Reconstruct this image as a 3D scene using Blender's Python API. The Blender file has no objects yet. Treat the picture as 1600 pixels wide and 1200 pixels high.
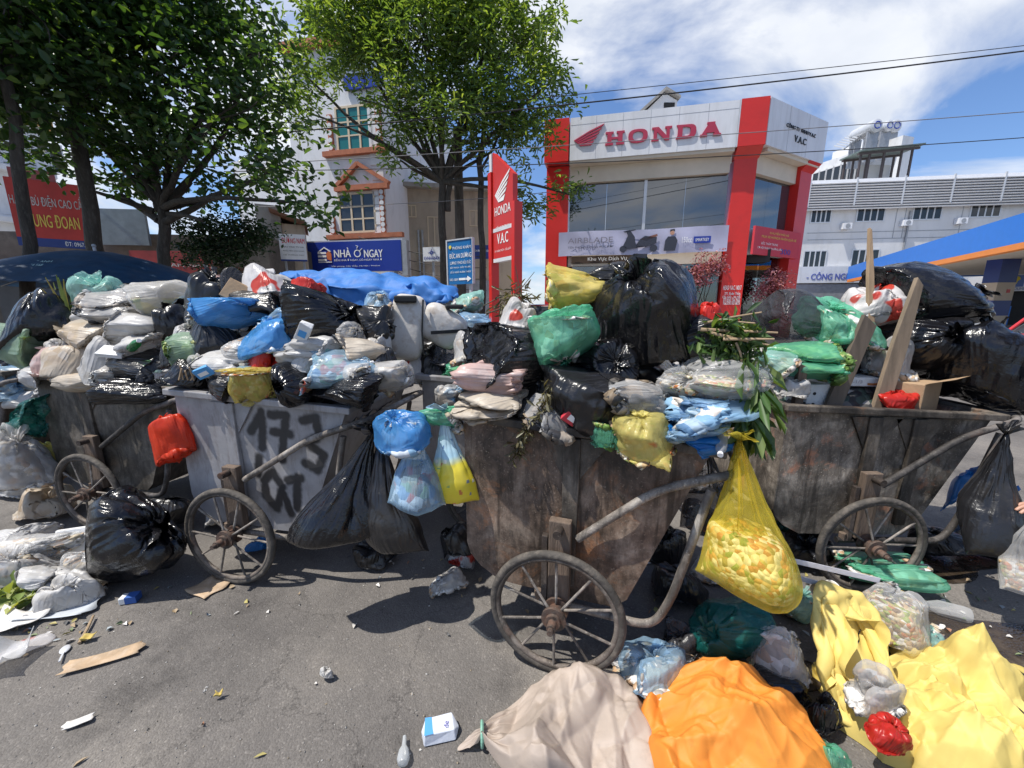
import bpy, math, random
import numpy as np
from mathutils import Matrix, Vector, Euler

SC = bpy.context.scene
COL = SC.collection
RAD = math.radians

# ---------------------------------------------------------------- camera
CAM_H = 1.5
PITCH = RAD(11.3)
cam = bpy.data.cameras.new('camera')
cam.sensor_width = 36.0
cam.lens = 13.5
cam.clip_start = 0.05
cam.clip_end = 600.0
cam_o = bpy.data.objects.new('camera', cam)
COL.objects.link(cam_o)
cam_o.location = (0, 0, CAM_H)
cam_o.rotation_euler = (RAD(90) - PITCH, 0, 0)
SC.camera = cam_o

# ---------------------------------------------------------------- sky and sun
TO_SUN = Vector((-0.46, -0.13, 1.0)).normalized()
SUN_EL = math.asin(TO_SUN.z)
SUN_ROT = math.atan2(TO_SUN.x, TO_SUN.y)
world = bpy.data.worlds.new('World')
SC.world = world
world.use_nodes = True
wn, wl = world.node_tree.nodes, world.node_tree.links
wn.clear()
w_out = wn.new('ShaderNodeOutputWorld')
w_bg = wn.new('ShaderNodeBackground')
w_bg.inputs['Strength'].default_value = 0.085
sky = wn.new('ShaderNodeTexSky')
sky.sky_type = 'NISHITA'
sky.sun_disc = False
sky.sun_elevation = SUN_EL
sky.sun_rotation = SUN_ROT
sky.air_density = 1.0
sky.dust_density = 0.6
sky.ozone_density = 2.0
w_tc = wn.new('ShaderNodeTexCoord')
w_sep = wn.new('ShaderNodeSeparateXYZ')
wl.new(w_tc.outputs['Generated'], w_sep.inputs[0])
w_z = wn.new('ShaderNodeMath'); w_z.operation = 'MAXIMUM'; w_z.inputs[1].default_value = 0.0
wl.new(w_sep.outputs['Z'], w_z.inputs[0])
w_z2 = wn.new('ShaderNodeMath'); w_z2.operation = 'ADD'; w_z2.inputs[1].default_value = 0.28
wl.new(w_z.outputs[0], w_z2.inputs[0])
w_dx = wn.new('ShaderNodeMath'); w_dx.operation = 'DIVIDE'
w_dy = wn.new('ShaderNodeMath'); w_dy.operation = 'DIVIDE'
wl.new(w_sep.outputs['X'], w_dx.inputs[0]); wl.new(w_z2.outputs[0], w_dx.inputs[1])
wl.new(w_sep.outputs['Y'], w_dy.inputs[0]); wl.new(w_z2.outputs[0], w_dy.inputs[1])
w_com = wn.new('ShaderNodeCombineXYZ')
wl.new(w_dx.outputs[0], w_com.inputs[0]); wl.new(w_dy.outputs[0], w_com.inputs[1])
w_com.inputs[2].default_value = 3.3
w_no = wn.new('ShaderNodeTexNoise')
w_no.inputs['Scale'].default_value = 1.35
w_no.inputs['Detail'].default_value = 9.0
w_no.inputs['Roughness'].default_value = 0.56
w_no.inputs['Distortion'].default_value = 0.5
wl.new(w_com.outputs[0], w_no.inputs['Vector'])
w_rp = wn.new('ShaderNodeValToRGB')
w_rp.color_ramp.elements[0].position = 0.46
w_rp.color_ramp.elements[0].color = (0, 0, 0, 1)
w_rp.color_ramp.elements[1].position = 0.60
w_rp.color_ramp.elements[1].color = (1, 1, 1, 1)
wl.new(w_no.outputs['Fac'], w_rp.inputs[0])
w_no2 = wn.new('ShaderNodeTexNoise')
w_no2.inputs['Scale'].default_value = 3.0
w_no2.inputs['Detail'].default_value = 5.0
wl.new(w_com.outputs[0], w_no2.inputs['Vector'])
w_cc = wn.new('ShaderNodeValToRGB')
w_cc.color_ramp.elements[0].position = 0.3
w_cc.color_ramp.elements[0].color = (7.4, 8.0, 9.0, 1)
w_cc.color_ramp.elements[1].position = 0.7
w_cc.color_ramp.elements[1].color = (10.8, 11.0, 11.4, 1)
wl.new(w_no2.outputs['Fac'], w_cc.inputs[0])
w_bl = wn.new('ShaderNodeMixRGB'); w_bl.blend_type = 'MULTIPLY'; w_bl.inputs[0].default_value = 1.0
w_bl.inputs[2].default_value = (1.15, 1.38, 1.72, 1)
wl.new(sky.outputs[0], w_bl.inputs[1])
w_mx = wn.new('ShaderNodeMixRGB')
w_ml = wn.new('ShaderNodeMath'); w_ml.operation = 'MULTIPLY'; w_ml.inputs[1].default_value = 0.92
wl.new(w_rp.outputs[0], w_ml.inputs[0])
wl.new(w_ml.outputs[0], w_mx.inputs[0])
wl.new(w_bl.outputs[0], w_mx.inputs[1])
wl.new(w_cc.outputs[0], w_mx.inputs[2])
wl.new(w_mx.outputs[0], w_bg.inputs['Color'])
wl.new(w_bg.outputs[0], w_out.inputs[0])

sun = bpy.data.lights.new('sun', 'SUN')
sun.energy = 5.0
sun.angle = RAD(0.53)
sun.color = (1.0, 0.955, 0.88)
sun_o = bpy.data.objects.new('sun', sun)
COL.objects.link(sun_o)
sun_o.rotation_euler = TO_SUN.to_track_quat('Z', 'Y').to_euler()
sun_o.location = (-8, -5, 20)

SC.view_settings.view_transform = 'Standard'
SC.view_settings.look = 'None'
SC.view_settings.gamma = 1.0
SC.view_settings.use_curve_mapping = False
SC.view_settings.exposure = 0.22
SC.cycles.use_denoising = True
SC.cycles.max_bounces = 8
SC.cycles.transparent_max_bounces = 16
SC.cycles.caustics_reflective = False
SC.cycles.caustics_refractive = False
SC.cycles.sample_clamp_indirect = 6.0
# ---------------------------------------------------------------- survey helpers
CP, SP = math.cos(PITCH), math.sin(PITCH)
def ray(px, py):
    dx, dv = (px - 800) / 600.0, (600 - py) / 600.0
    return Vector((dx, CP + dv * SP, -SP + dv * CP))
def at(px, py, Y):
    """the point of the place that lies Y metres down the street behind a photo pixel"""
    d = ray(px, py)
    return Vector((0, 0, CAM_H)) + d * (Y / d.y)
def gz(px, py, z=0.0):
    d = ray(px, py)
    return Vector((0, 0, CAM_H)) + d * ((z - CAM_H) / d.z)
def depth(p):
    return p.y * CP + (CAM_H - p.z) * SP

# ---------------------------------------------------------------- object helpers
def tag(o, label=None, cat=None, group=None, kind=None):
    if label: o['label'] = label
    if cat: o['category'] = cat
    if group: o['group'] = group
    if kind: o['kind'] = kind
    return o
def empty(name, loc=(0, 0, 0), rz=0.0):
    o = bpy.data.objects.new(name, None)
    o.empty_display_size = 0.1
    o.location = loc
    o.rotation_euler = (0, 0, rz)
    COL.objects.link(o)
    return o
def link_mesh(name, me, mat=None, parent=None, loc=None, rot=None):
    o = bpy.data.objects.new(name, me)
    COL.objects.link(o)
    if mat is not None and len(me.materials) == 0:
        me.materials.append(mat)
    if parent is not None: o.parent = parent
    if loc is not None: o.location = loc
    if rot is not None: o.rotation_euler = rot
    return o
def mesh_from(name, V, F, smooth=False):
    me = bpy.data.meshes.new(name)
    V = np.asarray(V, dtype=np.float64)
    if isinstance(F, np.ndarray):
        n, k = F.shape
        me.vertices.add(len(V)); me.vertices.foreach_set('co', V.astype(np.float32).ravel())
        me.loops.add(n * k); me.loops.foreach_set('vertex_index', F.astype(np.int32).ravel())
        me.polygons.add(n)
        me.polygons.foreach_set('loop_start', np.arange(0, n * k, k, dtype=np.int32))
        me.update(calc_edges=True)
    else:
        me.from_pydata([tuple(v) for v in V], [], F)
    if smooth:
        me.polygons.foreach_set('use_smooth', np.ones(len(me.polygons), dtype=bool))
    me.update()
    return me

class MB:
    """collects shapes into one mesh"""
    def __init__(s): s.v = []; s.f = []
    def add(s, vs, fs):
        b = len(s.v); s.v += [tuple(v) for v in vs]; s.f += [tuple(i + b for i in f) for f in fs]; return s
    def box(s, x0, x1, y0, y1, z0, z1):
        v = [(x0, y0, z0), (x1, y0, z0), (x1, y1, z0), (x0, y1, z0), (x0, y0, z1), (x1, y0, z1), (x1, y1, z1), (x0, y1, z1)]
        return s.add(v, [(0, 3, 2, 1), (4, 5, 6, 7), (0, 1, 5, 4), (1, 2, 6, 5), (2, 3, 7, 6), (3, 0, 4, 7)])
    def beam(s, a, b, w, h, up=(0, 0, 1)):
        a, b = Vector(a), Vector(b); d = (b - a).normalized()
        x = d.cross(Vector(up))
        if x.length < 1e-4: x = d.cross(Vector((0, 1, 0)))
        x.normalize(); y = x.cross(d)
        v = []
        for p in (a, b):
            for sx, sy in ((-1, -1), (1, -1), (1, 1), (-1, 1)):
                v.append(p + x * (sx * w / 2) + y * (sy * h / 2))
        return s.add(v, [(3, 2, 1, 0), (4, 5, 6, 7), (0, 1, 5, 4), (1, 2, 6, 5), (2, 3, 7, 6), (3, 0, 4, 7)])
    def tube(s, pts, r, n=10, cap=True, close=False):
        pts = [Vector(p) for p in pts]; m = len(pts)
        rs = r if hasattr(r, '__len__') else [r] * m
        V = []; prev = None
        for i, p in enumerate(pts):
            if close: d = pts[(i + 1) % m] - pts[i - 1]
            else: d = pts[min(i + 1, m - 1)] - pts[max(i - 1, 0)]
            d.normalize()
            if prev is None:
                x = d.orthogonal().normalized()
            else:
                x = prev - d * prev.dot(d)
                x = x.normalized() if x.length > 1e-6 else d.orthogonal().normalized()
            prev = x; y = d.cross(x)
            for k in range(n):
                a = 2 * math.pi * k / n
                V.append(p + (x * math.cos(a) + y * math.sin(a)) * rs[i])
        F = []
        for i in range(m if close else m - 1):
            j = (i + 1) % m
            for k in range(n):
                k2 = (k + 1) % n
                F.append((i * n + k, i * n + k2, j * n + k2, j * n + k))
        if cap and not close:
            F.append(tuple(range(n - 1, -1, -1))); F.append(tuple((m - 1) * n + k for k in range(n)))
        return s.add(V, F)
    def cyl(s, a, b, r, n=16, r2=None):
        return s.tube([a, b], [r, r if r2 is None else r2], n)
    def prism(s, poly, y0, y1):
        """polygon in x,z pushed out along y"""
        n = len(poly)
        V = [(p[0], y0, p[1]) for p in poly] + [(p[0], y1, p[1]) for p in poly]
        F = [tuple(range(n)), tuple(range(2 * n - 1, n - 1, -1))]
        for i in range(n):
            j = (i + 1) % n; F.append((i, i + n, j + n, j))
        return s.add(V, F)
    def prism_z(s, poly, z0, z1):
        n = len(poly)
        V = [(p[0], p[1], z0) for p in poly] + [(p[0], p[1], z1) for p in poly]
        F = [tuple(range(n - 1, -1, -1)), tuple(range(n, 2 * n))]
        for i in range(n):
            j = (i + 1) % n; F.append((i, j, j + n, i + n))
        return s.add(V, F)
    def sphere(s, c, r, nu=12, nv=8, sc=(1, 1, 1)):
        V = [(c[0], c[1], c[2] - r * sc[2])]
        for j in range(1, nv):
            t = math.pi * j / nv
            for i in range(nu):
                a = 2 * math.pi * i / nu
                V.append((c[0] + r * sc[0] * math.sin(t) * math.cos(a), c[1] + r * sc[1] * math.sin(t) * math.sin(a), c[2] - r * sc[2] * math.cos(t)))
        V.append((c[0], c[1], c[2] + r * sc[2])); L = len(V) - 1
        F = []
        for i in range(nu):
            k = (i + 1) % nu
            F.append((0, 1 + k, 1 + i)); F.append((L, L - nu + i, L - nu + k))
            for j in range(nv - 2):
                F.append((1 + j * nu + i, 1 + j * nu + k, 1 + (j + 1) * nu + k, 1 + (j + 1) * nu + i))
        return s.add(V, F)
    def torus(s, c, R, r, axis='y', n=48, m=10):
        pts = []
        for i in range(n):
            a = 2 * math.pi * i / n
            if axis == 'y': pts.append((c[0] + R * math.cos(a), c[1], c[2] + R * math.sin(a)))
            else: pts.append((c[0] + R * math.cos(a), c[1] + R * math.sin(a), c[2]))
        return s.tube(pts, r, m, close=True)
    def build(s, name, mat, parent=None, loc=None, rot=None, smooth=False, bevel=0.0, auto=None):
        me = bpy.data.meshes.new(name)
        me.from_pydata(s.v, [], s.f)
        if smooth:
            me.polygons.foreach_set('use_smooth', np.ones(len(me.polygons), dtype=bool))
            if auto is None: auto = 35
            try: me.set_sharp_from_angle(angle=RAD(auto))
            except Exception: pass
        me.update()
        o = link_mesh(name, me, mat, parent, loc, rot)
        if bevel:
            b = o.modifiers.new('bevel', 'BEVEL'); b.width = bevel; b.segments = 2; b.limit_method = 'ANGLE'
        return o

def bend(pts, r=0.05, n=5):
    """round the inner corners of a polyline"""
    pts = [Vector(p) for p in pts]; out = [pts[0]]
    for i in range(1, len(pts) - 1):
        a, b, c = pts[i - 1], pts[i], pts[i + 1]
        rr = min(r, (a - b).length * 0.45, (c - b).length * 0.45)
        p0 = b + (a - b).normalized() * rr; p1 = b + (c - b).normalized() * rr
        for k in range(n + 1):
            t = k / n
            out.append(p0 * (1 - t) ** 2 + b * 2 * t * (1 - t) + p1 * t * t)
    out.append(pts[-1]); return out

# ---------------------------------------------------------------- materials
def nt(name):
    m = bpy.data.materials.new(name); m.use_nodes = True
    n = m.node_tree.nodes; l = m.node_tree.links
    return m, n, l, n['Principled BSDF'], n['Material Output']
def node(n, t, **kw):
    x = n.new(t)
    for k, v in kw.items():
        if k in x.inputs: x.inputs[k].default_value = v
        else: setattr(x, k, v)
    return x
def ramp(n, stops):
    r = n.new('ShaderNodeValToRGB'); e = r.color_ramp.elements
    while len(e) < len(stops): e.new(0.5)
    for i, (p, c) in enumerate(stops):
        e[i].position = p
        e[i].color = (c[0], c[1], c[2], 1) if hasattr(c, '__len__') else (c, c, c, 1)
    return r
def c4(c): return (c[0], c[1], c[2], 1.0)
MATS = {}
def paint(name, col, rough=0.6, var=0.25, scale=3.0, bump=0.15, bscale=60.0, metal=0.0, dirt=None, dirt_amt=0.4, spec=0.5, stretch=None, coat=0.0):
    """plain painted, plastered or plastic surface with uneven tone, stains and fine relief"""
    if name in MATS: return MATS[name]
    m, n, l, b, out = nt(name)
    tc = node(n, 'ShaderNodeTexCoord'); mp = node(n, 'ShaderNodeMapping')
    l.new(tc.outputs['Object'], mp.inputs[0])
    if stretch: mp.inputs['Scale'].default_value = stretch
    no = node(n, 'ShaderNodeTexNoise', Scale=scale, Detail=6.0, Roughness=0.6)
    l.new(mp.outputs[0], no.inputs['Vector'])
    rp = ramp(n, [(0.3, [c * (1 - var) for c in col]), (0.7, [min(1, c * (1 + var * 0.5)) for c in col])])
    l.new(no.outputs['Fac'], rp.inputs[0]); cur = rp.outputs[0]
    if dirt:
        n2 = node(n, 'ShaderNodeTexNoise', Scale=scale * 2.7, Detail=8.0, Roughness=0.68)
        l.new(mp.outputs[0], n2.inputs['Vector'])
        r2 = ramp(n, [(0.5, 0.0), (0.72, dirt_amt)])
        l.new(n2.outputs['Fac'], r2.inputs[0])
        mx = node(n, 'ShaderNodeMixRGB'); mx.inputs[2].default_value = c4(dirt)
        l.new(r2.outputs[0], mx.inputs[0]); l.new(cur, mx.inputs[1]); cur = mx.outputs[0]
    l.new(cur, b.inputs['Base Color'])
    b.inputs['Roughness'].default_value = rough; b.inputs['Metallic'].default_value = metal
    b.inputs['Specular IOR Level'].default_value = spec
    if coat: b.inputs['Coat Weight'].default_value = coat
    if bump:
        n3 = node(n, 'ShaderNodeTexNoise', Scale=bscale, Detail=3.0)
        l.new(mp.outputs[0], n3.inputs['Vector'])
        bp = node(n, 'ShaderNodeBump', Strength=bump, Distance=0.01)
        l.new(n3.outputs['Fac'], bp.inputs['Height']); l.new(bp.outputs[0], b.inputs['Normal'])
    MATS[name] = m
    return m

def rusty(name, c_dark, c_mid, c_light, c_rust, rust=0.55, seed=0.0):
    """old sheet steel: grime streaks, rust blooms, scratches"""
    if name in MATS: return MATS[name]
    m, n, l, b, out = nt(name)
    tc = node(n, 'ShaderNodeTexCoord'); mp = node(n, 'ShaderNodeMapping'); mp.inputs['Location'].default_value = (seed, seed * 2, seed)
    l.new(tc.outputs['Object'], mp.inputs[0])
    ms = node(n, 'ShaderNodeMapping'); ms.inputs['Scale'].default_value = (1.0, 1.0, 0.28); l.new(mp.outputs[0], ms.inputs[0])
    a = node(n, 'ShaderNodeTexNoise', Scale=5.0, Detail=9.0, Roughness=0.7, Distortion=0.4); l.new(mp.outputs[0], a.inputs['Vector'])
    r = ramp(n, [(0.34, c_dark), (0.5, c_mid), (0.66, c_light)]); l.new(a.outputs['Fac'], r.inputs[0])
    s = node(n, 'ShaderNodeTexNoise', Scale=26.0, Detail=7.0, Roughness=0.7); l.new(ms.outputs[0], s.inputs['Vector'])
    sr = ramp(n, [(0.44, 0.0), (0.68, 0.75)]); l.new(s.outputs['Fac'], sr.inputs[0])
    m1 = node(n, 'ShaderNodeMixRGB'); m1.inputs[2].default_value = c4([c * 0.45 for c in c_dark])
    l.new(sr.outputs[0], m1.inputs[0]); l.new(r.outputs[0], m1.inputs[1])
    u = node(n, 'ShaderNodeTexNoise', Scale=3.4, Detail=10.0, Roughness=0.72, Distortion=0.8)
    mu = node(n, 'ShaderNodeMapping'); mu.inputs['Location'].default_value = (7.3 + seed, 2.1, 4.4); l.new(tc.outputs['Object'], mu.inputs[0]); l.new(mu.outputs[0], u.inputs['Vector'])
    ur = ramp(n, [(rust, 0.0), (rust + 0.12, 0.85)]); l.new(u.outputs['Fac'], ur.inputs[0])
    m2 = node(n, 'ShaderNodeMixRGB'); m2.inputs[2].default_value = c4(c_rust)
    l.new(ur.outputs[0], m2.inputs[0]); l.new(m1.outputs[0], m2.inputs[1])
    v = node(n, 'ShaderNodeTexVoronoi', Scale=55.0, feature='DISTANCE_TO_EDGE'); l.new(mp.outputs[0], v.inputs['Vector'])
    sp = node(n, 'ShaderNodeTexNoise', Scale=120.0, Detail=2.0); l.new(mp.outputs[0], sp.inputs['Vector'])
    spr = ramp(n, [(0.62, 0.0), (0.72, 0.6)]); l.new(sp.outputs['Fac'], spr.inputs[0])
    m3 = node(n, 'ShaderNodeMixRGB'); m3.inputs[2].default_value = c4(c_light)
    l.new(spr.outputs[0], m3.inputs[0]); l.new(m2.outputs[0], m3.inputs[1])
    # broad patches of grime and bare metal, drips with their own outline
    bg = node(n, 'ShaderNodeTexNoise', Scale=2.1, Detail=5.0, Roughness=0.6, Distortion=0.6); l.new(mu.outputs[0], bg.inputs['Vector'])
    bgr = ramp(n, [(0.36, 0.38), (0.5, 0.95), (0.64, 1.5)]); l.new(bg.outputs['Fac'], bgr.inputs[0])
    m4 = node(n, 'ShaderNodeMixRGB', blend_type='MULTIPLY'); m4.inputs[0].default_value = 1.0; l.new(m3.outputs[0], m4.inputs[1]); l.new(bgr.outputs[0], m4.inputs[2])
    md = node(n, 'ShaderNodeMapping'); md.inputs['Scale'].default_value = (1, 1, .07); l.new(mu.outputs[0], md.inputs[0])
    dp = node(n, 'ShaderNodeTexNoise', Scale=17.0, Detail=4.0, Roughness=0.6); l.new(md.outputs[0], dp.inputs['Vector'])
    dpr = ramp(n, [(0.58, 0.0), (0.66, 0.7)]); l.new(dp.outputs['Fac'], dpr.inputs[0])
    m5 = node(n, 'ShaderNodeMixRGB'); m5.inputs[2].default_value = c4([c * .5 for c in c_dark]); l.new(dpr.outputs[0], m5.inputs[0]); l.new(m4.outputs[0], m5.inputs[1])
    l.new(m5.outputs[0], b.inputs['Base Color'])
    b.inputs['Metallic'].default_value = 0.15
    rr = ramp(n, [(0.3, 0.5), (0.7, 0.85)]); l.new(a.outputs['Fac'], rr.inputs[0]); l.new(rr.outputs[0], b.inputs['Roughness'])
    bp = node(n, 'ShaderNodeBump', Strength=0.5, Distance=0.006); l.new(s.outputs['Fac'], bp.inputs['Height'])
    bp2 = node(n, 'ShaderNodeBump', Strength=0.35, Distance=0.03); l.new(a.outputs['Fac'], bp2.inputs['Height']); l.new(bp.outputs[0], bp2.inputs['Normal'])
    l.new(bp2.outputs[0], b.inputs['Normal'])
    MATS[name] = m
    return m

def plastic(name, col, alpha=1.0, rough=0.3, mottle=None, trans=0.25, wrinkle=1.0, scale=11.0, spec=0.5, print_col=None, dust=0.12):
    """thin bag film: creased, glossy; alpha below 1 lets what is inside show"""
    if name in MATS: return MATS[name]
    m, n, l, b, out = nt(name)
    tc = node(n, 'ShaderNodeTexCoord')
    oi = node(n, 'ShaderNodeObjectInfo')
    ad = node(n, 'ShaderNodeVectorMath', operation='ADD')
    sc = node(n, 'ShaderNodeVectorMath', operation='SCALE'); sc.inputs['Scale'].default_value = 9.0
    cx = node(n, 'ShaderNodeCombineXYZ'); l.new(oi.outputs['Random'], cx.inputs[0]); l.new(oi.outputs['Random'], cx.inputs[1])
    l.new(cx.outputs[0], sc.inputs[0])
    l.new(tc.outputs['Object'], ad.inputs[0]); l.new(sc.outputs[0], ad.inputs[1])
    no = node(n, 'ShaderNodeTexNoise', Scale=6.0, Detail=4.0, Roughness=0.6); l.new(ad.outputs[0], no.inputs['Vector'])
    rp = ramp(n, [(0.3, [c * 0.72 for c in col]), (0.7, [min(1, c * 1.15) for c in col])]); l.new(no.outputs['Fac'], rp.inputs[0]); cur = rp.outputs[0]
    if mottle:
        vo = node(n, 'ShaderNodeTexVoronoi', Scale=22.0); l.new(ad.outputs[0], vo.inputs['Vector'])
        sp = node(n, 'ShaderNodeSeparateColor'); l.new(vo.outputs['Color'], sp.inputs[0])
        st = [((i + 0.5) / len(mottle), c) for i, c in enumerate(mottle)]
        vr = ramp(n, st); l.new(sp.outputs[0], vr.inputs[0])
        fa = node(n, 'ShaderNodeTexNoise', Scale=5.0, Detail=3.0); l.new(ad.outputs[0], fa.inputs['Vector'])
        fr = ramp(n, [(0.42, 0.0), (0.62, 0.6)]); l.new(fa.outputs['Fac'], fr.inputs[0])
        mx = node(n, 'ShaderNodeMixRGB'); l.new(fr.outputs[0], mx.inputs[0]); l.new(cur, mx.inputs[1]); l.new(vr.outputs[0], mx.inputs[2]); cur = mx.outputs[0]
    if print_col:
        pn = node(n, 'ShaderNodeTexNoise', Scale=7.5, Detail=1.0); l.new(ad.outputs[0], pn.inputs['Vector'])
        pr = ramp(n, [(0.60, 0.0), (0.63, 1.0)]); l.new(pn.outputs['Fac'], pr.inputs[0])
        mx = node(n, 'ShaderNodeMixRGB'); mx.inputs[2].default_value = c4(print_col)
        l.new(pr.outputs[0], mx.inputs[0]); l.new(cur, mx.inputs[1]); cur = mx.outputs[0]
    if dust:
        dn = node(n, 'ShaderNodeTexNoise', Scale=3.5, Detail=8.0, Roughness=0.7); l.new(ad.outputs[0], dn.inputs['Vector'])
        dr = ramp(n, [(0.5, 0.0), (0.75, dust)]); l.new(dn.outputs['Fac'], dr.inputs[0])
        mx = node(n, 'ShaderNodeMixRGB'); mx.inputs[2].default_value = (0.28, 0.24, 0.19, 1)
        l.new(dr.outputs[0], mx.inputs[0]); l.new(cur, mx.inputs[1]); cur = mx.outputs[0]
    l.new(cur, b.inputs['Base Color'])
    b.inputs['Roughness'].default_value = rough
    b.inputs['Specular IOR Level'].default_value = spec
    r1 = node(n, 'ShaderNodeTexNoise', noise_type='RIDGED_MULTIFRACTAL', Scale=scale, Detail=3.0, Roughness=0.55)
    l.new(ad.outputs[0], r1.inputs['Vector'])
    r2 = node(n, 'ShaderNodeTexNoise', Scale=scale * 3.2, Detail=3.0, Roughness=0.6, Distortion=1.2); l.new(ad.outputs[0], r2.inputs['Vector'])
    # stretch creases that run from the knot down the film
    fa_ = node(n, 'ShaderNodeAttribute', attribute_name='film')
    r3 = node(n, 'ShaderNodeTexNoise', noise_type='RIDGED_MULTIFRACTAL', Scale=3.2, Detail=4.0, Roughness=0.6); l.new(fa_.outputs['Vector'], r3.inputs['Vector'])
    b1 = node(n, 'ShaderNodeBump', Strength=0.34 * wrinkle, Distance=0.016); l.new(r1.outputs['Fac'], b1.inputs['Height'])
    b3 = node(n, 'ShaderNodeBump', Strength=0.55 * wrinkle, Distance=0.016); l.new(r3.outputs['Fac'], b3.inputs['Height']); l.new(b1.outputs[0], b3.inputs['Normal'])
    b2 = node(n, 'ShaderNodeBump', Strength=0.22 * wrinkle, Distance=0.008); l.new(r2.outputs['Fac'], b2.inputs['Height']); l.new(b3.outputs[0], b2.inputs['Normal'])
    l.new(b2.outputs[0], b.inputs['Normal'])
    sh = b.outputs[0]
    if trans > 0:
        tr = node(n, 'ShaderNodeBsdfTranslucent'); l.new(cur, tr.inputs[0]); l.new(b2.outputs[0], tr.inputs['Normal'])
        ms = node(n, 'ShaderNodeMixShader'); ms.inputs[0].default_value = trans; l.new(sh, ms.inputs[1]); l.new(tr.outputs[0], ms.inputs[2]); sh = ms.outputs[0]
    if alpha < 1:
        tp = node(n, 'ShaderNodeBsdfTransparent'); tp.inputs[0].default_value = c4([0.62 + 0.38 * c / max(col) for c in col])
        # film looks denser where it is seen at a slant or gathered
        fz = node(n, 'ShaderNodeLayerWeight'); fz.inputs[0].default_value = 0.35; l.new(b2.outputs[0], fz.inputs['Normal'])
        ma = node(n, 'ShaderNodeMath', operation='MULTIPLY_ADD'); ma.inputs[1].default_value = 0.55 * (1 - alpha); ma.inputs[2].default_value = alpha
        l.new(fz.outputs['Facing'], ma.inputs[0]); ma.use_clamp = True
        ms = node(n, 'ShaderNodeMixShader'); l.new(ma.outputs[0], ms.inputs[0]); l.new(tp.outputs[0], ms.inputs[1]); l.new(sh, ms.inputs[2]); sh = ms.outputs[0]
    l.new(sh, out.inputs[0])
    MATS[name] = m
    return m

def scraps(name, palette, scale=24.0):
    """mixed refuse: many small pieces of different colours"""
    if name in MATS: return MATS[name]
    m, n, l, b, out = nt(name)
    tc = node(n, 'ShaderNodeTexCoord')
    wd = node(n, 'ShaderNodeTexNoise', Scale=14.0, Detail=2.0); l.new(tc.outputs['Object'], wd.inputs['Vector'])
    av = node(n, 'ShaderNodeVectorMath', operation='MULTIPLY_ADD'); av.inputs[1].default_value = (0.035, 0.035, 0.035)
    l.new(wd.outputs['Color'], av.inputs[0]); l.new(tc.outputs['Object'], av.inputs[2])
    v = node(n, 'ShaderNodeTexVoronoi', Scale=scale); l.new(av.outputs[0], v.inputs['Vector'])
    s = node(n, 'ShaderNodeSeparateColor'); l.new(v.outputs['Color'], s.inputs[0])
    r = ramp(n, [((i + 0.02) / len(palette), c) for i, c in enumerate(palette)]); r.color_ramp.interpolation = 'CONSTANT'; l.new(s.outputs[0], r.inputs[0])
    l.new(r.outputs[0], b.inputs['Base Color']); b.inputs['Roughness'].default_value = 0.6
    bp = node(n, 'ShaderNodeBump', Strength=0.55, Distance=0.02); bp.invert = True; l.new(v.outputs['Distance'], bp.inputs['Height']); l.new(bp.outputs[0], b.inputs['Normal'])
    MATS[name] = m
    return m

def leafmat(name, c1, c2, c3, trans=0.35, rough=0.45):
    m, n, l, b, out = nt(name)
    at_ = node(n, 'ShaderNodeAttribute', attribute_name='rnd')
    r = ramp(n, [(0.0, c1), (0.6, c2), (1.0, c3)]); l.new(at_.outputs['Fac'], r.inputs[0])
    l.new(r.outputs[0], b.inputs['Base Color']); b.inputs['Roughness'].default_value = rough
    t = node(n, 'ShaderNodeBsdfTranslucent')
    mu = node(n, 'ShaderNodeMixRGB', blend_type='MULTIPLY'); mu.inputs[0].default_value = 1; mu.inputs[2].default_value = (2.2, 2.0, 0.6, 1)
    l.new(r.outputs[0], mu.inputs[1]); l.new(mu.outputs[0], t.inputs[0])
    ms = node(n, 'ShaderNodeMixShader'); ms.inputs[0].default_value = trans
    l.new(b.outputs[0], ms.inputs[1]); l.new(t.outputs[0], ms.inputs[2]); l.new(ms.outputs[0], out.inputs[0])
    return m

def glass(name, col, rough=0.03, spec=0.55, bump=0.0):
    if name in MATS: return MATS[name]
    m, n, l, b, out = nt(name)
    b.inputs['Base Color'].default_value = c4(col); b.inputs['Roughness'].default_value = rough
    b.inputs['Specular IOR Level'].default_value = spec; b.inputs['IOR'].default_value = 1.5
    MATS[name] = m
    return m
def clear_pane(name, tint=(0.75, 0.8, 0.82), refl=0.06):
    if name in MATS: return MATS[name]
    m, n, l, b, out = nt(name)
    tp = node(n, 'ShaderNodeBsdfTransparent'); tp.inputs[0].default_value = c4(tint)
    gl = node(n, 'ShaderNodeBsdfGlossy'); gl.inputs['Roughness'].default_value = 0.02; gl.inputs[0].default_value = (1, 1, 1, 1)
    ms = node(n, 'ShaderNodeMixShader'); fz = node(n, 'ShaderNodeFresnel'); fz.inputs[0].default_value = 1.5
    ma = node(n, 'ShaderNodeMath', operation='ADD'); ma.inputs[1].default_value = refl; l.new(fz.outputs[0], ma.inputs[0]); ma.use_clamp = True
    l.new(ma.outputs[0], ms.inputs[0]); l.new(tp.outputs[0], ms.inputs[1]); l.new(gl.outputs[0], ms.inputs[2]); l.new(ms.outputs[0], out.inputs[0])
    MATS[name] = m
    return m
def flat(name, col, rough=0.6):
    return paint(name, col, rough=rough, var=0.06, bump=0.0)

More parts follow.
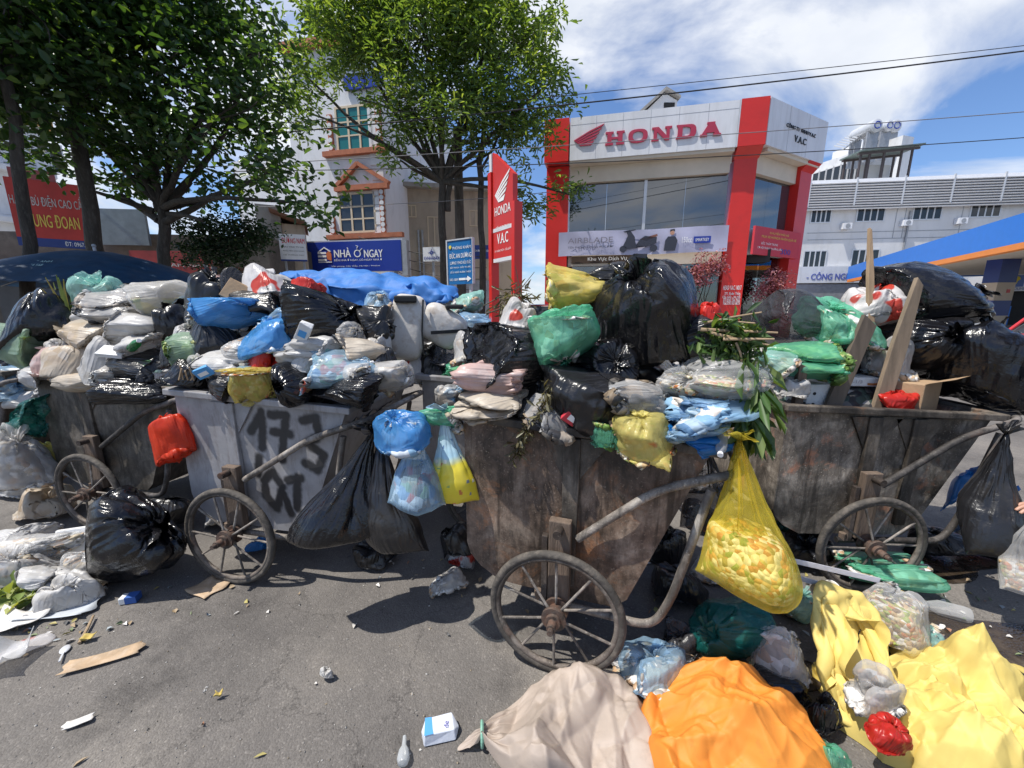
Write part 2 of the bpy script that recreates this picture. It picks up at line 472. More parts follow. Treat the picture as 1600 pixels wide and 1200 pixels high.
# ---------------------------------------------------------------- lettering
def text(name, body, mat, parent, x0, x1, z0, z1, y, bold=0.0, extrude=0.004, shear=0.0, keep=False):
    """lettering standing in the local x,z plane, facing -y, filling the given box"""
    cu = bpy.data.curves.new('lettering', 'FONT')
    cu.body = body; cu.size = 1.0; cu.shear = shear; cu.resolution_u = 3
    cu.align_x = 'LEFT'
    to = bpy.data.objects.new('lettering_source', cu); COL.objects.link(to)
    dg = bpy.context.evaluated_depsgraph_get()
    tm = to.evaluated_get(dg).to_mesh()
    nv = len(tm.vertices); V = np.zeros(nv * 3); tm.vertices.foreach_get('co', V); V = V.reshape(-1, 3)
    F = [tuple(p.vertices) for p in tm.polygons]
    to.to_mesh_clear(); bpy.data.objects.remove(to); bpy.data.curves.remove(cu)
    if nv == 0: return None
    lo, hi = V[:, :2].min(0), V[:, :2].max(0)
    sx = (x1 - x0) / max(1e-6, hi[0] - lo[0]); sz = (z1 - z0) / max(1e-6, hi[1] - lo[1])
    X = x0 + (V[:, 0] - lo[0]) * sx; Z = z0 + (V[:, 1] - lo[1]) * sz
    W = np.stack([X, np.full(nv, y - extrude), Z], 1)
    if extrude > 0.006:
        # give raised letters sides
        from collections import Counter
        ed = Counter()
        for f in F:
            for i in range(len(f)): ed[(f[i], f[(i + 1) % len(f)])] += 1
        back = W.copy(); back[:, 1] = y
        F2 = list(F)
        for (a, c) in ed:
            if (c, a) not in ed: F2.append((c, a, a + nv, c + nv))
        W = np.concatenate([W, back]); F = F2
    if bold > 0:                                # heavier strokes: the same letters again, a hair aside and proud
        k = len(W); W0, F0 = W, list(F)
        for i, dx in enumerate((-bold, bold)):
            W1 = W0.copy(); W1[:, 0] += dx * sx * .8; W1[:, 1] -= .0012 * (i + 1)
            F = list(F) + [tuple(q + k * (i + 1) for q in f) for f in F0]; W = np.concatenate([W, W1])
    me = mesh_from(name, W, F)
    return link_mesh(name, me, mat, parent)
# ---------------------------------------------------------------- plastic film, worked out by a small cloth solver
def _pair(X, A, B, rest, k, comp=1.0):
    d = X[B] - X[A]
    L = np.sqrt((d * d).sum(-1, keepdims=True)) + 1e-9
    s = (L - rest) / L
    if comp < 1.0: s = np.where(s < 0, s * comp, s)
    c = d * (0.5 * k) * s
    X[A] += c; X[B] -= c
class Grid:
    def __init__(g, nu, nv, du, dv, wrap):
        g.nu, g.nv, g.wrap = nu, nv, wrap
        I = np.arange(nu * nv).reshape(nv, nu); g.I = I
        g.sets = []
        def add(a, b, r, k, comp): g.sets.append((a.ravel(), b.ravel(), r, k, comp))
        J = np.roll(I, -1, 1)
        if wrap:
            add(I[:, 0::2], J[:, 0::2], du, 1.0, 0.9); add(I[:, 1::2], J[:, 1::2], du, 1.0, 0.9)
        else:
            add(I[:, 0:-1:2], I[:, 1::2][:, :I[:, 0:-1:2].shape[1]], du, 1.0, 0.9)
            a = I[:, 1:-1:2]; add(a, a + 1, du, 1.0, 0.9)
        for s in (0, 1):
            a = I[s:-1:2]; add(a, a + nu, dv, 1.0, 0.9)
        dd = math.hypot(du, dv)
        for s in (0, 1):
            if wrap:
                a = I[s:-1:2]; b = np.roll(I, -1, 1)[s + 1::2][:len(a)]; add(a, b, dd, 0.35, 0.4)
                b = np.roll(I, 1, 1)[s + 1::2][:len(a)]; add(a, b, dd, 0.35, 0.4)
            else:
                a = I[s:-1:2, :-1]; add(a, a + nu + 1, dd, 0.35, 0.4)
                a = I[s:-1:2, 1:]; add(a, a + nu - 1, dd, 0.35, 0.4)
        g.bends = []; g.far = []
        for st in (2, 4, 8, 16):
            for s in (0, 1):
                c = np.arange(nu if wrap else nu - st); c = c[(c // st) % 2 == s]
                r = np.arange(nv - st); r = r[(r // st) % 2 == s]
                L = g.bends if st == 2 else g.far
                if len(c) and st < nu // 2: L.append((I[:, c].ravel(), I[:, (c + st) % nu].ravel(), du * st))
                if len(r): L.append((I[r].ravel(), I[r + st].ravel(), dv * st))
        g.F = None
        a = I[:-1]; b = I[1:]
        if wrap: F = np.stack([a, np.roll(a, -1, 1), np.roll(b, -1, 1), b], -1)
        else: F = np.stack([a[:, :-1], a[:, 1:], b[:, 1:], b[:, :-1]], -1)
        g.F = F.reshape(-1, 4)
    def solve(g, X, bend):
        for a, b, r, k, comp in g.sets: _pair(X, a, b, r, k, comp)
        for a, b, r in g.far: _pair(X, a, b, r, 0.9, 0.0)
        if bend > 0:
            for a, b, r in g.bends: _pair(X, a, b, r, bend, 1.0)
    def normals(g, X):
        P = X.reshape(g.nv, g.nu, 3)
        if g.wrap: tu = np.roll(P, -1, 1) - np.roll(P, 1, 1)
        else: tu = np.gradient(P, axis=1)
        tv = np.gradient(P, axis=0)
        n = np.cross(tu, tv); n /= np.linalg.norm(n, axis=-1, keepdims=True) + 1e-9
        return n.reshape(-1, 3)

def sim_bag(seed, nu=64, nv=48, circ=1.15, length=0.62, neck=0.8, rn=0.018, spheres=(), press=0.4, grav=1.0, steps=60, iters=4, hang=False, floor=True, bend=0.02, hydro=0.0, star=False):
    """a tube of film, sealed flat at the bottom and tied at the neck, filled with lumps"""
    rng = np.random.RandomState(seed)
    g = Grid(nu, nv, circ / nu, length / (nv - 1), True)
    jn = int(neck * (nv - 1))
    th = np.arange(nu) * 2 * math.pi / nu
    X = np.zeros((nv, nu, 3)); R = circ / (2 * math.pi)
    for j in range(nv):
        t = j / jn
        if j <= jn:
            a = R * (1.4 * (1 - t) + 1.0 * math.sin(math.pi * min(1, t)) * 0.75) * (1 - t ** 6) + rn * t ** 6
            bb = R * (0.02 + 1.1 * math.sin(math.pi * t)) * (1 - t ** 8) + rn * t ** 8
            z = t * length * neck * 0.72
        else:
            k = (j - jn) / max(1, nv - 1 - jn)
            a = rn + 0.05 * k; bb = rn + 0.035 * k; z = length * neck * 0.72 + (j - jn) * g.sets[2][2] * 0.7
        if star and j <= jn: a = bb = R * .95 * math.sin(math.pi * (t * .96 + .02)) + .004
        X[j, :, 0] = a * np.cos(th); X[j, :, 1] = bb * np.sin(th); X[j, :, 2] = z
    X = X.reshape(-1, 3)
    X += rng.randn(*X.shape) * 0.004
    Vv = np.zeros_like(X)
    ring = g.I[jn]; ring2 = g.I[jn - 1]
    bot = g.I[0]; opp = bot[(-np.arange(nu)) % nu]
    top0 = X[ring].mean(0).copy()
    S = np.array(spheres) if len(spheres) else None
    for it in range(steps):
        n = g.normals(X)
        dis = np.zeros_like(X); dis[:, 2] = -0.003 * grav
        p = np.full(len(X), press)
        if hydro:
            zz = X[:, 2]; z0 = zz.min(); H = (top0[2] - z0) * 0.55
            p = p + hydro * np.clip(H - (zz - z0), 0, None) / max(H, 1e-3)
        p[g.I[jn - 1:].ravel()] = 0
        dis += n * (p * 0.006)[:, None]
        dis += Vv * 0.75
        sp = np.linalg.norm(dis, axis=1, keepdims=True); dis *= np.minimum(1, 0.012 / (sp + 1e-9))
        Xo = X.copy(); X = X + dis
        for q in range(iters):
            g.solve(X, bend)
            if star:
                c0 = X[bot].mean(0); d = X[bot] - c0; r = np.linalg.norm(d, axis=1, keepdims=True); X[bot] = c0 + d * np.minimum(1, .012 / (r + 1e-9))
            else: m = 0.5 * (X[bot] + X[opp]); X[bot] = m
            c = X[ring].mean(0)
            if hang: c = top0
            d = X[ring] - c; d[:, 2] *= 0.6; r = np.linalg.norm(d, axis=1, keepdims=True)
            X[ring] = c + d * np.minimum(1, rn / (r + 1e-9))
            if S is not None:
                for s in S:
                    dv = X - s[:3]; r2 = (dv * dv).sum(1); k = r2 < s[3] * s[3]
                    k[ring[0] - 2 * nu:] = False
                    if k.any():
                        r = np.sqrt(r2[k])[:, None] + 1e-9; X[k] += dv[k] / r * (s[3] - r) * 0.9
            if floor: X[:, 2] = np.maximum(X[:, 2], 0.0)
        Vv = X - Xo
    # take the last jitter out
    P = X.reshape(nv, nu, 3)
    P = 0.6 * P + 0.1 * (np.roll(P, 1, 1) + np.roll(P, -1, 1)) + 0.1 * (np.concatenate([P[:1], P[:-1]]) + np.concatenate([P[1:], P[-1:]]))
    for _ in range(3 if hang else 0):
        P[:jn - 1] = (.5 * P + .125 * (np.roll(P, 1, 1) + np.roll(P, -1, 1) + np.concatenate([P[:1], P[:-1]]) + np.concatenate([P[1:], P[-1:]])))[:jn - 1]
    # the gathered film above the knot stands up as a frill
    c = P[jn].mean(0); tilt = rng.uniform(-0.5, 0.5, 2)
    for j in range(jn + 1, nv):
        k = (j - jn) / (nv - 1 - jn)
        r = rn * 0.8 + 0.045 * k ** 0.8 * (1 + 0.45 * np.sin(5 * th + rng.uniform(-0.3, 0.3)) + 0.3 * np.sin(11 * th + 2)) + rng.uniform(-0.003, 0.003, nu) * k
        P[j, :, 0] = c[0] + r * np.cos(th) + tilt[0] * 0.09 * k * k
        P[j, :, 1] = c[1] + r * 0.55 * np.sin(th) + tilt[1] * 0.09 * k * k
        P[j, :, 2] = c[2] + 0.085 * k * (1 + 0.25 * np.sin(3 * th + 1)) - 0.03 * k * k
    return P.reshape(-1, 3), g.F, jn * nu

def lumps(seed, n, rx, ry, rz, r0, r1):
    rng = np.random.RandomState(seed); out = []
    for i in range(n):
        r = rng.uniform(r0, r1)
        a = rng.uniform(0, 6.283); q = math.sqrt(rng.uniform(0, 1))
        z = r + rng.uniform(0, 1) * max(0.0, rz - 2 * r)
        k = 1.0 - 0.45 * z / max(rz, 1e-3)
        out.append((math.cos(a) * q * max(0.0, rx - r) * k, math.sin(a) * q * max(0.0, ry - r) * k, z, r))
    return out

def drape(seed, nx, ny, sx, sy, hf, z0, squeeze=(0.9, 0.9), steps=60, iters=4, bend=0.03, fric=0.4, noise=0.02, grav=1.0, amp=0.0):
    """a sheet dropped on the lumps described by hf(x, y)"""
    rng = np.random.RandomState(seed)
    g = Grid(nx, ny, sx / (nx - 1), sy / (ny - 1), False)
    u, v = np.meshgrid(np.linspace(-0.5, 0.5, nx) * sx * squeeze[0], np.linspace(-0.5, 0.5, ny) * sy * squeeze[1])
    X = np.stack([u.ravel(), v.ravel(), np.full(u.size, z0)], 1)
    ph = rng.uniform(0, 6.28, 8); fr = rng.uniform(0.8, 3.0, (8, 2)) / max(sx, sy) * 6.28
    for k in range(8): X[:, 2] += noise * np.sin(X[:, 0] * fr[k, 0] + X[:, 1] * fr[k, 1] * (1 if k % 2 else -1) + ph[k])
    X += rng.randn(*X.shape) * 0.002
    Vv = np.zeros_like(X); dt = 1 / 30.0
    for it in range(steps):
        Vv[:, 2] -= 9.8 * dt * grav; Vv *= 0.92
        Xo = X.copy(); X = X + Vv * dt
        for q in range(iters):
            g.solve(X, bend)
            h = hf(X[:, 0], X[:, 1]); k = X[:, 2] < h
            if k.any():
                X[k, 2] = h[k]
                X[k, :2] = X[k, :2] * (1 - fric) + Xo[k, :2] * fric
        Vv = (X - Xo) / dt
    return X, g.F

PROTO = {}
def make_protos():
    P = PROTO
    P['round'] = sim_bag(1, spheres=lumps(1, 26, 0.22, 0.20, 0.30, 0.06, 0.10), press=0.22, grav=0.7)
    P['round2'] = sim_bag(2, circ=1.05, length=0.66, spheres=lumps(5, 24, 0.19, 0.17, 0.30, 0.05, 0.08), press=0.18, grav=0.7)
    P['puffy'] = sim_bag(3, circ=1.2, length=0.64, neck=0.80, press=0.8, grav=0.45, spheres=lumps(8, 12, 0.2, 0.18, 0.24, 0.05, 0.09), bend=0.01)
    P['puffy2'] = sim_bag(4, circ=1.0, length=0.7, neck=0.84, press=0.6, grav=0.5, spheres=lumps(9, 12, 0.15, 0.15, 0.3, 0.05, 0.07), bend=0.01)
    P['slump'] = sim_bag(6, circ=1.3, length=0.66, neck=0.8, press=0.10, grav=1.0, spheres=lumps(12, 34, 0.28, 0.22, 0.17, 0.04, 0.07))
    P['slump2'] = sim_bag(7, circ=1.0, length=0.8, neck=0.85, press=0.10, grav=0.9, spheres=lumps(15, 30, 0.22, 0.16, 0.18, 0.035, 0.06))
    low = [(x, y, z - 0.16, r) for x, y, z, r in lumps(21, 16, 0.16, 0.13, 0.26, 0.05, 0.08)]
    P['hang'] = sim_bag(10, circ=0.95, length=0.8, neck=0.88, rn=0.014, press=0.10, grav=1.3, hang=True, floor=False, hydro=0.8, spheres=low, steps=80, bend=0.006)
    low = [(x, y, z - 0.24, r) for x, y, z, r in lumps(22, 14, 0.2, 0.14, 0.24, 0.05, 0.09)]
    P['hang2'] = sim_bag(13, circ=1.15, length=0.85, neck=0.9, rn=0.014, press=0.05, grav=1.3, hang=True, floor=False, hydro=0.7, spheres=low, steps=80, bend=0.006)
    P['ball'] = sim_bag(17, circ=1.1, length=.72, neck=.86, press=.55, grav=.45, spheres=lumps(25, 12, .16, .15, .28, .05, .08), bend=.008, star=True)
    P['ball2'] = sim_bag(19, circ=1.2, length=.74, neck=.86, press=.16, grav=.6, spheres=lumps(27, 26, .2, .18, .26, .045, .075), bend=.008, star=True)
    # woven sacks: coarse, stiff cloth with angular folds
    P['sack'] = sim_bag(31, nu=64, nv=44, circ=1.5, length=.85, neck=.84, rn=.03, press=.12, grav=1.0, spheres=lumps(41, 22, .30, .24, .17, .05, .08), bend=.06, steps=50)
    P['open'] = sim_bag(33, nu=32, nv=26, circ=1.25, length=.62, neck=.80, rn=.15, press=.03, grav=.8, spheres=lumps(43, 12, .2, .18, .16, .05, .08), bend=.10, steps=50)
# ---------------------------------------------------------------- ground
def asphalt():
    m, n, l, b, out = nt('asphalt')
    tc = node(n, 'ShaderNodeTexCoord')
    big = node(n, 'ShaderNodeTexNoise', Scale=0.9, Detail=7.0, Roughness=0.62, Distortion=0.4); l.new(tc.outputs['Object'], big.inputs['Vector'])
    r = ramp(n, [(0.32, (0.095, 0.087, 0.081)), (0.5, (0.150, 0.137, 0.125)), (0.7, (0.235, 0.212, 0.185))]); l.new(big.outputs['Fac'], r.inputs[0])
    st = node(n, 'ShaderNodeTexVoronoi', Scale=150.0); l.new(tc.outputs['Object'], st.inputs['Vector'])
    sc = node(n, 'ShaderNodeSeparateColor'); l.new(st.outputs['Color'], sc.inputs[0])
    sr = ramp(n, [(0.0, 0.84), (0.7, 1.0), (0.95, 1.1), (1.0, 1.45)]); l.new(sc.outputs[0], sr.inputs[0])
    mu = node(n, 'ShaderNodeMixRGB', blend_type='MULTIPLY'); mu.inputs[0].default_value = 1.0; l.new(r.outputs[0], mu.inputs[1]); l.new(sr.outputs[0], mu.inputs[2])
    fn = node(n, 'ShaderNodeTexNoise', Scale=260.0, Detail=4.0, Roughness=0.7); l.new(tc.outputs['Object'], fn.inputs['Vector'])
    fr = ramp(n, [(0.3, 0.75), (0.7, 1.2)]); l.new(fn.outputs['Fac'], fr.inputs[0])
    mu2 = node(n, 'ShaderNodeMixRGB', blend_type='MULTIPLY'); mu2.inputs[0].default_value = 0.8; l.new(mu.outputs[0], mu2.inputs[1]); l.new(fr.outputs[0], mu2.inputs[2])
    # spilled leachate has left dark blotches
    sp = node(n, 'ShaderNodeTexNoise', Scale=1.5, Detail=10.0, Roughness=0.74); mp = node(n, 'ShaderNodeMapping'); mp.inputs['Location'].default_value = (3.1, 8.2, 0)
    l.new(tc.outputs['Object'], mp.inputs[0]); l.new(mp.outputs[0], sp.inputs['Vector'])
    spr = ramp(n, [(0.53, 0.0), (0.66, 0.75)]); l.new(sp.outputs['Fac'], spr.inputs[0])
    mx = node(n, 'ShaderNodeMixRGB'); mx.inputs[2].default_value = (0.045, 0.04, 0.037, 1); l.new(spr.outputs[0], mx.inputs[0]); l.new(mu2.outputs[0], mx.inputs[1])
    ck = node(n, 'ShaderNodeTexVoronoi', Scale=.9, feature='DISTANCE_TO_EDGE'); wv = node(n, 'ShaderNodeTexNoise', Scale=3.5, Detail=6.0, Roughness=.7); l.new(tc.outputs['Object'], wv.inputs['Vector'])
    wa = node(n, 'ShaderNodeVectorMath', operation='MULTIPLY_ADD'); wa.inputs[1].default_value = (.5, .5, .5); l.new(wv.outputs['Color'], wa.inputs[0]); l.new(tc.outputs['Object'], wa.inputs[2]); l.new(wa.outputs[0], ck.inputs['Vector'])
    cr_ = ramp(n, [(0.0, .55), (.006, 0.0)]); l.new(ck.outputs['Distance'], cr_.inputs[0])
    mk_ = node(n, 'ShaderNodeMixRGB'); mk_.inputs[2].default_value = (.03, .027, .025, 1); l.new(cr_.outputs[0], mk_.inputs[0]); l.new(mx.outputs[0], mk_.inputs[1])
    l.new(mk_.outputs[0], b.inputs['Base Color'])
    rr = ramp(n, [(0.5, 0.9), (0.7, 0.62)]); l.new(sp.outputs['Fac'], rr.inputs[0]); l.new(rr.outputs[0], b.inputs['Roughness'])
    b1 = node(n, 'ShaderNodeBump', Strength=0.55, Distance=0.004); b1.invert = True; l.new(st.outputs['Distance'], b1.inputs['Height'])
    b2 = node(n, 'ShaderNodeBump', Strength=0.6, Distance=0.004); l.new(fn.outputs['Fac'], b2.inputs['Height']); l.new(b1.outputs[0], b2.inputs['Normal'])
    b3 = node(n, 'ShaderNodeBump', Strength=0.5, Distance=0.05); l.new(big.outputs['Fac'], b3.inputs['Height']); l.new(b2.outputs[0], b3.inputs['Normal'])
    l.new(b3.outputs[0], b.inputs['Normal'])
    return m
M_ASPH = asphalt()
tag(link_mesh('road', mesh_from('road', [(-300, -60, 0), (300, -60, 0), (300, 400, 0), (-300, 400, 0)], [(0, 1, 2, 3)]), M_ASPH), kind='structure')
# pavement behind the carts with a kerb
M_PAVE = paint('pavement_concrete', (0.42, 0.4, 0.37), rough=0.85, var=0.3, scale=1.2, bump=0.4, bscale=40, dirt=(0.16, 0.14, 0.12), dirt_amt=0.6)
tag(MB().box(-60, 30, 9.2, 40, -0.2, 0.13).build('pavement', M_PAVE), kind='structure')
kerb = tag(MB().box(-60, 30, 9.02, 9.192, -0.2, 0.05).build('kerb', M_PAVE), kind='structure')
kst = MB().box(-0.49, 0.49, -0.09, 0.09, 0.0, 0.09).build('kerb_stone', M_PAVE, kerb, loc=(0, 9.1, 0.054), bevel=0.01)
for k in range(-16, 17):
    if k:
        c = kst.copy(); COL.objects.link(c); c.location.x = k * 1.0
# wet leachate on the road, right of the carts
def blotch(cx, cy, rx, ry, seed, n=40, amp=0.25):
    rng = random.Random(seed); ph = [rng.uniform(0, 6.28) for _ in range(5)]
    pts = []
    for i in range(n):
        a = 2 * math.pi * i / n
        r = 1 + sum(amp / (k + 1) * math.sin((k + 2) * a + ph[k]) for k in range(5))
        pts.append((cx + rx * r * math.cos(a), cy + ry * r * math.sin(a)))
    return pts
def wet():
    m, n, l, b, out = nt('leachate')
    tc = node(n, 'ShaderNodeTexCoord')
    a = node(n, 'ShaderNodeTexNoise', Scale=7.0, Detail=8.0, Roughness=0.7); l.new(tc.outputs['Object'], a.inputs['Vector'])
    r = ramp(n, [(0.35, (0.018, 0.014, 0.010)), (0.55, (0.05, 0.036, 0.024)), (0.72, (0.11, 0.085, 0.06))]); l.new(a.outputs['Fac'], r.inputs[0]); l.new(r.outputs[0], b.inputs['Base Color'])
    rr = ramp(n, [(0.4, 0.08), (0.65, 0.5)]); l.new(a.outputs['Fac'], rr.inputs[0]); l.new(rr.outputs[0], b.inputs['Roughness'])
    st = node(n, 'ShaderNodeTexVoronoi', Scale=90.0); l.new(tc.outputs['Object'], st.inputs['Vector'])
    b1 = node(n, 'ShaderNodeBump', Strength=0.35, Distance=0.004); l.new(st.outputs['Distance'], b1.inputs['Height']); l.new(b1.outputs[0], b.inputs['Normal'])
    return m
M_WET = wet()
for i, (px, py, rx, ry) in enumerate([(1500, 985, 0.42, 0.10), (1480, 880, 0.36, 0.13), (1560, 1020, 0.35, 0.08), (60, 905, .42, .10), (1130, 1040, .30, .10)]):
    p = gz(px, py)
    tag(MB().prism_z(blotch(p.x, p.y, rx, ry, 30 + i), -0.02, 0.004 + i * 0.001).build('puddle', M_WET), kind='structure')

# ---------------------------------------------------------------- a building shell: local x runs along the front, -y faces the street
class Front:
    def __init__(s, name, A, B, label=None, cat=None, group=None, root=None):
        s.A = Vector((A[0], A[1], 0)); s.B = Vector((B[0], B[1], 0))
        d = s.B - s.A; s.L = d.length; s.u = d.normalized(); s.n = Vector((s.u.y, -s.u.x, 0))
        W = Matrix.Translation(s.A) @ Matrix.Rotation(math.atan2(d.y, d.x), 4, 'Z')
        if root is None:
            s.o = tag(empty(name, s.A, math.atan2(d.y, d.x)), label, cat, group); s.W = W; s.M = None
        else:                                   # another face of the same building
            s.o = root.o; s.W = W; s.M = root.W.inverted() @ W
    def px(s, x, y, off=0.0):
        """along-front position and height of the wall point seen at a photo pixel"""
        d = ray(x, y); o = Vector((0, 0, CAM_H))
        t = (s.A - s.n * off - o).dot(s.n) / d.dot(s.n); p = o + d * t
        return (p - s.A).dot(s.u), p.z
    def rect(s, x0, y0, x1, y1, off=0.0):
        xm, ym = (x0 + x1) / 2, (y0 + y1) / 2
        return s.px(x0, ym, off)[0], s.px(x1, ym, off)[0], s.px(xm, y1, off)[1], s.px(xm, y0, off)[1]
    def fix(s, ob):
        if s.M is not None and ob is not None: ob.matrix_local = s.M
        return ob
    def box(s, name, mat, x0, x1, y0, y1, z0, z1, parent=None, bevel=0.0):
        ob = MB().box(x0, x1, y0, y1, z0, z1).build(name, mat, parent or s.o, bevel=bevel)
        return ob if parent else s.fix(ob)
    def text(s, body, mat, r, y, parent=None, name='lettering', **kw):
        ob = text(name, body, mat, parent or s.o, r[0], r[1], r[2], r[3], y, **kw)
        return ob if parent else s.fix(ob)

def window(fr, x0, x1, z0, z1, mat_frame, mat_pane, cols=2, rows=1, fw=0.06, out=-0.03, parent=None, name='window', depth_=0.09):
    """frame bars with separate panes, set on the wall face y = 0"""
    m = MB()
    m.box(x0 - fw, x1 + fw, out, out + depth_, z1, z1 + fw).box(x0 - fw, x1 + fw, out, out + depth_, z0 - fw, z0)
    m.box(x0 - fw, x0, out, out + depth_, z0, z1).box(x1, x1 + fw, out, out + depth_, z0, z1)
    for i in range(1, cols):
        x = x0 + (x1 - x0) * i / cols; m.box(x - fw / 2, x + fw / 2, out, out + depth_, z0, z1)
    for i in range(1, rows):
        z = z0 + (z1 - z0) * i / rows; m.box(x0, x1, out + 0.005, out + depth_, z - fw / 3, z + fw / 3)
    w = m.build(name, mat_frame, parent or fr.o)
    if not parent: fr.fix(w)
    for i in range(cols):
        for j in range(rows):
            xa = x0 + (x1 - x0) * i / cols; xb = x0 + (x1 - x0) * (i + 1) / cols
            za = z0 + (z1 - z0) * j / rows; zb = z0 + (z1 - z0) * (j + 1) / rows
            MB().box(xa + 0.002, xb - 0.002, out + 0.035, out + 0.05, za, zb).build('pane', mat_pane, w)
    return w

M_RED = paint('red_panel', (0.62, 0.022, 0.016), rough=0.35, var=0.1, scale=0.6, bump=0.0, dirt=(0.35, 0.02, 0.015), dirt_amt=0.3)
M_SIGNRED = flat('sign_red', (0.55, 0.03, 0.025), 0.4)
M_WHITEP = paint('white_panel', (0.70, 0.71, 0.74), rough=0.4, var=0.14, scale=0.7, bump=0.0, dirt=(0.42, 0.41, 0.40), dirt_amt=0.5, stretch=(1, 1, .18))
M_WHITEL = flat('white_letters', (0.85, 0.85, 0.85), 0.5)
M_BLACKL = flat('black_letters', (0.02, 0.02, 0.025), 0.5)
M_BEIGE = paint('soffit', (0.62, 0.55, 0.45), rough=0.8, var=0.12, scale=1.0)
M_DGLASS = glass('dark_glass', (0.03, 0.035, 0.04))
M_SHOWG = glass('showroom_glass', (.03, .04, .05), .02, 1.0); M_SHOWG.node_tree.nodes['Principled BSDF'].inputs['IOR'].default_value = 1.75
M_TEAL = glass('teal_glass', (0.02, 0.16, 0.15), 0.12)
M_WALLW = paint('white_wall', (0.68, 0.69, 0.71), rough=0.85, var=0.12, scale=0.8, bump=0.1, dirt=(0.42, 0.4, 0.38), dirt_amt=0.5, stretch=(1, 1, 0.35))
M_WALLG = paint('grey_plaster', (0.66, 0.66, 0.66), rough=0.9, var=0.12, scale=0.35, bump=0.1, dirt=(0.45, 0.44, 0.42), dirt_amt=0.5, stretch=(1, 1, 0.35))
M_WALLB = paint('beige_wall', (0.45, 0.38, 0.30), rough=0.9, var=0.25, scale=0.7, bump=0.2, dirt=(0.2, 0.17, 0.14), dirt_amt=0.6, stretch=(1, 1, 0.4))
M_TERRA = paint('terracotta_trim', (0.42, 0.14, 0.07), rough=0.8, var=0.25, scale=4)
M_BLUES = flat('blue_sign', (0.01, 0.035, 0.30), 0.35)
M_DARK = paint('dark_interior', (0.02, 0.02, 0.02), rough=0.8)
M_GREYM = paint('grey_metal', (0.35, 0.36, 0.38), rough=0.45, metal=0.4, var=0.2)
M_CREAMF = flat('cream_frame', (0.6, 0.5, 0.36))
M_ALU = paint('aluminium', (0.6, 0.61, 0.63), rough=0.4, metal=0.3, var=0.1)
M_CONC = paint('old_concrete', (0.36, 0.34, 0.31), rough=0.9, var=0.3, scale=1.0, dirt=(0.12, 0.11, 0.1), dirt_amt=0.6)
# ---------------------------------------------------------------- motorcycle showroom
hon = Front('showroom', (1.35, 17.57), (9.4, 15.7), 'two-storey motorcycle showroom with red pillars and white fascia lettered HONDA', 'showroom')
hs = Front('showroom_side', (9.4, 15.7), (13.1, 17.7), root=hon)
Lh = hon.L; Ls = hs.L; OV = 0.55
zf0 = hon.px(1000, 242)[1]; ztop = 9.0
def wedge(fr, name, mat, x0, x1, zb, zt, yb, yt):
    m = MB().add([(x0, yt, zt), (x1, yt, zt), (x1, yb, zb), (x0, yb, zb), (x0, yb + 0.3, zt), (x1, yb + 0.3, zt), (x1, yb + 0.3, zb), (x0, yb + 0.3, zb)],
                 [(0, 3, 2, 1), (0, 1, 5, 4), (3, 7, 6, 2), (1, 2, 6, 5), (0, 4, 7, 3)])
    return fr.fix(m.build(name, mat, fr.o))
pl = hon.px(1157, 180)[0]
# white fascia, red bands on it, soffits
hon.box('fascia', M_WHITEP, 1.05, pl - 0.06, 0.0, OV + 0.3, zf0, ztop)
hon.box('pillar_head', M_RED, 0.0, 1.0, -0.02, OV + 0.3, zf0, ztop + 0.02)
hon.box('pillar_head', M_RED, pl, Lh - 0.02, -0.02, OV + 0.3, zf0, ztop + 0.02)
hon.box('fascia_edge_strip', M_ALU, pl - 0.055, pl - 0.005, -0.01, OV, zf0, ztop)
hs.box('fascia', M_WHITEP, 0.02, Ls, 0.0, OV + 0.4, zf0, ztop)
for k in range(1, 6):
    x = 1.05 + (pl - 1.11) * k / 6; hon.box('panel_joint', M_GREYM, x - .006, x + .006, -0.003, 0.02, zf0 + .01, ztop - .01)
hon.box('panel_joint', M_GREYM, 1.06, pl - .07, -0.004, 0.02, ztop - .28, ztop - .268)
for x in (Ls * .33, Ls * .66): hs.box('panel_joint', M_GREYM, x - .006, x + .006, -0.003, 0.02, zf0 + .01, ztop - .01)
hon.box('soffit', M_BEIGE, 1.05, pl - 0.06, 0.06, OV, zf0 - 0.12, zf0 - 0.004)
hon.box('soffit_beam', M_BEIGE, 1.05, pl - 0.06, OV - 0.1, OV + 0.3, zf0 - 0.75, zf0 - 0.125)
hs.box('soffit', M_BEIGE, 0.3, Ls - 0.05, 0.08, OV, zf0 - 0.14, zf0 - 0.004)
hs.box('soffit_beam', M_BEIGE, 0.3, Ls - 1.0, OV - 0.1, OV + 0.3, zf0 - 0.8, zf0 - 0.145)
# pillars
hon.box('pillar', M_RED, 0.05, 1.0, OV - 0.12, OV + 0.5, 0, zf0 - 0.05)
hon.box('pillar', M_RED, pl + 0.05, Lh - 0.1, OV - 0.2, OV + 0.6, 0, zf0 - 0.32)
wedge(hon, 'pillar_bracket', M_RED, pl + 0.02, Lh - 0.05, zf0 - 0.32, zf0 - 0.004, OV - 0.2, 0.0)
hs.box('pillar', M_RED, Ls - 0.98, Ls - 0.1, OV - 0.25, OV + 0.6, 0, zf0 - 0.32)
wedge(hs, 'pillar_bracket', M_RED, Ls - 0.98, Ls - 0.05, zf0 - 0.32, zf0 - 0.004, OV - 0.25, 0.0)
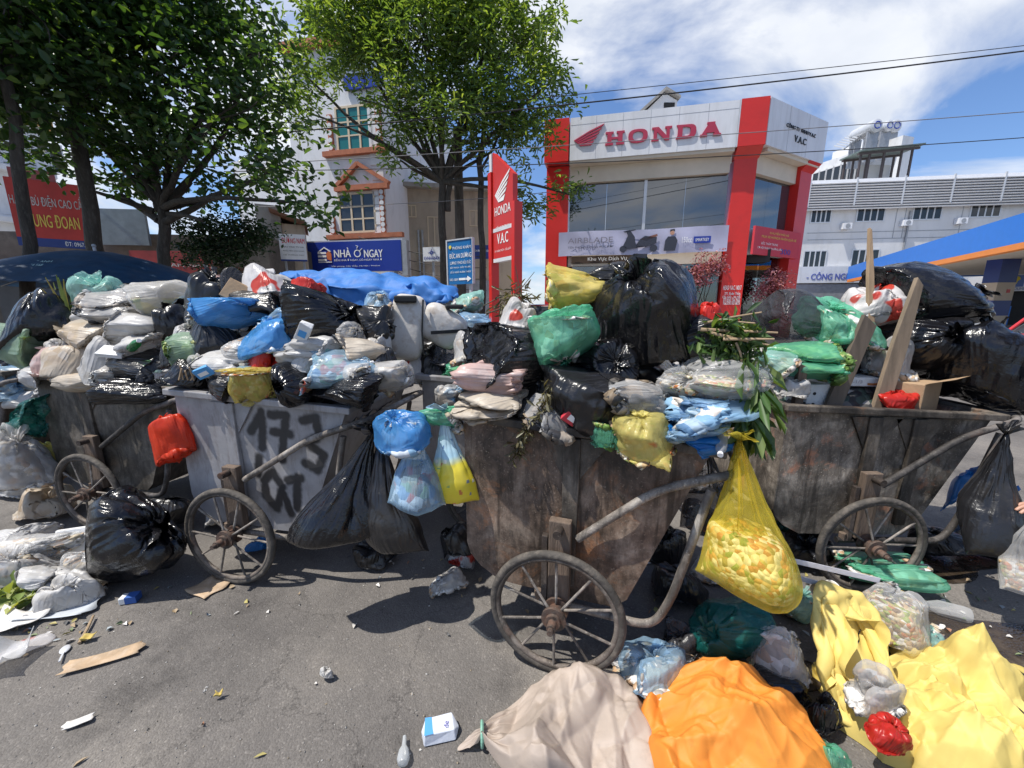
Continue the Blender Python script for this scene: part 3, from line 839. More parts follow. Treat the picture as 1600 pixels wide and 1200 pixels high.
# upper glass wall in separate panes
r0, r1 = 1.04, pl - 0.02
zg0 = hon.px(1000, 362, OV)[1]; zg1 = zf0 - 0.76
nP = 4
for i in range(nP):
    xa = r0 + (r1 - r0) * i / nP; xb = r0 + (r1 - r0) * (i + 1) / nP
    hon.box('glass_pane', M_SHOWG, xa + 0.004, xb - 0.004, OV + 0.1, OV + 0.13, zg0, zg1)
hon.box('mullion', M_ALU, (r0 + r1) / 2 - 0.06, (r0 + r1) / 2 + 0.06, OV + 0.02, OV + 0.098, zg0, zg1)
hon.box('transom', M_GREYM, r0, r1, OV + 0.02, OV + 0.15, zg0 - 0.1, zg0 - 0.004)
for xa, xb in ((0.2, (Ls - 1.0) / 2 - 0.01), ((Ls - 1.0) / 2, Ls - 1.0)):
    hs.box('glass_pane', M_SHOWG, xa, xb, OV + 0.1, OV + 0.13, zg0, zf0 - 0.81)
hs.box('spandrel', M_WHITEP, 0.12, Ls - 0.99, OV - 0.05, OV + 0.2, zg0 - 1.0, zg0 - 0.005)
# ground floor: beam, clear panes, doorway
zb = zg0 - 1.0
hon.box('spandrel', M_BEIGE, r0, r1, OV, OV + 0.3, zb - 0.35, zg0 - 0.11)
M_CP = clear_pane('shop_pane')
for i in range(5):
    xa = r0 + (r1 - r0) * i / 5; xb = r0 + (r1 - r0) * (i + 1) / 5
    hon.box('glass_pane', M_CP, xa + 0.01, xb - 0.01, OV + 0.12, OV + 0.135, 0.15, zb - 0.354)
    hon.box('mullion', M_GREYM, xb - 0.009, xb + 0.009, OV + 0.09, OV + 0.16, 0.15, zb - 0.354)
for i in range(2):
    xa = 0.2 + (Ls - 1.2) * i / 2; xb = 0.2 + (Ls - 1.2) * (i + 1) / 2
    hs.box('glass_pane', M_CP, xa + 0.01, xb - 0.01, OV + 0.12, OV + 0.135, 0.15, zb - 0.01)
hon.box('interior_wall', paint('showroom_inside', (0.035, 0.033, 0.035), rough=0.8), 0.3, Lh + 2.0, 5.0, 5.2, 0.15, zb + 0.4)
hon.box('upper_floor', M_DARK, 0.3, Lh + 1.0, OV + 0.5, 5.0, zb - 0.3, zb + 0.2)
hon.box('floor_slab', M_BEIGE, 0.3, Lh + 1.0, OV + 0.2, 5.0, 0.0, 0.14)
hon.box('roof_slab', M_WHITEP, 0.2, Lh + 0.5, OV + 0.4, 5.2, ztop - 0.6, ztop - 0.3)
hon.box('side_wall', M_WALLG, -0.02, 0.045, OV + 0.5, 6.0, 0, ztop - 0.6)
r = hon.rect(915, 401, 1000, 409, OV)
hon.box('service_sign', paint('brown_sign', (0.06, 0.035, 0.02)), r[0] - 0.6, r[1] - 0.1, OV - 0.06, OV - 0.003, r[2] - 0.05, r[3] + 0.05)
hon.text('Khu Vực Dịch Vụ', M_WHITEL, (r[0] + 0.1, r[1] - 0.55, r[2] + 0.02, r[3]), OV - 0.062)
# raised lettering and winged emblem
M_HON = paint('crimson_letters', (0.42, 0.03, 0.07), rough=0.4, var=0.1, bump=0)
def hrow(fr, x0, x1, yt0, yb0, yt1, yb1):
    return (fr.px(x0, (yt0 + yb0) / 2)[0], fr.px(x1, (yt1 + yb1) / 2)[0], (fr.px(x0, yb0)[1] + fr.px(x1, yb1)[1]) / 2, (fr.px(x0, yt0)[1] + fr.px(x1, yt1)[1]) / 2)
def slab_letters(fr, word, rect, y, mat, ex=0.1):
    """slab serif capitals built from strokes"""
    G = {
     'H': [[(0, 0), (.42, 0), (.42, .16), (.33, .16), (.33, .42), (.67, .42), (.67, .16), (.58, .16), (.58, 0), (1, 0), (1, .16), (.9, .16), (.9, .84), (1, .84), (1, 1), (.58, 1), (.58, .84), (.67, .84), (.67, .58), (.33, .58), (.33, .84), (.42, .84), (.42, 1), (0, 1), (0, .84), (.1, .84), (.1, .16), (0, .16)]],
     'N': [[(0, 0), (.36, 0), (.36, .16), (.27, .16), (.27, .66), (.7, 0), (.9, 0), (.9, .84), (1, .84), (1, 1), (.66, 1), (.66, .84), (.74, .84), (.74, .36), (.33, 1), (0, 1), (0, .84), (.1, .84), (.1, .16), (0, .16)]],
     'A': [[(0, 0), (.34, 0), (.34, .16), (.28, .16), (.31, .26), (.66, .26), (.69, .16), (.62, .16), (.62, 0), (1, 0), (1, .16), (.93, .16), (.68, .86), (.68, 1), (.3, 1), (.3, .86), (.36, .86), (.07, .16), (0, .16)]],
    }
    n = len(word); gap = 0.035; wx = (rect[1] - rect[0]); cw = (wx - gap * wx * (n - 1)) / n
    for i, ch in enumerate(word):
        x0 = rect[0] + i * (cw + gap * wx); H = rect[3] - rect[2]; z0 = rect[2]
        m = MB()
        if ch in 'OD':
            k = 20; ring = []
            for j in range(k):
                a = 2 * math.pi * j / k; ca, sa = math.cos(a), math.sin(a)
                e = lambda v, p: math.copysign(abs(v) ** p, v)
                if ch == 'O': o_ = (0.5 + 0.5 * e(ca, .75), 0.5 + 0.5 * e(sa, .75)); i_ = (0.5 + 0.27 * e(ca, .8), 0.5 + 0.33 * e(sa, .8))
                else:
                    v = max(-1, min(1, sa * 1.6))
                    if ca <= 0.01: o_ = (.02 if abs(v) > .7 else .1, .5 + .5 * v); i_ = (.33, .5 + .33 * v)
                    else: o_ = (.5 + .5 * e(ca, .6), .5 + .5 * e(sa, .7)); i_ = (.45 + .28 * e(ca, .7), .5 + .33 * e(sa, .7))
                ring.append((o_, i_))
            V = []
            for yy in (y - ex, y):
                for o_, i_ in ring:
                    V += [(x0 + o_[0] * cw, yy, z0 + o_[1] * H), (x0 + i_[0] * cw, yy, z0 + i_[1] * H)]
            F = []
            for j in range(k):
                a, c = 2 * j, 2 * ((j + 1) % k)
                F += [(a, c, c + 1, a + 1), (a, a + 2 * k, c + 2 * k, c), (a + 1, c + 1, c + 1 + 2 * k, a + 1 + 2 * k)]
            m.add(V, F)
        else:
            for poly in G[ch]: m.prism([(x0 + p[0] * cw, z0 + p[1] * H) for p in poly], y - ex, y)
            if ch == 'A': pass
        fr.fix(m.build('letter', mat, fr.o))
slab_letters(hon, 'HONDA', hrow(hon, 946, 1127, 207, 229, 190, 211), -0.005, M_HON, .05)
wr = hrow(hon, 897, 944, 200, 231, 192, 224)
def wing(fr, rr, y, mat, ex=0.06, name='wing_emblem'):
    m = MB(); W_, H_ = rr[1] - rr[0], rr[3] - rr[2]
    for k in range(5):                          # five feathers with clear gaps between them
        t0, t1 = (1.0 - .075 * k, 1.0 - .195 * k), (.93 - .075 * k, .88 - .195 * k)
        m0, m1 = (.50 - .02 * k, .70 - .145 * k), (.47 - .02 * k, .60 - .145 * k)
        e0, e1 = (.0 + .05 * k, .30 - .06 * k), (.03 + .05 * k, .245 - .06 * k)
        if k == 4: t0, t1, m0, m1, e0, e1 = (.68, .20), (.58, .0), (.42, .13), (.36, .0), (.20, .06), (.22, .0)
        poly = [t0, t1, m1, e1, e0, m0]
        m.prism([(rr[0] + p[0] * W_, rr[2] + p[1] * H_) for p in poly][::-1], y - ex, y)
    return fr.fix(m.build(name, mat, fr.o))
wing(hon, wr, -0.005, M_HON, 0.05)
rr = hrow(hs, 1229, 1274, 190, 197, 209, 217); hs.text('CÔNG TY TNHH V.A.C', M_BLACKL, rr, -0.003, bold=0.02, extrude=0.02)
rr = hrow(hs, 1241, 1259, 211, 221, 217, 228); hs.text('V.A.C', M_BLACKL, rr, -0.003, bold=0.03, extrude=0.02)
for bdy, y0, y1, xa, xb in (('HEAD V.A.C 14017', 446, 453, 1129, 1167), ('371 Xuân Thủy,', 456, 462, 1132, 1163), ('Cầu Giấy - Hà Nội', 461, 467, 1129, 1164), ('ĐT:0243 754 7936', 466, 472, 1130, 1164), ('Fax:0243 833 8833', 471, 476, 1130, 1164)):
    q = hon.rect(xa, y0, xb, y1, OV - 0.2); hon.text(bdy, M_WHITEL, (max(q[0], pl + 0.12), min(q[1], Lh - 0.16), q[2], q[3]), OV - 0.203, bold=0.015)
# cloth advertisement hung across the front
q = hon.rect(873, 358, 1137, 397, 0.2)
ban = tag(empty('advertising_banner', hon.W @ Vector((q[0], 0.2, q[2])), math.atan2((hon.B - hon.A).y, (hon.B - hon.A).x)), 'long lilac cloth banner advertising a scooter across the showroom front', 'banner')
bw, bh = q[1] - q[0], q[3] - q[2]
nx_, nz_ = 60, 10; V = []
rg = random.Random(4)
for j in range(nz_ + 1):
    for i in range(nx_ + 1):
        x = bw * i / nx_; z = bh * j / nz_
        V.append((x, 0.03 * math.sin(x * 2.1 + z * 1.4) * math.sin(z / bh * 3.14) + 0.012 * math.sin(x * 9 + z * 5), z + 0.02 * math.sin(x * 1.3)))
F = [(j * (nx_ + 1) + i, j * (nx_ + 1) + i + 1, (j + 1) * (nx_ + 1) + i + 1, (j + 1) * (nx_ + 1) + i) for j in range(nz_) for i in range(nx_)]
link_mesh('cloth', mesh_from('cloth', V, F, True), paint('lilac_cloth', (0.42, 0.42, 0.56), rough=0.6, var=0.22, scale=0.6, bump=0), ban)
M_BANG = flat('banner_grey', (0.2, 0.19, 0.24)); M_BAND = flat('banner_dark', (0.03, 0.035, 0.055)); M_SKIN = paint('skin_tone', (0.45, 0.24, 0.16), rough=0.5, bump=0)
text('print_lettering', 'AIRBLADE', M_BANG, ban, bw * 0.06, bw * 0.34, bh * 0.52, bh * 0.74, -0.06)
text('print_lettering', 'TIÊN PHONG CHUẨN MỰC MỚI', M_BAND, ban, bw * 0.06, bw * 0.34, bh * 0.28, bh * 0.44, -0.06)
text('print_lettering', '150cc', M_WHITEL, ban, bw * 0.745, bw * 0.80, bh * 0.40, bh * 0.62, -0.06)
MB().prism([(bw * .81, bh * .36), (bw * .905, bh * .36), (bw * .905, bh * .62), (bw * .81, bh * .62)], -0.058, -0.05).build('print_box', M_BLUES, ban)
text('print_lettering', 'SMARTKEY', M_WHITEL, ban, bw * .82, bw * .895, bh * .43, bh * .55, -0.06)
def printed(name, polys, mat):
    m = MB()
    for p in polys: m.prism([(bw * a, bh * b_) for a, b_ in p], -0.056, -0.05)
    return m.build(name, mat, ban)
def disc(cx, cz, r, n=14): return [(cx + r * math.cos(2 * math.pi * i / n), cz + r * 6.2 * math.sin(2 * math.pi * i / n)) for i in range(n)]
printed('printed_scooter', [disc(.405, .22, .022), disc(.585, .22, .022), [(.40, .3), (.43, .75), (.415, .95), (.44, .98), (.47, .7), (.48, .35), (.55, .3), (.60, .42), (.60, .66), (.53, .72), (.50, .58), (.48, .25), (.43, .2)], [(.40, .93), (.47, 1.0), (.475, .96), (.41, .88)]], M_BAND)
printed('printed_saddle', [[(.50, .6), (.6, .78), (.605, .7), (.54, .52)]], flat('banner_brown', (0.22, 0.09, 0.06)))
printed('printed_figure', [[(.645, .1), (.65, .52), (.665, .66), (.705, .66), (.72, .5), (.71, .1)]], M_BAND)
printed('printed_face', [disc(.687, .8, .013)], M_SKIN)
printed('printed_hair', [[(.673, .84), (.675, .93), (.70, .95), (.702, .84), (.69, .89)]], M_BLACKL)
q = hs.rect(1186, 351, 1259, 402, OV - 0.06)
sp_ = hs.box('promotion_board', flat('promo_red', (0.55, 0.04, 0.06)), 0.32, Ls - 0.5, OV - 0.35, OV - 0.255, zg0 - 1.05, zg0 + 0.02)
for bdy, a, b_, c, d, mt in (('KHUYẾN MÃI HÈ', .30, .72, .78, .9, 'y'), ('MUA XE HONDA NHẬN QUÀ HÈ', .14, .9, .6, .74, 'y'), ('BỐC THĂM TRÚNG', .15, .5, .38, .5, 'w'), ('CƠ HỘI TRÚNG THƯỞNG LỚN', .08, .6, .2, .32, 'w'), ('300', .58, .8, .1, .3, 'b')):
    W_ = Ls - 0.82; X0 = 0.32; Z0 = zg0 - 1.05; HH = 1.07
    text('board_lettering', bdy, {'y': flat('yellow_letters', (0.75, 0.55, 0.1)), 'w': M_WHITEL, 'b': M_BLUES}[mt], sp_, X0 + a * W_, X0 + b_ * W_, Z0 + c * HH, Z0 + d * HH, OV - 0.357)
# gabled roof light standing on the showroom roof
rl = Front('roof_hut', (at(985, 160, 22).x, 22.0), (at(1058, 160, 22).x, 22.0), 'small grey gabled roof hut rising behind the showroom fascia', 'roof hut')
z_ = rl.px(1030, 145)[1]
rl.fix(MB().prism([(0, z_ - 3.5), (rl.L, z_ - 3.5), (rl.L, z_ - 0.35), (rl.L * .72, z_), (0, z_ - 1.6)], 0, 3).build('wall', M_WALLG, rl.o))
rl.box('window', M_DARK, rl.L * .72, rl.L * .95, -0.03, 0.05, z_ - 1.0, z_ - 0.45)
MB().prism([(-0.2, z_ - 1.6), (rl.L * .72, z_ + 0.06), (rl.L + .1, z_ - .3), (rl.L + .1, z_ - .2), (rl.L * .72, z_ + .2), (-.2, z_ - 1.45)], -0.2, 3.2).build('roof', M_CONC, rl.o)

# ---------------------------------------------------------------- free-standing dealer pylon
pA = at(770, 420, 11.3); pB = at(826, 420, 10.2)
py_ = Front('dealer_pylon', (pA.x, pA.y), (pA.x + 0.64, pA.y - 1.0), 'tall red dealer pylon sign with white wing and slanted top', 'sign')
zt = py_.px(776, 238)[1]; Lp = py_.L
py_.box('post', M_RED, -0.02, 0.14, -0.12, 0.12, 0, py_.px(776, 268)[1])
py_.box('post', M_RED, Lp - 0.02, Lp + 0.12, -0.12, 0.12, 0, py_.px(815, 305)[1] - 0.1)
py_.box('cap', M_WHITEP, 0.0, 0.12, -0.08, 0.08, py_.px(776, 267)[1], zt)
p0 = 0.17; p1 = Lp - 0.03
z2 = py_.px(800, 350)[1]; z3 = py_.px(800, 356)[1]; z4 = py_.px(800, 400)[1]
MB().prism([(p0, z2), (p1, z2), (p1, zt - 0.75), (p0, zt)], -0.07, 0.07).build('upper_panel', M_SIGNRED, py_.o)
MB().prism([(p0, z4), (p1, z4), (p1, z3), (p0, z3)], -0.07, 0.07).build('lower_panel', M_SIGNRED, py_.o)
py_.box('panel_strip', M_WHITEP, p0, p1, -0.075, 0.075, z2 - 0.1, z2 - 0.004)
py_.box('panel_strip', M_WHITEP, p0, p1, -0.075, 0.075, z4 - 0.1, z4 - 0.004)
w_ = p1 - p0
wing(py_, (p0 + 0.12 * w_, p1 - 0.12 * w_, z2 + 0.62, z2 + 1.3), -0.072, M_WHITEL, 0.01)
py_.text('HONDA', M_WHITEL, (p0 + .1 * w_, p1 - .1 * w_, z2 + .3, z2 + .52), -0.072, bold=0.02)
py_.text('CÔNG TY TNHH', M_WHITEL, (p0 + .15 * w_, p1 - .15 * w_, z4 + .72, z4 + .82), -0.072, bold=0.01)
py_.text('V.A.C', M_WHITEL, (p0 + .22 * w_, p1 - .22 * w_, z4 + .36, z4 + .62), -0.072, bold=0.03)
py_.text('371 XUÂN THỦY - CẦU GIẤY', M_WHITEL, (p0 + .08 * w_, p1 - .08 * w_, z4 + .16, z4 + .24), -0.072)

# ---------------------------------------------------------------- white works building at the right
wb = Front('works_building', (at(1225, 300, 43).x, 43.0), (at(1760, 300, 39).x, 39.0), 'wide white works building with louvred parapet behind the fuel station', 'building')
zT = (wb.px(1300, 281)[1] + wb.px(1560, 272)[1]) / 2; zL = (wb.px(1300, 326)[1] + wb.px(1560, 314)[1]) / 2
wb.box('wall', M_WALLG, 0, wb.L, 0, 8, 0, zL)
wb.box('parapet', M_WALLG, 0, wb.L, 0.05, 8, zL + 0.004, zT - 0.1)
slat = MB().box(0, wb.L, -0.75, 0.04, -0.05, 0.05).build('louvre_slat', M_ALU, wb.o)
ns = 11
for k in range(ns):
    c = slat if k == 0 else slat.copy()
    if k: COL.objects.link(c)
    c.location = (0, 0, zL + 0.12 + (zT - zL - 0.15) * k / (ns - 1)); c.rotation_euler = (RAD(38), 0, 0)
for i in range(7):
    x = wb.L * (i + 0.5) / 7; wb.box('louvre_post', M_ALU, x - 0.07, x + 0.07, -0.62, -0.5, zL, zT)
for (a, b_, c, d) in ((1268, 328, 1297, 347), (1340, 322, 1381, 345), (1428, 319, 1470, 342), (1518, 316, 1562, 338), (1256, 393, 1289, 417), (1331, 391, 1371, 416), (1615, 312, 1660, 334)):
    q = wb.rect(a, b_, c, d); window(wb, q[0], q[1], q[2], q[3], M_ALU, M_DGLASS, 4, 1, fw=0.12, depth_=0.2, out=-0.06)
for yy in (371, 360):
    q = wb.rect(1262, yy, 1600, yy + 1); wb.box('wall_groove', M_GREYM, q[0], q[1], -0.02, 0.02, q[2], q[2] + 0.07)
for xx in (1398, 1412, 1500):
    q = wb.rect(xx, 322, xx + 1, 372); wb.box('wall_groove', M_GREYM, q[0], q[0] + 0.07, -0.015, 0.02, q[2], q[3])
for (a, b_) in ((1312, 350), (1405, 345), (1490, 342)):
    q = wb.rect(a, b_, a + 13, b_ + 9); ac = wb.box('air_conditioner', M_WHITEP, q[0], q[1], -0.6, -0.03, q[2], q[3]); MB().cyl(((q[0] + q[1]) / 2, -.6, (q[2] + q[3]) / 2), ((q[0] + q[1]) / 2, -.63, (q[2] + q[3]) / 2), (q[3] - q[2]) * .38, 18).build('fan_grille', M_GREYM, ac)
q = wb.rect(1412, 330, 1414, 420); wb.box('drain_pipe', M_GREYM, q[0], q[1], -.2, -.03, 2, q[3])
q = wb.rect(1240, 421, 1440, 442); sg = wb.box('sign_board', M_WHITEP, q[0], q[1], -0.5, -0.1, q[2], q[3] + 0.3)
q2 = wb.rect(1256, 427, 1330, 440); text('sign_lettering', '- CÔNG NGHỆ', flat('indigo_letters', (0.1, 0.13, 0.42)), sg, q2[0], q2[1], q2[2], q2[3] + 0.15, -0.51, bold=0.03, extrude=0.02)
q = wb.rect(1240, 444, 1440, 470); wb.box('shutter', M_GREYM, q[0], q[1], -0.3, -0.02, 0, q[3])
# hotel storey and roof tanks behind it
rb = Front('rooftop_storey', (at(1268, 270, 60).x, 60.0), (at(1400, 270, 50).x, 50.0), 'glazed white upper storey stepping up behind the louvred building', 'building')
zz = rb.px(1340, 235)[1]
rb.box('wall', M_WALLW, 0, rb.L, 0.1, 2, 0, zz)
rb.box('upper_wall', M_WALLW, rb.L * .1, rb.L * .62, 2.1, 4, zz, zz + 1.6)
for k in range(7):
    xa = rb.L * (.03 + .09 * k); w = window(rb, xa, xa + rb.L * .07, zz - 4.4, zz - 1.2, M_WALLW, M_DGLASS, 1, 1, fw=0.2, depth_=0.3)
tk = Front('steel_shelter', (at(1350, 250, 44).x, 44.5), (at(1436, 250, 44).x, 44.5), 'brown steel frame shelter with sloping sheet roof on the rooftop', 'shelter')
zs0 = tk.px(1390, 277)[1] - 1.5; zs1 = tk.px(1390, 240)[1]
M_BST = paint('brown_steel', (0.07, 0.055, 0.055), rough=0.6)
for xa in (0.0, .16, .42, .74, .93):
    for yy in (0, 2.0): tk.box('post', M_BST, tk.L * xa, tk.L * xa + .16, yy, yy + .16, zs0, zs1 + .5 * xa)
MB().beam((-.3, 0, zs1 - .05), (tk.L + .3, 0, zs1 + .55), 0.2, 0.2).beam((-.3, 2, zs1 - .05), (tk.L + .3, 2, zs1 + .55), 0.2, 0.2).build('beam', M_BST, tk.o)
MB().prism([(-.3, zs1 + .1), (tk.L + .5, zs1 + .75), (tk.L + .5, zs1 + .9), (-.3, zs1 + .25)], -.4, 2.4).build('roof', paint('green_roof_sheet', (0.12, 0.16, 0.15), rough=0.5), tk.o)
tk.box('back_wall', M_WALLG, tk.L * .35, tk.L * .96, 2.4, 2.6, zs0 - 1, zs1 - .3)
for k, (xa, xb) in enumerate(((1341, 1362), (1362, 1380), (1372, 1392))):
    a = at((xa + xb) / 2, 206, 50 + k * 1.5); w_ = (xb - xa) / 600 * depth(a)
    t_ = tag(empty('water_tank', a - Vector((0, 0, w_ * .4))), ['steel water tank lying at the left of the rooftop row', 'steel water tank in the middle of the rooftop row', 'steel water tank at the right end of the rooftop row'][k], 'tank', 'rooftop water tanks')
    MB().tube([(0, -1.6, w_ * .45), (0, -1.45, w_ * .45), (0, 1.4, w_ * .45), (0, 1.6, w_ * .45)], [w_ * .3, w_ * .44, w_ * .44, w_ * .3], 20).build('barrel', M_ALU, t_, smooth=True)
    for yy in (-1.2, 1.0): MB().box(-w_ * .4, w_ * .4, yy, yy + .2, -3.0, w_ * .1).build('stand', M_GREYM, t_)
    MB().torus((0, -1.56, w_ * .45), w_ * .22, w_ * .05).build('end_ring', M_BLUES, t_)
# solar collector rack beside them
a = at(1338, 214, 50); sr_ = tag(empty('solar_heater', a), 'slanted ribbed solar heater beside the rooftop tanks', 'heater')
for k in range(7): MB().beam((-1.2 + k * .28, 0, -1.2 + .22 * k), (-.9 + k * .28, 2, -.2 + .22 * k), 0.12, 0.12).build('collector_tube', M_ALU, sr_)
MB().beam((-1.2, 0, -1.3), (.9, 0, .4), .1, .1).beam((0, 0, -1), (0, 0, -5), .1, .1).build('rack', M_GREYM, sr_)

# ---------------------------------------------------------------- fuel station canopy
fs = tag(empty('fuel_station_canopy', (21.5, 16.9, 0)), 'blue fuel station canopy with orange trim on blue and cream columns', 'canopy')
T = (33.3 - 21.5, 39.4 - 16.9); near = (-3.4, -6.5)
inn = (12.0, -6.3)                 # the way in under the roof
def quad_slab(a, b, c, d, z0, z1): return MB().prism_z([a, b, c, d], z0, z1)
def off(p, k): 
    l_ = math.hypot(*inn); return (p[0] + inn[0] / l_ * k, p[1] + inn[1] / l_ * k)
M_BLUEC = flat('canopy_blue', (0.004, 0.16, 0.62), 0.35); M_ORANGE = flat('canopy_orange', (0.75, 0.22, 0.015), 0.4)
quad_slab(off(near, 0.0), off(near, 0.35), off(T, 0.35), off(T, 0.0), 4.2, 5.45).build('fascia', M_BLUEC, fs)
quad_slab(off(near, -0.03), off(near, 0.33), off(T, 0.33), off(T, -0.03), 3.93, 4.195).build('trim', M_ORANGE, fs)
quad_slab(off(near, 0.36), off(near, 13), off(T, 13), off(T, 0.36), 4.3, 4.8).build('ceiling', paint('canopy_soffit', (0.66, 0.6, 0.53), rough=0.7, var=0.08), fs)
f2 = off(T, 0.0); e2 = off(T, 13)
MB().prism_z([f2, e2, (e2[0] + .15, e2[1] + .3), (f2[0] + .15, f2[1] + .3)], 4.2, 5.45).build('end_fascia', M_BLUEC, fs)
cpx = at(1556, 460, 24.0); cl = cpx - Vector((21.5, 16.9, 0))
M_NAVY = flat('navy_band', (0.012, 0.035, 0.2), 0.4); M_CREAM = flat('cream_band', (0.55, 0.46, 0.37), 0.6)
for z0, z1, mt in ((0, 1.0, M_CREAM), (1.0, 1.9, M_NAVY), (1.9, 2.95, M_CREAM), (2.95, 4.296, M_NAVY)):
    MB().box(cl.x - .55, cl.x + .55, cl.y - .4, cl.y + .4, z0 + 0.002, z1).build('column_band', mt, fs)
MB().box(cl.x + .1, cl.x + .3, cl.y - .42, cl.y - .403, 2.35, 2.55).build('no_smoking_plate', M_SIGNRED, fs)
ks = Front('fuel_kiosk', (at(1566, 440, 34).x, 34.5), (at(1680, 440, 32).x, 32.5), 'fuel station kiosk with white fascia and yellow emblem', 'kiosk')
zz = ks.px(1590, 455)[1]
ks.box('wall', M_DARK, 0, ks.L, 0, 4, 0, zz); ks.box('fascia', M_WHITEP, -0.3, ks.L, -0.4, 4, zz + 0.004, ks.px(1590, 428)[1])
q = ks.rect(1577, 430, 1600, 448, -0.4)
eb = ks.box('emblem', flat('emblem_blue', (0.12, 0.2, 0.5)), q[0], q[1], -0.45, -0.404, q[2], q[3])
MB().prism([(q[0] + (q[1] - q[0]) * (.3 + .25 * math.cos(t) + (.2 if math.sin(t) > 0 else 0)), q[2] + (q[3] - q[2]) * (.5 + .4 * math.sin(t))) for t in [i * .42 for i in range(15)]], -0.47, -0.452).build('emblem_mark', flat('emblem_yellow', (0.75, 0.6, 0.05)), eb)
q = ks.rect(1572, 449, 1605, 453, -0.4); ks.text('PETROLIMEX', M_BLUES, (q[0], q[1], q[2], q[3]), -0.404)
ks.box('counter_sign', M_BLUEC, ks.L * .05, ks.L * .25, -0.8, -0.5, 0, 1.6)
# ---------------------------------------------------------------- house above the blue shop sign
ho = Front('town_house', (at(470, 380, 19.6).x, 19.6), (at(607, 380, 18.6).x, 18.6), 'narrow white town house with terracotta window trim and pediment', 'house')
ho.box('wall', M_WALLW, 0, ho.L, 0, 9, 0, 12.5)
q = ho.rect(528, 168, 580, 233); w1 = window(ho, q[0], q[1], q[2], q[3], M_CREAMF, M_TEAL, 3, 3, fw=0.09, depth_=0.14, out=-0.05)
q2 = ho.rect(533, 304, 585, 361); w2 = window(ho, q2[0], q2[1], q2[2], q2[3], M_CREAMF, M_DGLASS, 3, 3, fw=0.09, depth_=0.14, out=-0.05)
def studs(fr, x0, x1, z0, z1, n):
    st = fr.box('trim_strip', M_TERRA, x0, x1, -0.09, -0.002, z0, z1)
    for k in range(n):
        z = z0 + (z1 - z0) * (k + .5) / n
        MB().cyl(((x0 + x1) / 2, -0.091, z), ((x0 + x1) / 2, -0.12, z), min((x1 - x0) * .46, (z1 - z0) / n * .45), 14).build('stud', M_WALLW, st)
for a in ((514, 180, 521, 238, 5), (588, 165, 597, 230, 5), (595, 296, 603, 364, 8), (518, 340, 525, 366, 3)):
    q = ho.rect(*a[:4]); studs(ho, q[0], q[1], q[2], q[3], a[4])
for a in ((508, 235, 605, 243), (526, 290, 609, 298), (514, 366, 632, 373)):
    q = ho.rect(*a); ho.box('ledge', M_TERRA, max(-.2, q[0]), q[1], -0.22, -0.002, q[2], q[3])
q = ho.rect(526, 256, 609, 290); xm = (q[0] + q[1]) / 2 - .15
MB().beam((q[0], -.1, q[2]), (xm, -.1, q[3]), .2, .16).beam((xm, -.1, q[3]), (q[1], -.1, q[2]), .2, .16).build('pediment', M_TERRA, ho.o)
for k in range(9):
    z = 4.6 + k * .62; ho.box('quoin', M_WALLW, ho.L - .62, ho.L - .02, -0.05, -0.003, z, z + .52)
q = ho.rect(540, 118, 600, 140); ho.box('roof_banner', M_BLUES, q[0], q[1], -0.15, -0.05, q[2], q[3])
q = ho.rect(470, 88, 610, 96); ho.box('cornice', M_TERRA, 0, ho.L + .2, -0.3, 0.2, 12.5, 12.8)
sn = Front('shop_sign', (at(473, 400, 18.0).x, 18.0), (at(628, 400, 17.2).x, 17.2), 'dark blue shop sign reading NHÀ Ở NGAY below the town house', 'sign')
q = sn.rect(473, 377, 627, 424); sn.box('board', M_BLUES, q[0], q[1], 0, 0.3, q[2], q[3])
sn.box('board_frame', M_ALU, q[0] - .05, q[1] + .05, 0.05, 0.28, q[3], q[3] + .06)
sn.box('side_return', M_GREYM, q[1] + .002, q[1] + .25, 0.02, .3, q[2] - .2, q[3])
sn.box('support', M_GREYM, q[0] + .3, q[0] + .42, .1, .25, 0, q[2]); sn.box('support', M_GREYM, q[1] - .42, q[1] - .3, .1, .25, 0, q[2])
sn.text('NHÀ', M_WHITEL, sn.rect(522, 387, 548, 402), -0.004, bold=0.03); sn.text('NGAY', M_WHITEL, sn.rect(569, 390, 598, 402), -0.004, bold=0.03)
q5 = sn.rect(553, 390, 564, 402); sn.text('O', M_WHITEL, q5, -0.004)
MB().beam((q5[1] - .05, -.01, q5[3] - .06), (q5[1] + .08, -.01, q5[3] + .04), .02, .05, up=(0, 1, 0)).beam(((q5[0] + q5[1]) / 2 - .04, -.012, q5[3] + .17), ((q5[0] + q5[1]) / 2 + .06, -.012, q5[3] + .14), .02, .04, up=(0, 1, 0)).beam(((q5[0] + q5[1]) / 2 + .05, -.014, q5[3] + .15), ((q5[0] + q5[1]) / 2, -.014, q5[3] + .04), .02, .04, up=(0, 1, 0)).build('letter_marks', M_WHITEL, sn.o)
sn.text('ĐẾN NHÀ Ở NGAY, CÓ NGAY NHÀ Ở', M_WHITEL, sn.rect(522, 403, 597, 408), -0.004)
sn.text('Văn phòng: Cầu Giấy, Hà Nội - Hotline', M_WHITEL, sn.rect(518, 414, 594, 417), -0.004)
l0 = sn.rect(497, 386, 518, 409); W_, H_ = l0[1] - l0[0], l0[3] - l0[2]
lg = MB()
for z in (.05, .3, .52): lg.prism([(l0[0] + a * W_, l0[2] + b_ * H_) for a, b_ in ((0, z), (.62, z), (.62, z + .14), (0, z + .14))], -.02, -.002)
lg.prism([(l0[0] + a * W_, l0[2] + b_ * H_) for a, b_ in ((0, .66), (.08, .66), (.5, .92), (.9, .66), (.98, .7), (.5, 1.0))], -.02, -.002)
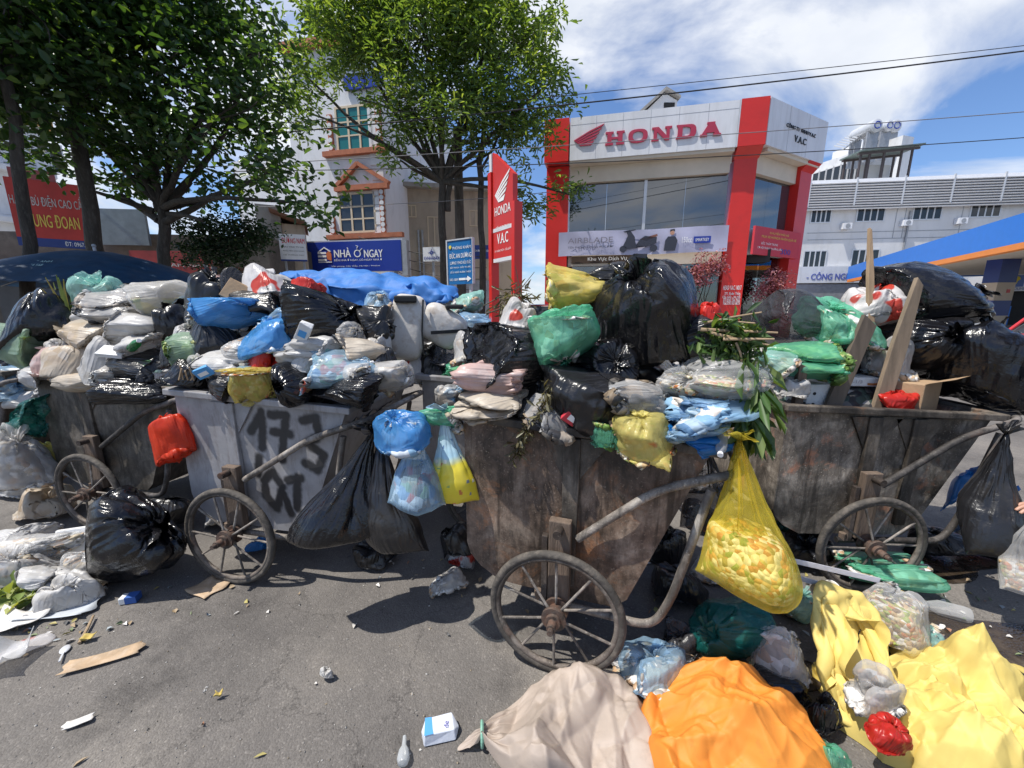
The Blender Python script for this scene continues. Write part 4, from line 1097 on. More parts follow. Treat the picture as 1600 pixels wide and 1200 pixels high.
lg.prism([(l0[0] + a * W_, l0[2] + b_ * H_) for a, b_ in ((0, -.06), (1, -.06), (1, 0), (0, 0))], -.02, -.002)
lg.build('house_logo', M_WHITEL, sn.o)
MB().prism([(l0[0] + a * W_, l0[2] + b_ * H_) for a, b_ in ((.68, .15), (.98, .05), (1, .5), (.85, .78), (.62, .55))], -.02, -.002).build('logo_mark', flat('logo_orange', (0.6, 0.16, 0.06)), sn.o)
# neighbours
nb = Front('blank_wall_house', (at(370, 300, 24).x, 24.0), (at(500, 300, 22).x, 22.0), 'plain pale house wall partly hidden by the broad-leaved tree', 'house')
nb.box('wall', paint('pale_wall', (0.62, 0.63, 0.66), rough=0.9, var=0.12, scale=.5, dirt=(.4, .4, .4)), 0, nb.L, 0, 6, 0, nb.px(440, 240)[1])
bh_ = Front('beige_house', (at(602, 350, 20.5).x, 20.5), (at(800, 350, 21.5).x, 21.5), 'stained beige house with small dark windows behind the slender tree', 'house')
zb_ = bh_.px(650, 295)[1]; bh_.box('wall', M_WALLB, 0, bh_.L, 0, 6, 0, zb_)
bh_.box('roof_edge', M_CONC, -0.1, bh_.L, -.4, 6, zb_ + .003, zb_ + .2)
for a in ((637, 322, 649, 338), (670, 340, 688, 385), (735, 330, 752, 352), (618, 300, 630, 312)):
    q = bh_.rect(*a); window(bh_, q[0], q[1], q[2], q[3], M_CREAMF, M_DARK, 2, 1, fw=.05)
for x in (655, 661): 
    q = bh_.rect(x, 360, x + 2, 470); bh_.box('drain_pipe', M_GREYM, q[0], q[1] + .02, -.12, -.03, 0.2, q[3])
bh_.box('shutter', M_GREYM, 1.0, bh_.L - 1.0, -.06, -.003, 0.15, 2.9)
ev = Front('lightbox_sign', (at(660, 395, 16.5).x, 16.5), (at(690, 395, 16.3).x, 16.3), 'small pale lightbox sign with compass star emblem', 'sign')
q = ev.rect(661, 386, 688, 408); ev.box('box', M_WHITEP, q[0], q[1], 0, .25, q[2], q[3]); ev.box('side_panel', M_BLUES, q[1] + .002, q[1] + .12, 0.0, .25, q[2], q[3])
cx_, cz_ = (q[0] + q[1]) / 2, q[2] + (q[3] - q[2]) * .62; st = MB()
for k in range(8):
    a = k * math.pi / 4; L_ = .16 if k % 2 == 0 else .1
    st.prism([(cx_ + L_ * math.cos(a), cz_ + L_ * math.sin(a)), (cx_ + .035 * math.cos(a + .5), cz_ + .035 * math.sin(a + .5)), (cx_ + .035 * math.cos(a - .5), cz_ + .035 * math.sin(a - .5))], -.012, -.003)
st.build('star_emblem', M_BLUES, ev.o)
ev.text('EVNHANOI', M_BLUES, (q[0] + .05, q[1] - .05, q[2] + .06, q[2] + .18), -.004, bold=.02)
ev.box('post', M_GREYM, cx_ - .04, cx_ + .04, .1, .2, 0, q[2])
dq = Front('road_sign', (at(697, 400, 12.0).x, 12.0), (at(739, 400, 11.4).x, 11.4), 'blue clinic direction sign with white lettering and arrow on posts', 'sign')
q = dq.rect(700, 375, 738, 444); dq.box('board', flat('mid_blue', (0.01, 0.14, 0.38), .4), q[0], q[1], 0, .06, q[2], q[3]); W_, H_ = q[1] - q[0], q[3] - q[2]
fr_ = MB().box(q[0] - .05, q[0] - .003, -.02, .08, q[2] - .04, q[3] + .04).box(q[1] + .003, q[1] + .03, -.02, .08, q[2], q[3] + .03).box(q[0], q[1], -.02, .08, q[3] + .003, q[3] + .04); fr_.build('frame', M_ALU, dq.o)
dq.box('post', M_ALU, q[0] + .12, q[0] + .2, .065, .14, 0, q[2] + .3); dq.box('post', M_ALU, q[1] - .2, q[1] - .12, .065, .14, 0, q[2] + .3)
for bdy, a, b_, c, d, mt in (('PHÒNG KHÁM', .22, .95, .8, .88, 0), ('ĐỨC AN DƯƠNG', .08, .97, .6, .74, 1), ('LƯƠNG Y PHÓ HỮU ĐỨC', .1, .95, .46, .55, 0), ('BẮT MẠCH - BỐC THUỐC', .1, .95, .36, .42, 0), ('SỐ 5 NGÕ XUÂN THỦY', .1, .95, .26, .32, 0), ('VÀO 100M', .06, .4, .08, .15, 0)):
    dq.text(bdy, M_WHITEL, (q[0] + a * W_, q[0] + b_ * W_, q[2] + c * H_, q[2] + d * H_), -.003, bold=.02 if mt else .008)
MB().prism([(q[0] + a * W_, q[2] + b_ * H_) for a, b_ in ((.45, .09), (.8, .09), (.8, .05), (.95, .115), (.8, .18), (.8, .14), (.45, .14))], -.012, -.003).build('arrow', M_WHITEL, dq.o)
MB().cyl((q[0] + .12 * W_, -.003, q[2] + .86 * H_), (q[0] + .12 * W_, -.02, q[2] + .86 * H_), .05).build('emblem', flat('emblem_yellow', (0.75, 0.6, 0.05)), dq.o)
s2 = Front('blue_lightbox', (at(737, 392, 17).x, 17.0), (at(770, 392, 17).x, 17.0), 'narrow navy lightbox sign behind the slender tree', 'sign')
q = s2.rect(737, 383, 770, 404); s2.box('box', M_NAVY, q[0], q[1], 0, .2, q[2], q[3]); s2.text('VĂN PHÒNG ĐẠI DIỆN', M_WHITEL, (q[0] + .1, q[1] - .1, q[3] - .3, q[3] - .15), -.003)
s2.box('bracket', M_GREYM, q[0] + .3, q[0] + .36, .2, 4.0, q[2] + .2, q[2] + .26)
# ---------------------------------------------------------------- dim shops under the trees at the left
shp = Front('shop_row', (at(-260, 400, 12.5).x, 12.5), (at(420, 400, 14.0).x, 14.0), 'low dark row of shops in the shade under the trees', 'shop')
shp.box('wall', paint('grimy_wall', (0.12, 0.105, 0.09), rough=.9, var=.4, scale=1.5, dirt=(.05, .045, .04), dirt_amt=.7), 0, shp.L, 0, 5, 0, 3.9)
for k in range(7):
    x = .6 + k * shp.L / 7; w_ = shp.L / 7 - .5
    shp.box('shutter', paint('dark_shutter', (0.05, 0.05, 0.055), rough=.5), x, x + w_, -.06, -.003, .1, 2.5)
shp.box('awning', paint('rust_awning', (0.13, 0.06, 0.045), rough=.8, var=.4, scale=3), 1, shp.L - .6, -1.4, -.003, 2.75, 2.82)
q = shp.rect(165, 330, 240, 385); shp.box('corrugated_screen', paint('blue_grey_sheet', (.2, .25, .26), rough=.5), q[0], q[1], -.3, -.2, q[2], q[3])
rbn = Front('red_banner', (at(18, 330, 10.6).x, 10.6), (at(138, 330, 11.4).x, 11.4), 'large red cloth shop banner with white and yellow lettering', 'banner')
q = rbn.rect(18, 284, 138, 386); rbn.box('cloth', paint('banner_red', (.5, .045, .035), rough=.6, var=.2, scale=2), q[0], q[1], 0, .04, q[2], q[3])
rbn.box('top_strip', paint('pink_strip', (.35, .09, .09)), q[0] + .1, q[1] - .5, .01, .07, q[3] + .004, q[3] + .25)
W_, H_ = q[1] - q[0], q[3] - q[2]
rbn.text('HÀNG BÙ ĐIỆN CAO CẤP', paint('faded_white', (.55, .52, .5), bump=0), (q[0] + .02 * W_, q[0] + .98 * W_, q[2] + .58 * H_, q[2] + .82 * H_), -.003, bold=.015)
rbn.text('TRUNG ĐOAN', flat('yellow_letters', (.7, .55, .08)), (q[0] + .12 * W_, q[0] + .85 * W_, q[2] + .3 * H_, q[2] + .5 * H_), -.003, bold=.02)
rbn.box('lower_strip', M_NAVY, q[0], q[1], -.004, .045, q[2], q[2] + .13 * H_, )
rbn.text('ĐT: 0967.90.5', M_WHITEL, (q[0] + .6 * W_, q[0] + .98 * W_, q[2] + .03 * H_, q[2] + .1 * H_), -.006)
rbn.box('post', M_GREYM, q[0] + .1, q[0] + .16, .1, .16, 0, q[3]); rbn.box('post', M_GREYM, q[1] - .16, q[1] - .1, .1, .16, 0, q[3])
r2 = Front('red_fascia_sign', (at(205, 410, 11.6).x, 11.6), (at(330, 410, 11.8).x, 11.8), 'dim red shop fascia board under the broad-leaved tree', 'sign')
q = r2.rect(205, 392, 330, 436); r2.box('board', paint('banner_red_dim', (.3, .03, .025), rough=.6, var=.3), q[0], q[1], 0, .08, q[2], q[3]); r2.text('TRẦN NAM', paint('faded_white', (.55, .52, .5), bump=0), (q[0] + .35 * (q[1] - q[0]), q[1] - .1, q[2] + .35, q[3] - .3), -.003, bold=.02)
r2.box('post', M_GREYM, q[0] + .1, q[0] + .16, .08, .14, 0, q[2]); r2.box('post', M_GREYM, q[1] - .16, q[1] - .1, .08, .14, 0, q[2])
wb2 = Front('white_banner', (at(436, 390, 14.6).x, 14.6), (at(478, 390, 14.8).x, 14.8), 'white tarpaulin banner with red heading beside the blue shop sign', 'banner')
q = wb2.rect(437, 366, 478, 408); wb2.box('cloth', M_WHITEP, q[0], q[1], 0, .04, q[2], q[3]); W_, H_ = q[1] - q[0], q[3] - q[2]
wb2.text('ĐƯỜNG NAM', flat('promo_red', (.5, .05, .04)), (q[0] + .1 * W_, q[1] - .03 * W_, q[2] + .66 * H_, q[2] + .92 * H_), -.003, bold=.02)
for k, t_ in enumerate(('MÁY TÍNH TỪ XA', 'PHẦN MỀM ỨNG DỤNG', 'HỆ THỐNG MÁY')): wb2.text(t_, M_BLACKL, (q[0] + .12 * W_, q[1] - .08 * W_, q[2] + (.5 - .15 * k) * H_, q[2] + (.57 - .15 * k) * H_), -.003)
wb2.box('bottom_strip', M_NAVY, q[0], q[1], -.003, .045, q[2], q[2] + .06 * H_)
wb2.box('post', M_GREYM, q[0] + .1, q[0] + .16, .05, .12, 0, q[2]); wb2.box('post', M_GREYM, q[1] - .16, q[1] - .1, .05, .12, 0, q[2])
ru = Front('lean_to', (at(405, 380, 15.5).x, 15.5), (at(478, 380, 16.2).x, 16.2), 'decayed lean-to with rusty sheet roof left of the shop sign', 'shed')
q = ru.rect(408, 330, 478, 440); ru.box('wall', M_CONC, 0, ru.L * .5, 0, 2, 0, ru.px(420, 320)[1])
ru.box('side_wall', M_WALLB, ru.L * .5 + .01, ru.L, .1, 2, 0, ru.px(460, 350)[1])
MB().prism([(ru.L * .3, ru.px(425, 333)[1]), (ru.L + .1, ru.px(475, 350)[1] - .1), (ru.L + .1, ru.px(475, 350)[1]), (ru.L * .3, ru.px(425, 333)[1] + .1)], -.5, 2.2).build('roof', paint('rust_sheet', (.2, .09, .05), rough=.8, var=.4, scale=4), ru.o)
lf = Front('balcony_block', (at(-60, 240, 21).x, 21.0), (at(78, 240, 23.5).x, 23.5), 'white balcony block with ochre roof band behind the left trees', 'building')
zt_ = lf.px(40, 192)[1]; lf.box('wall', M_WALLW, 0, lf.L, 0, 8, 0, zt_); lf.box('roof_band', paint('ochre', (.5, .3, .08)), -.1, lf.L + .3, -.3, 8, zt_ + .003, zt_ + .45)
for k in range(3):
    for j in range(4):
        x = lf.L * (.25 + .19 * j); z = zt_ - 2.2 - k * 2.6; window(lf, x, x + 1.0, z, z + 1.4, M_WALLW, M_DGLASS, 2, 1, fw=.06)
    lf.box('balcony', M_WALLW, .2, lf.L, -.6, -.003, zt_ - 2.7 - k * 2.6, zt_ - 2.45 - k * 2.6)

# ---------------------------------------------------------------- parasol stall
um = at(158, 440, 6.6); um.z = 0
pu = tag(empty('parasol', um), 'wide dark blue street parasol over the shaded stall', 'parasol')
M_UMB = plastic('parasol_cloth', (.008, .045, .105), rough=.55, trans=.25, wrinkle=.4)
R_ = 1.72; zc = 1.5 + (at(158, 392, 6.6).z - 1.5); ze = at(158, 446, 6.6).z
n_ = 8; V = [(0, 0, zc)]; F = []; rings = 6
for j in range(1, rings + 1):
    t = j / rings
    for i in range(n_ * 4):
        a = 2 * math.pi * i / (n_ * 4); k = 1 - .06 * t * (1 - abs(math.cos(n_ * a / 2)))
        V.append((R_ * t * k * math.cos(a), R_ * t * k * math.sin(a), zc - (zc - ze) * (t ** 1.7) - .03 * t * abs(math.sin(n_ * a / 2))))
m_ = n_ * 4
for i in range(m_): F.append((0, 1 + i, 1 + (i + 1) % m_))
for j in range(rings - 1):
    for i in range(m_): F.append((1 + j * m_ + i, 1 + (j + 1) * m_ + i, 1 + (j + 1) * m_ + (i + 1) % m_, 1 + j * m_ + (i + 1) % m_))
o = link_mesh('canopy', mesh_from('canopy', V, F, True), M_UMB, pu)
for i in range(n_):
    a = 2 * math.pi * i / n_; MB().cyl((0, 0, zc - .05), (R_ * .98 * math.cos(a), R_ * .98 * math.sin(a), ze - .01), .008, 6).build('rib', M_GREYM, pu)
MB().cyl((0, 0, 0), (0, 0, zc + .06), .022, 10).build('pole', M_GREYM, pu); MB().cyl((0, 0, 0), (0, 0, .1), .22, 18).build('base', M_CONC, pu)
MB().sphere((0, 0, zc + .08), .03).build('finial', M_GREYM, pu)
tx = text('canopy_print', 'HOÀNG ANH', paint('pale_print', (.25, .4, .4), bump=0), pu, -.05, .42, 0, .05, 0); tx.rotation_euler = (RAD(-45), 0, 0); tx.location = (.05, -R_ * .62, zc - .30)
tx = text('canopy_print', 'ĐT: 0982 364 568', paint('pale_print', (.25, .4, .4), bump=0), pu, -.05, .42, 0, .045, 0); tx.rotation_euler = (RAD(-45), 0, 0); tx.location = (.05, -R_ * .69, zc - .36)
# ---------------------------------------------------------------- cables
M_CAB = paint('cable_black', (.02, .02, .022), rough=.6, bump=0)
M_CABL = paint('cable_grey', (.2, .2, .21), rough=.6, bump=0)
def wire(a, b, sag, r, label, mat=M_CAB, n=30):
    o0 = Vector(a); pts = []
    for i in range(n + 1):
        t = i / n; p = o0.lerp(Vector(b), t); p.z -= sag * 4 * t * (1 - t); pts.append(p - o0)
    return tag(MB().tube(pts, r, 6).build('cable', mat, loc=o0), label, 'cable', 'overhead cables')
wire(at(-300, 262, 13), at(1900, 40, 11.5), 0.35, .018, 'thick black overhead cable crossing the slender tree and showroom roofline')
wire(at(-300, 255, 13.2), at(1900, 36, 11.7), .2, .009, 'thin cable strung just above the thick overhead cable', M_CAB)
wire(at(300, 262, 12), at(1900, 150, 11), .1, .010, 'thin overhead cable passing below the showroom lettering', M_CABL)
wire(at(350, 268, 11), at(1900, 190, 12), .25, .011, 'low slack cable passing the pylon top and rooftop shelter', M_CAB)
wire(at(300, 320, 14), at(860, 300, 13), .2, .010, 'short grey cable crossing in front of the town house window', M_CABL)
for k in range(4):
    wire(at(560 + 12 * k, 370 + 14 * k, 18), at(760, 400 + 18 * k, 16.5), .3, .014, ['upper', 'second', 'third', 'lowest'][k] + ' of the drooping cables in front of the beige house')
# ---------------------------------------------------------------- trees
M_BARK = paint('dark_bark', (.06, .05, .04), rough=.9, var=.5, scale=9, bump=1.6, bscale=30, stretch=(1, 1, .25), dirt=(.14, .13, .11), dirt_amt=.6)
M_BARKP = paint('pale_bark', (.10, .085, .07), rough=.9, var=.5, scale=9, bump=1.6, bscale=30, stretch=(1, 1, .25), dirt=(.14, .13, .11), dirt_amt=.6)
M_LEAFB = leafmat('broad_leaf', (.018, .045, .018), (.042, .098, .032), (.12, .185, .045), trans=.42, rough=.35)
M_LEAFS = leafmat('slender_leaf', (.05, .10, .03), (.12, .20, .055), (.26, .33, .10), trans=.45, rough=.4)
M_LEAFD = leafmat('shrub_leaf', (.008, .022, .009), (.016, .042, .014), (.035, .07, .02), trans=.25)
M_LEAFG = leafmat('cut_leaf', (.03, .07, .02), (.07, .14, .04), (.16, .22, .07), trans=.3)
M_DRY = leafmat('dry_leaf', (.07, .055, .03), (.13, .12, .06), (.22, .20, .12), trans=.2)
M_PINK = leafmat('blossom', (.24, .06, .09), (.38, .14, .18), (.48, .26, .28), trans=.2)
def leaf_mesh(name, P, D, N, Ln, Wd, rnd, fold=.25, wide=.62):
    """folded leaves: base P, direction D, face normal N, length, width"""
    P = np.asarray(P); D = D / (np.linalg.norm(D, axis=1, keepdims=True) + 1e-9)
    S = np.cross(D, N); S /= np.linalg.norm(S, axis=1, keepdims=True) + 1e-9
    N = np.cross(S, D)
    Ln = np.asarray(Ln)[:, None]; Wd = np.asarray(Wd)[:, None]
    tip = P + D * Ln - N * Ln * .12
    l1 = P + D * Ln * .35 + S * Wd * .36 + N * Wd * fold; l2 = P + D * Ln * (wide + .1) + S * Wd * .5 + N * Wd * fold
    r1 = P + D * Ln * .35 - S * Wd * .36 + N * Wd * fold; r2 = P + D * Ln * (wide + .1) - S * Wd * .5 + N * Wd * fold
    V = np.stack([P, l1, l2, tip, r2, r1], 1).reshape(-1, 3); n = len(P)
    b = np.arange(n)[:, None] * 6
    F = np.concatenate([b + np.array([[0, 3, 2, 1]]), b + np.array([[0, 5, 4, 3]])])
    me = mesh_from(name, V, F)
    at_ = me.attributes.new('rnd', 'FLOAT', 'POINT'); at_.data.foreach_set('value', np.repeat(np.asarray(rnd, dtype=np.float32), 6))
    return me
def limb(a, b, r0, r1, rng, wob=.12, n=7):
    a, b = Vector(a), Vector(b); L = (b - a).length; pts = []; rs = []
    o1 = Vector((rng.uniform(-1, 1), rng.uniform(-1, 1), rng.uniform(-.3, .6))) * wob * L
    for i in range(n + 1):
        t = i / n; pts.append(a.lerp(b, t) + o1 * math.sin(math.pi * t) + Vector((rng.uniform(-1, 1), rng.uniform(-1, 1), 0)) * .012 * L * (1 if 0 < i < n else 0)); rs.append(r0 + (r1 - r0) * t)
    return pts, rs
def make_tree(name, label, base, trunk_top, r_trunk, blobs, n_cl, per, leaf, mat, bark, seed, cat='tree', spread=.34, extra=(), droop=.3, group=None, shell=.55, gap=.45):
    rng = random.Random(seed); nr = np.random.RandomState(seed)
    root = tag(empty(name, (base[0], base[1], 0)), label, cat, group)
    O = Vector((base[0], base[1], 0))
    tr = MB(); pts, rs = limb((0, 0, 0), Vector(trunk_top) - O, r_trunk, r_trunk * .7, rng, .03, 8)
    rs[0] *= 1.35; tr.tube(pts, rs, 12)
    for e in extra:
        p2, q2 = limb(Vector(e[0]) - O, Vector(e[1]) - O, e[2], e[3], rng, .06, 7); tr.tube(p2, q2, 10)
    tr.build('trunk', bark, root, smooth=True, auto=80)
    # boughs to every clump of the crown, twigs inside it
    C = []; bo = MB(); top = Vector(trunk_top) - O
    tot = sum(b[1][0] * b[1][1] * b[1][2] for b in blobs)
    for c, rad in blobs:
        c = Vector(c) - O
        p, q = limb(top, c, r_trunk * .5, r_trunk * .16, rng, .10, 8); bo.tube(p, q, 8)
        k = max(6, int(n_cl * rad[0] * rad[1] * rad[2] / tot))
        ph = nr.uniform(0, 6.28, 3)
        got = 0
        while got < k:
            d = nr.randn(3); d /= np.linalg.norm(d); rr = nr.uniform(shell, 1.0) ** .6
            P = np.array(c) + d * rr * np.array(rad) * (1 + .18 * math.sin(5 * d[0] + ph[0]) + .14 * math.sin(7 * d[2] + ph[1]))
            g = math.sin(P[0] * 2.1 + ph[0]) * math.sin(P[1] * 2.3 + ph[1]) * math.sin(P[2] * 2.6 + ph[2])
            if g < -gap: continue
            C.append(P); got += 1
            if got % 9 == 0:
                p, q = limb(c + (Vector(P) - c) * .12, P, r_trunk * .13, .008, rng, .12, 5); bo.tube(p, q, 5, cap=False)
    bo.build('bough', bark, root, smooth=True, auto=80)
    C = np.array(C); n = len(C) * per
    B = np.repeat(C, per, 0); D = nr.randn(n, 3); D[:, 2] = D[:, 2] * .5 - droop
    D /= np.linalg.norm(D, axis=1, keepdims=True)
    P = B + D * nr.uniform(0, spread, (n, 1)) * .6 + nr.randn(n, 3) * spread * .35
    N = nr.randn(n, 3) * .7 + np.array([0, 0, 1.0])
    Ln = leaf[0] * nr.uniform(.7, 1.25, n); Wd = Ln * leaf[1] * nr.uniform(.85, 1.15, n)
    hue = np.repeat(nr.uniform(0, .55, len(C)), per) + nr.uniform(0, .45, n)
    me = leaf_mesh('crown', P, D, N, Ln, Wd, hue)
    link_mesh('crown', me, mat, root)
    return root
# broad-leaved tree, left
Yb = 9.0; tb = at(250, 470, Yb); tt = at(255, 325, Yb)
def bl(px, py, Y, rx, ry, rz): return (at(px, py, Y), (rx, ry, rz))
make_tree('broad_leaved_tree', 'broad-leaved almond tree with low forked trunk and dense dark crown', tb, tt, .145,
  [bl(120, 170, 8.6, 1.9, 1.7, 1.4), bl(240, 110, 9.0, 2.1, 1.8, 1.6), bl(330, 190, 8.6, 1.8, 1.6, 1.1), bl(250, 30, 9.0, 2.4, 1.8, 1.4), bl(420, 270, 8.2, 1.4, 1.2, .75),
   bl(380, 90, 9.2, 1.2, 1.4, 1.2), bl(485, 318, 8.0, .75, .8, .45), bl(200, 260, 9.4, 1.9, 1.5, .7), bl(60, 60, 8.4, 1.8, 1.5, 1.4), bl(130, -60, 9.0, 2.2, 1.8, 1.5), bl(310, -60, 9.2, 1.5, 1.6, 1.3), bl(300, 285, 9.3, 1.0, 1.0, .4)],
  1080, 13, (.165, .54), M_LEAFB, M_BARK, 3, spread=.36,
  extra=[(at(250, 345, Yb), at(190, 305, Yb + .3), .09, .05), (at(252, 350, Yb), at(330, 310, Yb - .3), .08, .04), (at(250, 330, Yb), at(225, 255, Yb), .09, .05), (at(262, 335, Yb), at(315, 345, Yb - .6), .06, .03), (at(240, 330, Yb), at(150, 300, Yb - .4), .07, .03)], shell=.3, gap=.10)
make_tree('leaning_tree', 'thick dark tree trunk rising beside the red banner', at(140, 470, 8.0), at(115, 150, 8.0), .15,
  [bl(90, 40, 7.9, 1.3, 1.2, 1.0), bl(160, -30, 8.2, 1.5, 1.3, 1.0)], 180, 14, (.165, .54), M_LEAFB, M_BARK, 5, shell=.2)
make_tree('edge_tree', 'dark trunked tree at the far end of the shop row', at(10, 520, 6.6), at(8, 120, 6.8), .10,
  [bl(0, 100, 6.9, 1.0, 1.0, 1.1), bl(30, 0, 7.0, 1.3, 1.1, .9), bl(-60, 160, 6.9, .9, 1.0, .8), (Vector((-8.9, 5.4, 6.4)), (2.0, 1.9, 1.1)), (Vector((-7.4, 4.9, 6.9)), (1.7, 1.7, 1.0))], 660, 14, (.165, .54), M_LEAFB, M_BARK, 6, shell=.2)  # the last two crown clumps are added, out of view, to shade the parasol
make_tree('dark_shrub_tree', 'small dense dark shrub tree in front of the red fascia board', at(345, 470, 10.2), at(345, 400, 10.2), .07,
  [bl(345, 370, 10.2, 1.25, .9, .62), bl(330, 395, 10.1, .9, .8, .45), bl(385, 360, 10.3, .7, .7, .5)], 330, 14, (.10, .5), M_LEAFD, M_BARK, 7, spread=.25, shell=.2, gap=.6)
# slender tree, centre
Ys = 14.0
make_tree('slender_leaved_tree', 'tall slender-leaved tree with three dark stems beside the pylon', at(696, 500, Ys), at(692, 285, Ys), .16,
  [bl(555, 75, 14, 2.0, 1.8, 1.2), bl(660, 60, 13.6, 2.4, 2.0, 1.6), bl(770, 100, 14, 2.2, 1.8, 1.7), bl(830, 190, 13.8, 1.3, 1.3, 1.1), bl(478, 175, 13.4, .8, 1.0, .9), bl(700, 170, 13.2, 2.2, 1.5, 1.1), bl(640, 165, 13.5, .9, 1.0, .7),
   bl(640, -40, 14, 2.6, 2.0, 1.5), bl(780, 0, 14.2, 1.9, 1.8, 1.6), bl(540, 20, 14.2, 1.8, 1.6, 1.3), bl(820, 300, 13.6, 1.1, .9, .8), bl(780, 230, 14.2, 1.3, 1.1, .8), bl(625, 250, 14, .75, .7, .8), bl(860, 130, 13.6, .9, .9, 1.0), bl(470, 110, 13.6, .9, .9, .9), bl(893, 305, 13.4, .55, .5, .3)],
  1500, 17, (.24, .25), M_LEAFS, M_BARK, 9, spread=.40, droop=.15,
  extra=[(at(692, 300, Ys), at(665, 190, Ys), .10, .06), (at(700, 330, Ys), at(735, 175, Ys), .10, .06), (at(735, 178, Ys), at(830, 160, Ys), .06, .03), (at(665, 190, Ys), at(560, 155, Ys - .3), .06, .025), (at(752, 500, Ys), at(748, 250, Ys), .12, .09), (at(748, 250, Ys), at(760, 160, Ys), .09, .05), (at(748, 270, Ys), at(790, 190, Ys), .05, .03)], shell=.3, gap=.07)
pp = at(722, 500, 14.8); ut = tag(empty('utility_pole', (pp.x, pp.y, 0)), 'grey round utility pole standing between the slender tree stems', 'pole')
MB().cyl((0, 0, 0), (0, 0, 7.6), .2, 14, .15).build('shaft', M_BARKP, ut, smooth=True)
MB().box(-.6, .6, -.06, .06, 7.1, 7.22).build('crossarm', M_GREYM, ut)
for x in (-.5, 0, .5): MB().cyl((x, 0, 7.22), (x, 0, 7.42), .04, 8).build('insulator', M_ALU, ut)
# peach blossom shrubs inside the showroom window
for px, py, lb in ((1105, 420, 'pink blossom shrub standing before the showroom front glass'), (1205, 445, 'pink blossom shrub standing before the showroom side glass')):
    c = (hon if px < 1150 else hs); s_, z_ = c.px(px, py, OV - .45); wp = c.W @ Vector((s_, OV - .45, 0)); top = Vector((wp.x, wp.y, 1.6))
    make_tree('blossom_shrub', lb, wp, top, .04, [((wp.x, wp.y, z_), (.7, .4, .6)), ((wp.x - .4, wp.y, z_ - .3), (.5, .35, .5)), ((wp.x + .4, wp.y, z_ + .2), (.45, .35, .45))], 190, 7, (.08, .8), M_PINK, M_BARK, px, cat='shrub', spread=.16, group=None, shell=.1, gap=.9)
# ---------------------------------------------------------------- refuse hand carts
M_TYRE = paint('old_tyre', (.07, .062, .054), rough=.85, var=.4, scale=8, bump=.5, bscale=45, dirt=(.2, .17, .14), dirt_amt=.7)
M_RIM = rusty('wheel_rim_rust', (.05, .04, .033), (.12, .10, .085), (.24, .21, .18), (.16, .08, .05), .55, 3.0)
M_HUB = rusty('hub_rust', (.03, .024, .02), (.075, .055, .045), (.16, .13, .11), (.14, .07, .045), .55, 5.0)
M_PIPE = rusty('handle_pipe', (.09, .08, .07), (.22, .19, .165), (.42, .39, .35), (.2, .1, .06), .6, 8.0)
M_PIPED = rusty('dark_pipe', (.03, .028, .027), (.07, .062, .058), (.2, .18, .17), (.12, .07, .05), .58, 9.0)
M_WOOD = paint('weathered_wood', (.16, .115, .085), rough=.85, var=.4, scale=5, bump=.6, bscale=30, stretch=(6, 6, .6), dirt=(.08, .06, .045), dirt_amt=.6)
M_TUB_B = rusty('tub_brown', (.048, .033, .024), (.175, .122, .09), (.34, .265, .205), (.36, .16, .07), .53, 0.0)
M_TUB_C = rusty('tub_patina', (.05, .040, .032), (.17, .145, .12), (.40, .355, .30), (.40, .17, .095), .55, 12.0)
M_TUB_D = rusty('tub_dark', (.05, .043, .034), (.115, .10, .082), (.21, .185, .155), (.14, .10, .07), .6, 21.0)
M_TUB_E = rusty('tub_brown_dark', (.05, .04, .032), (.12, .10, .08), (.22, .19, .16), (.2, .1, .05), .58, 27.0)
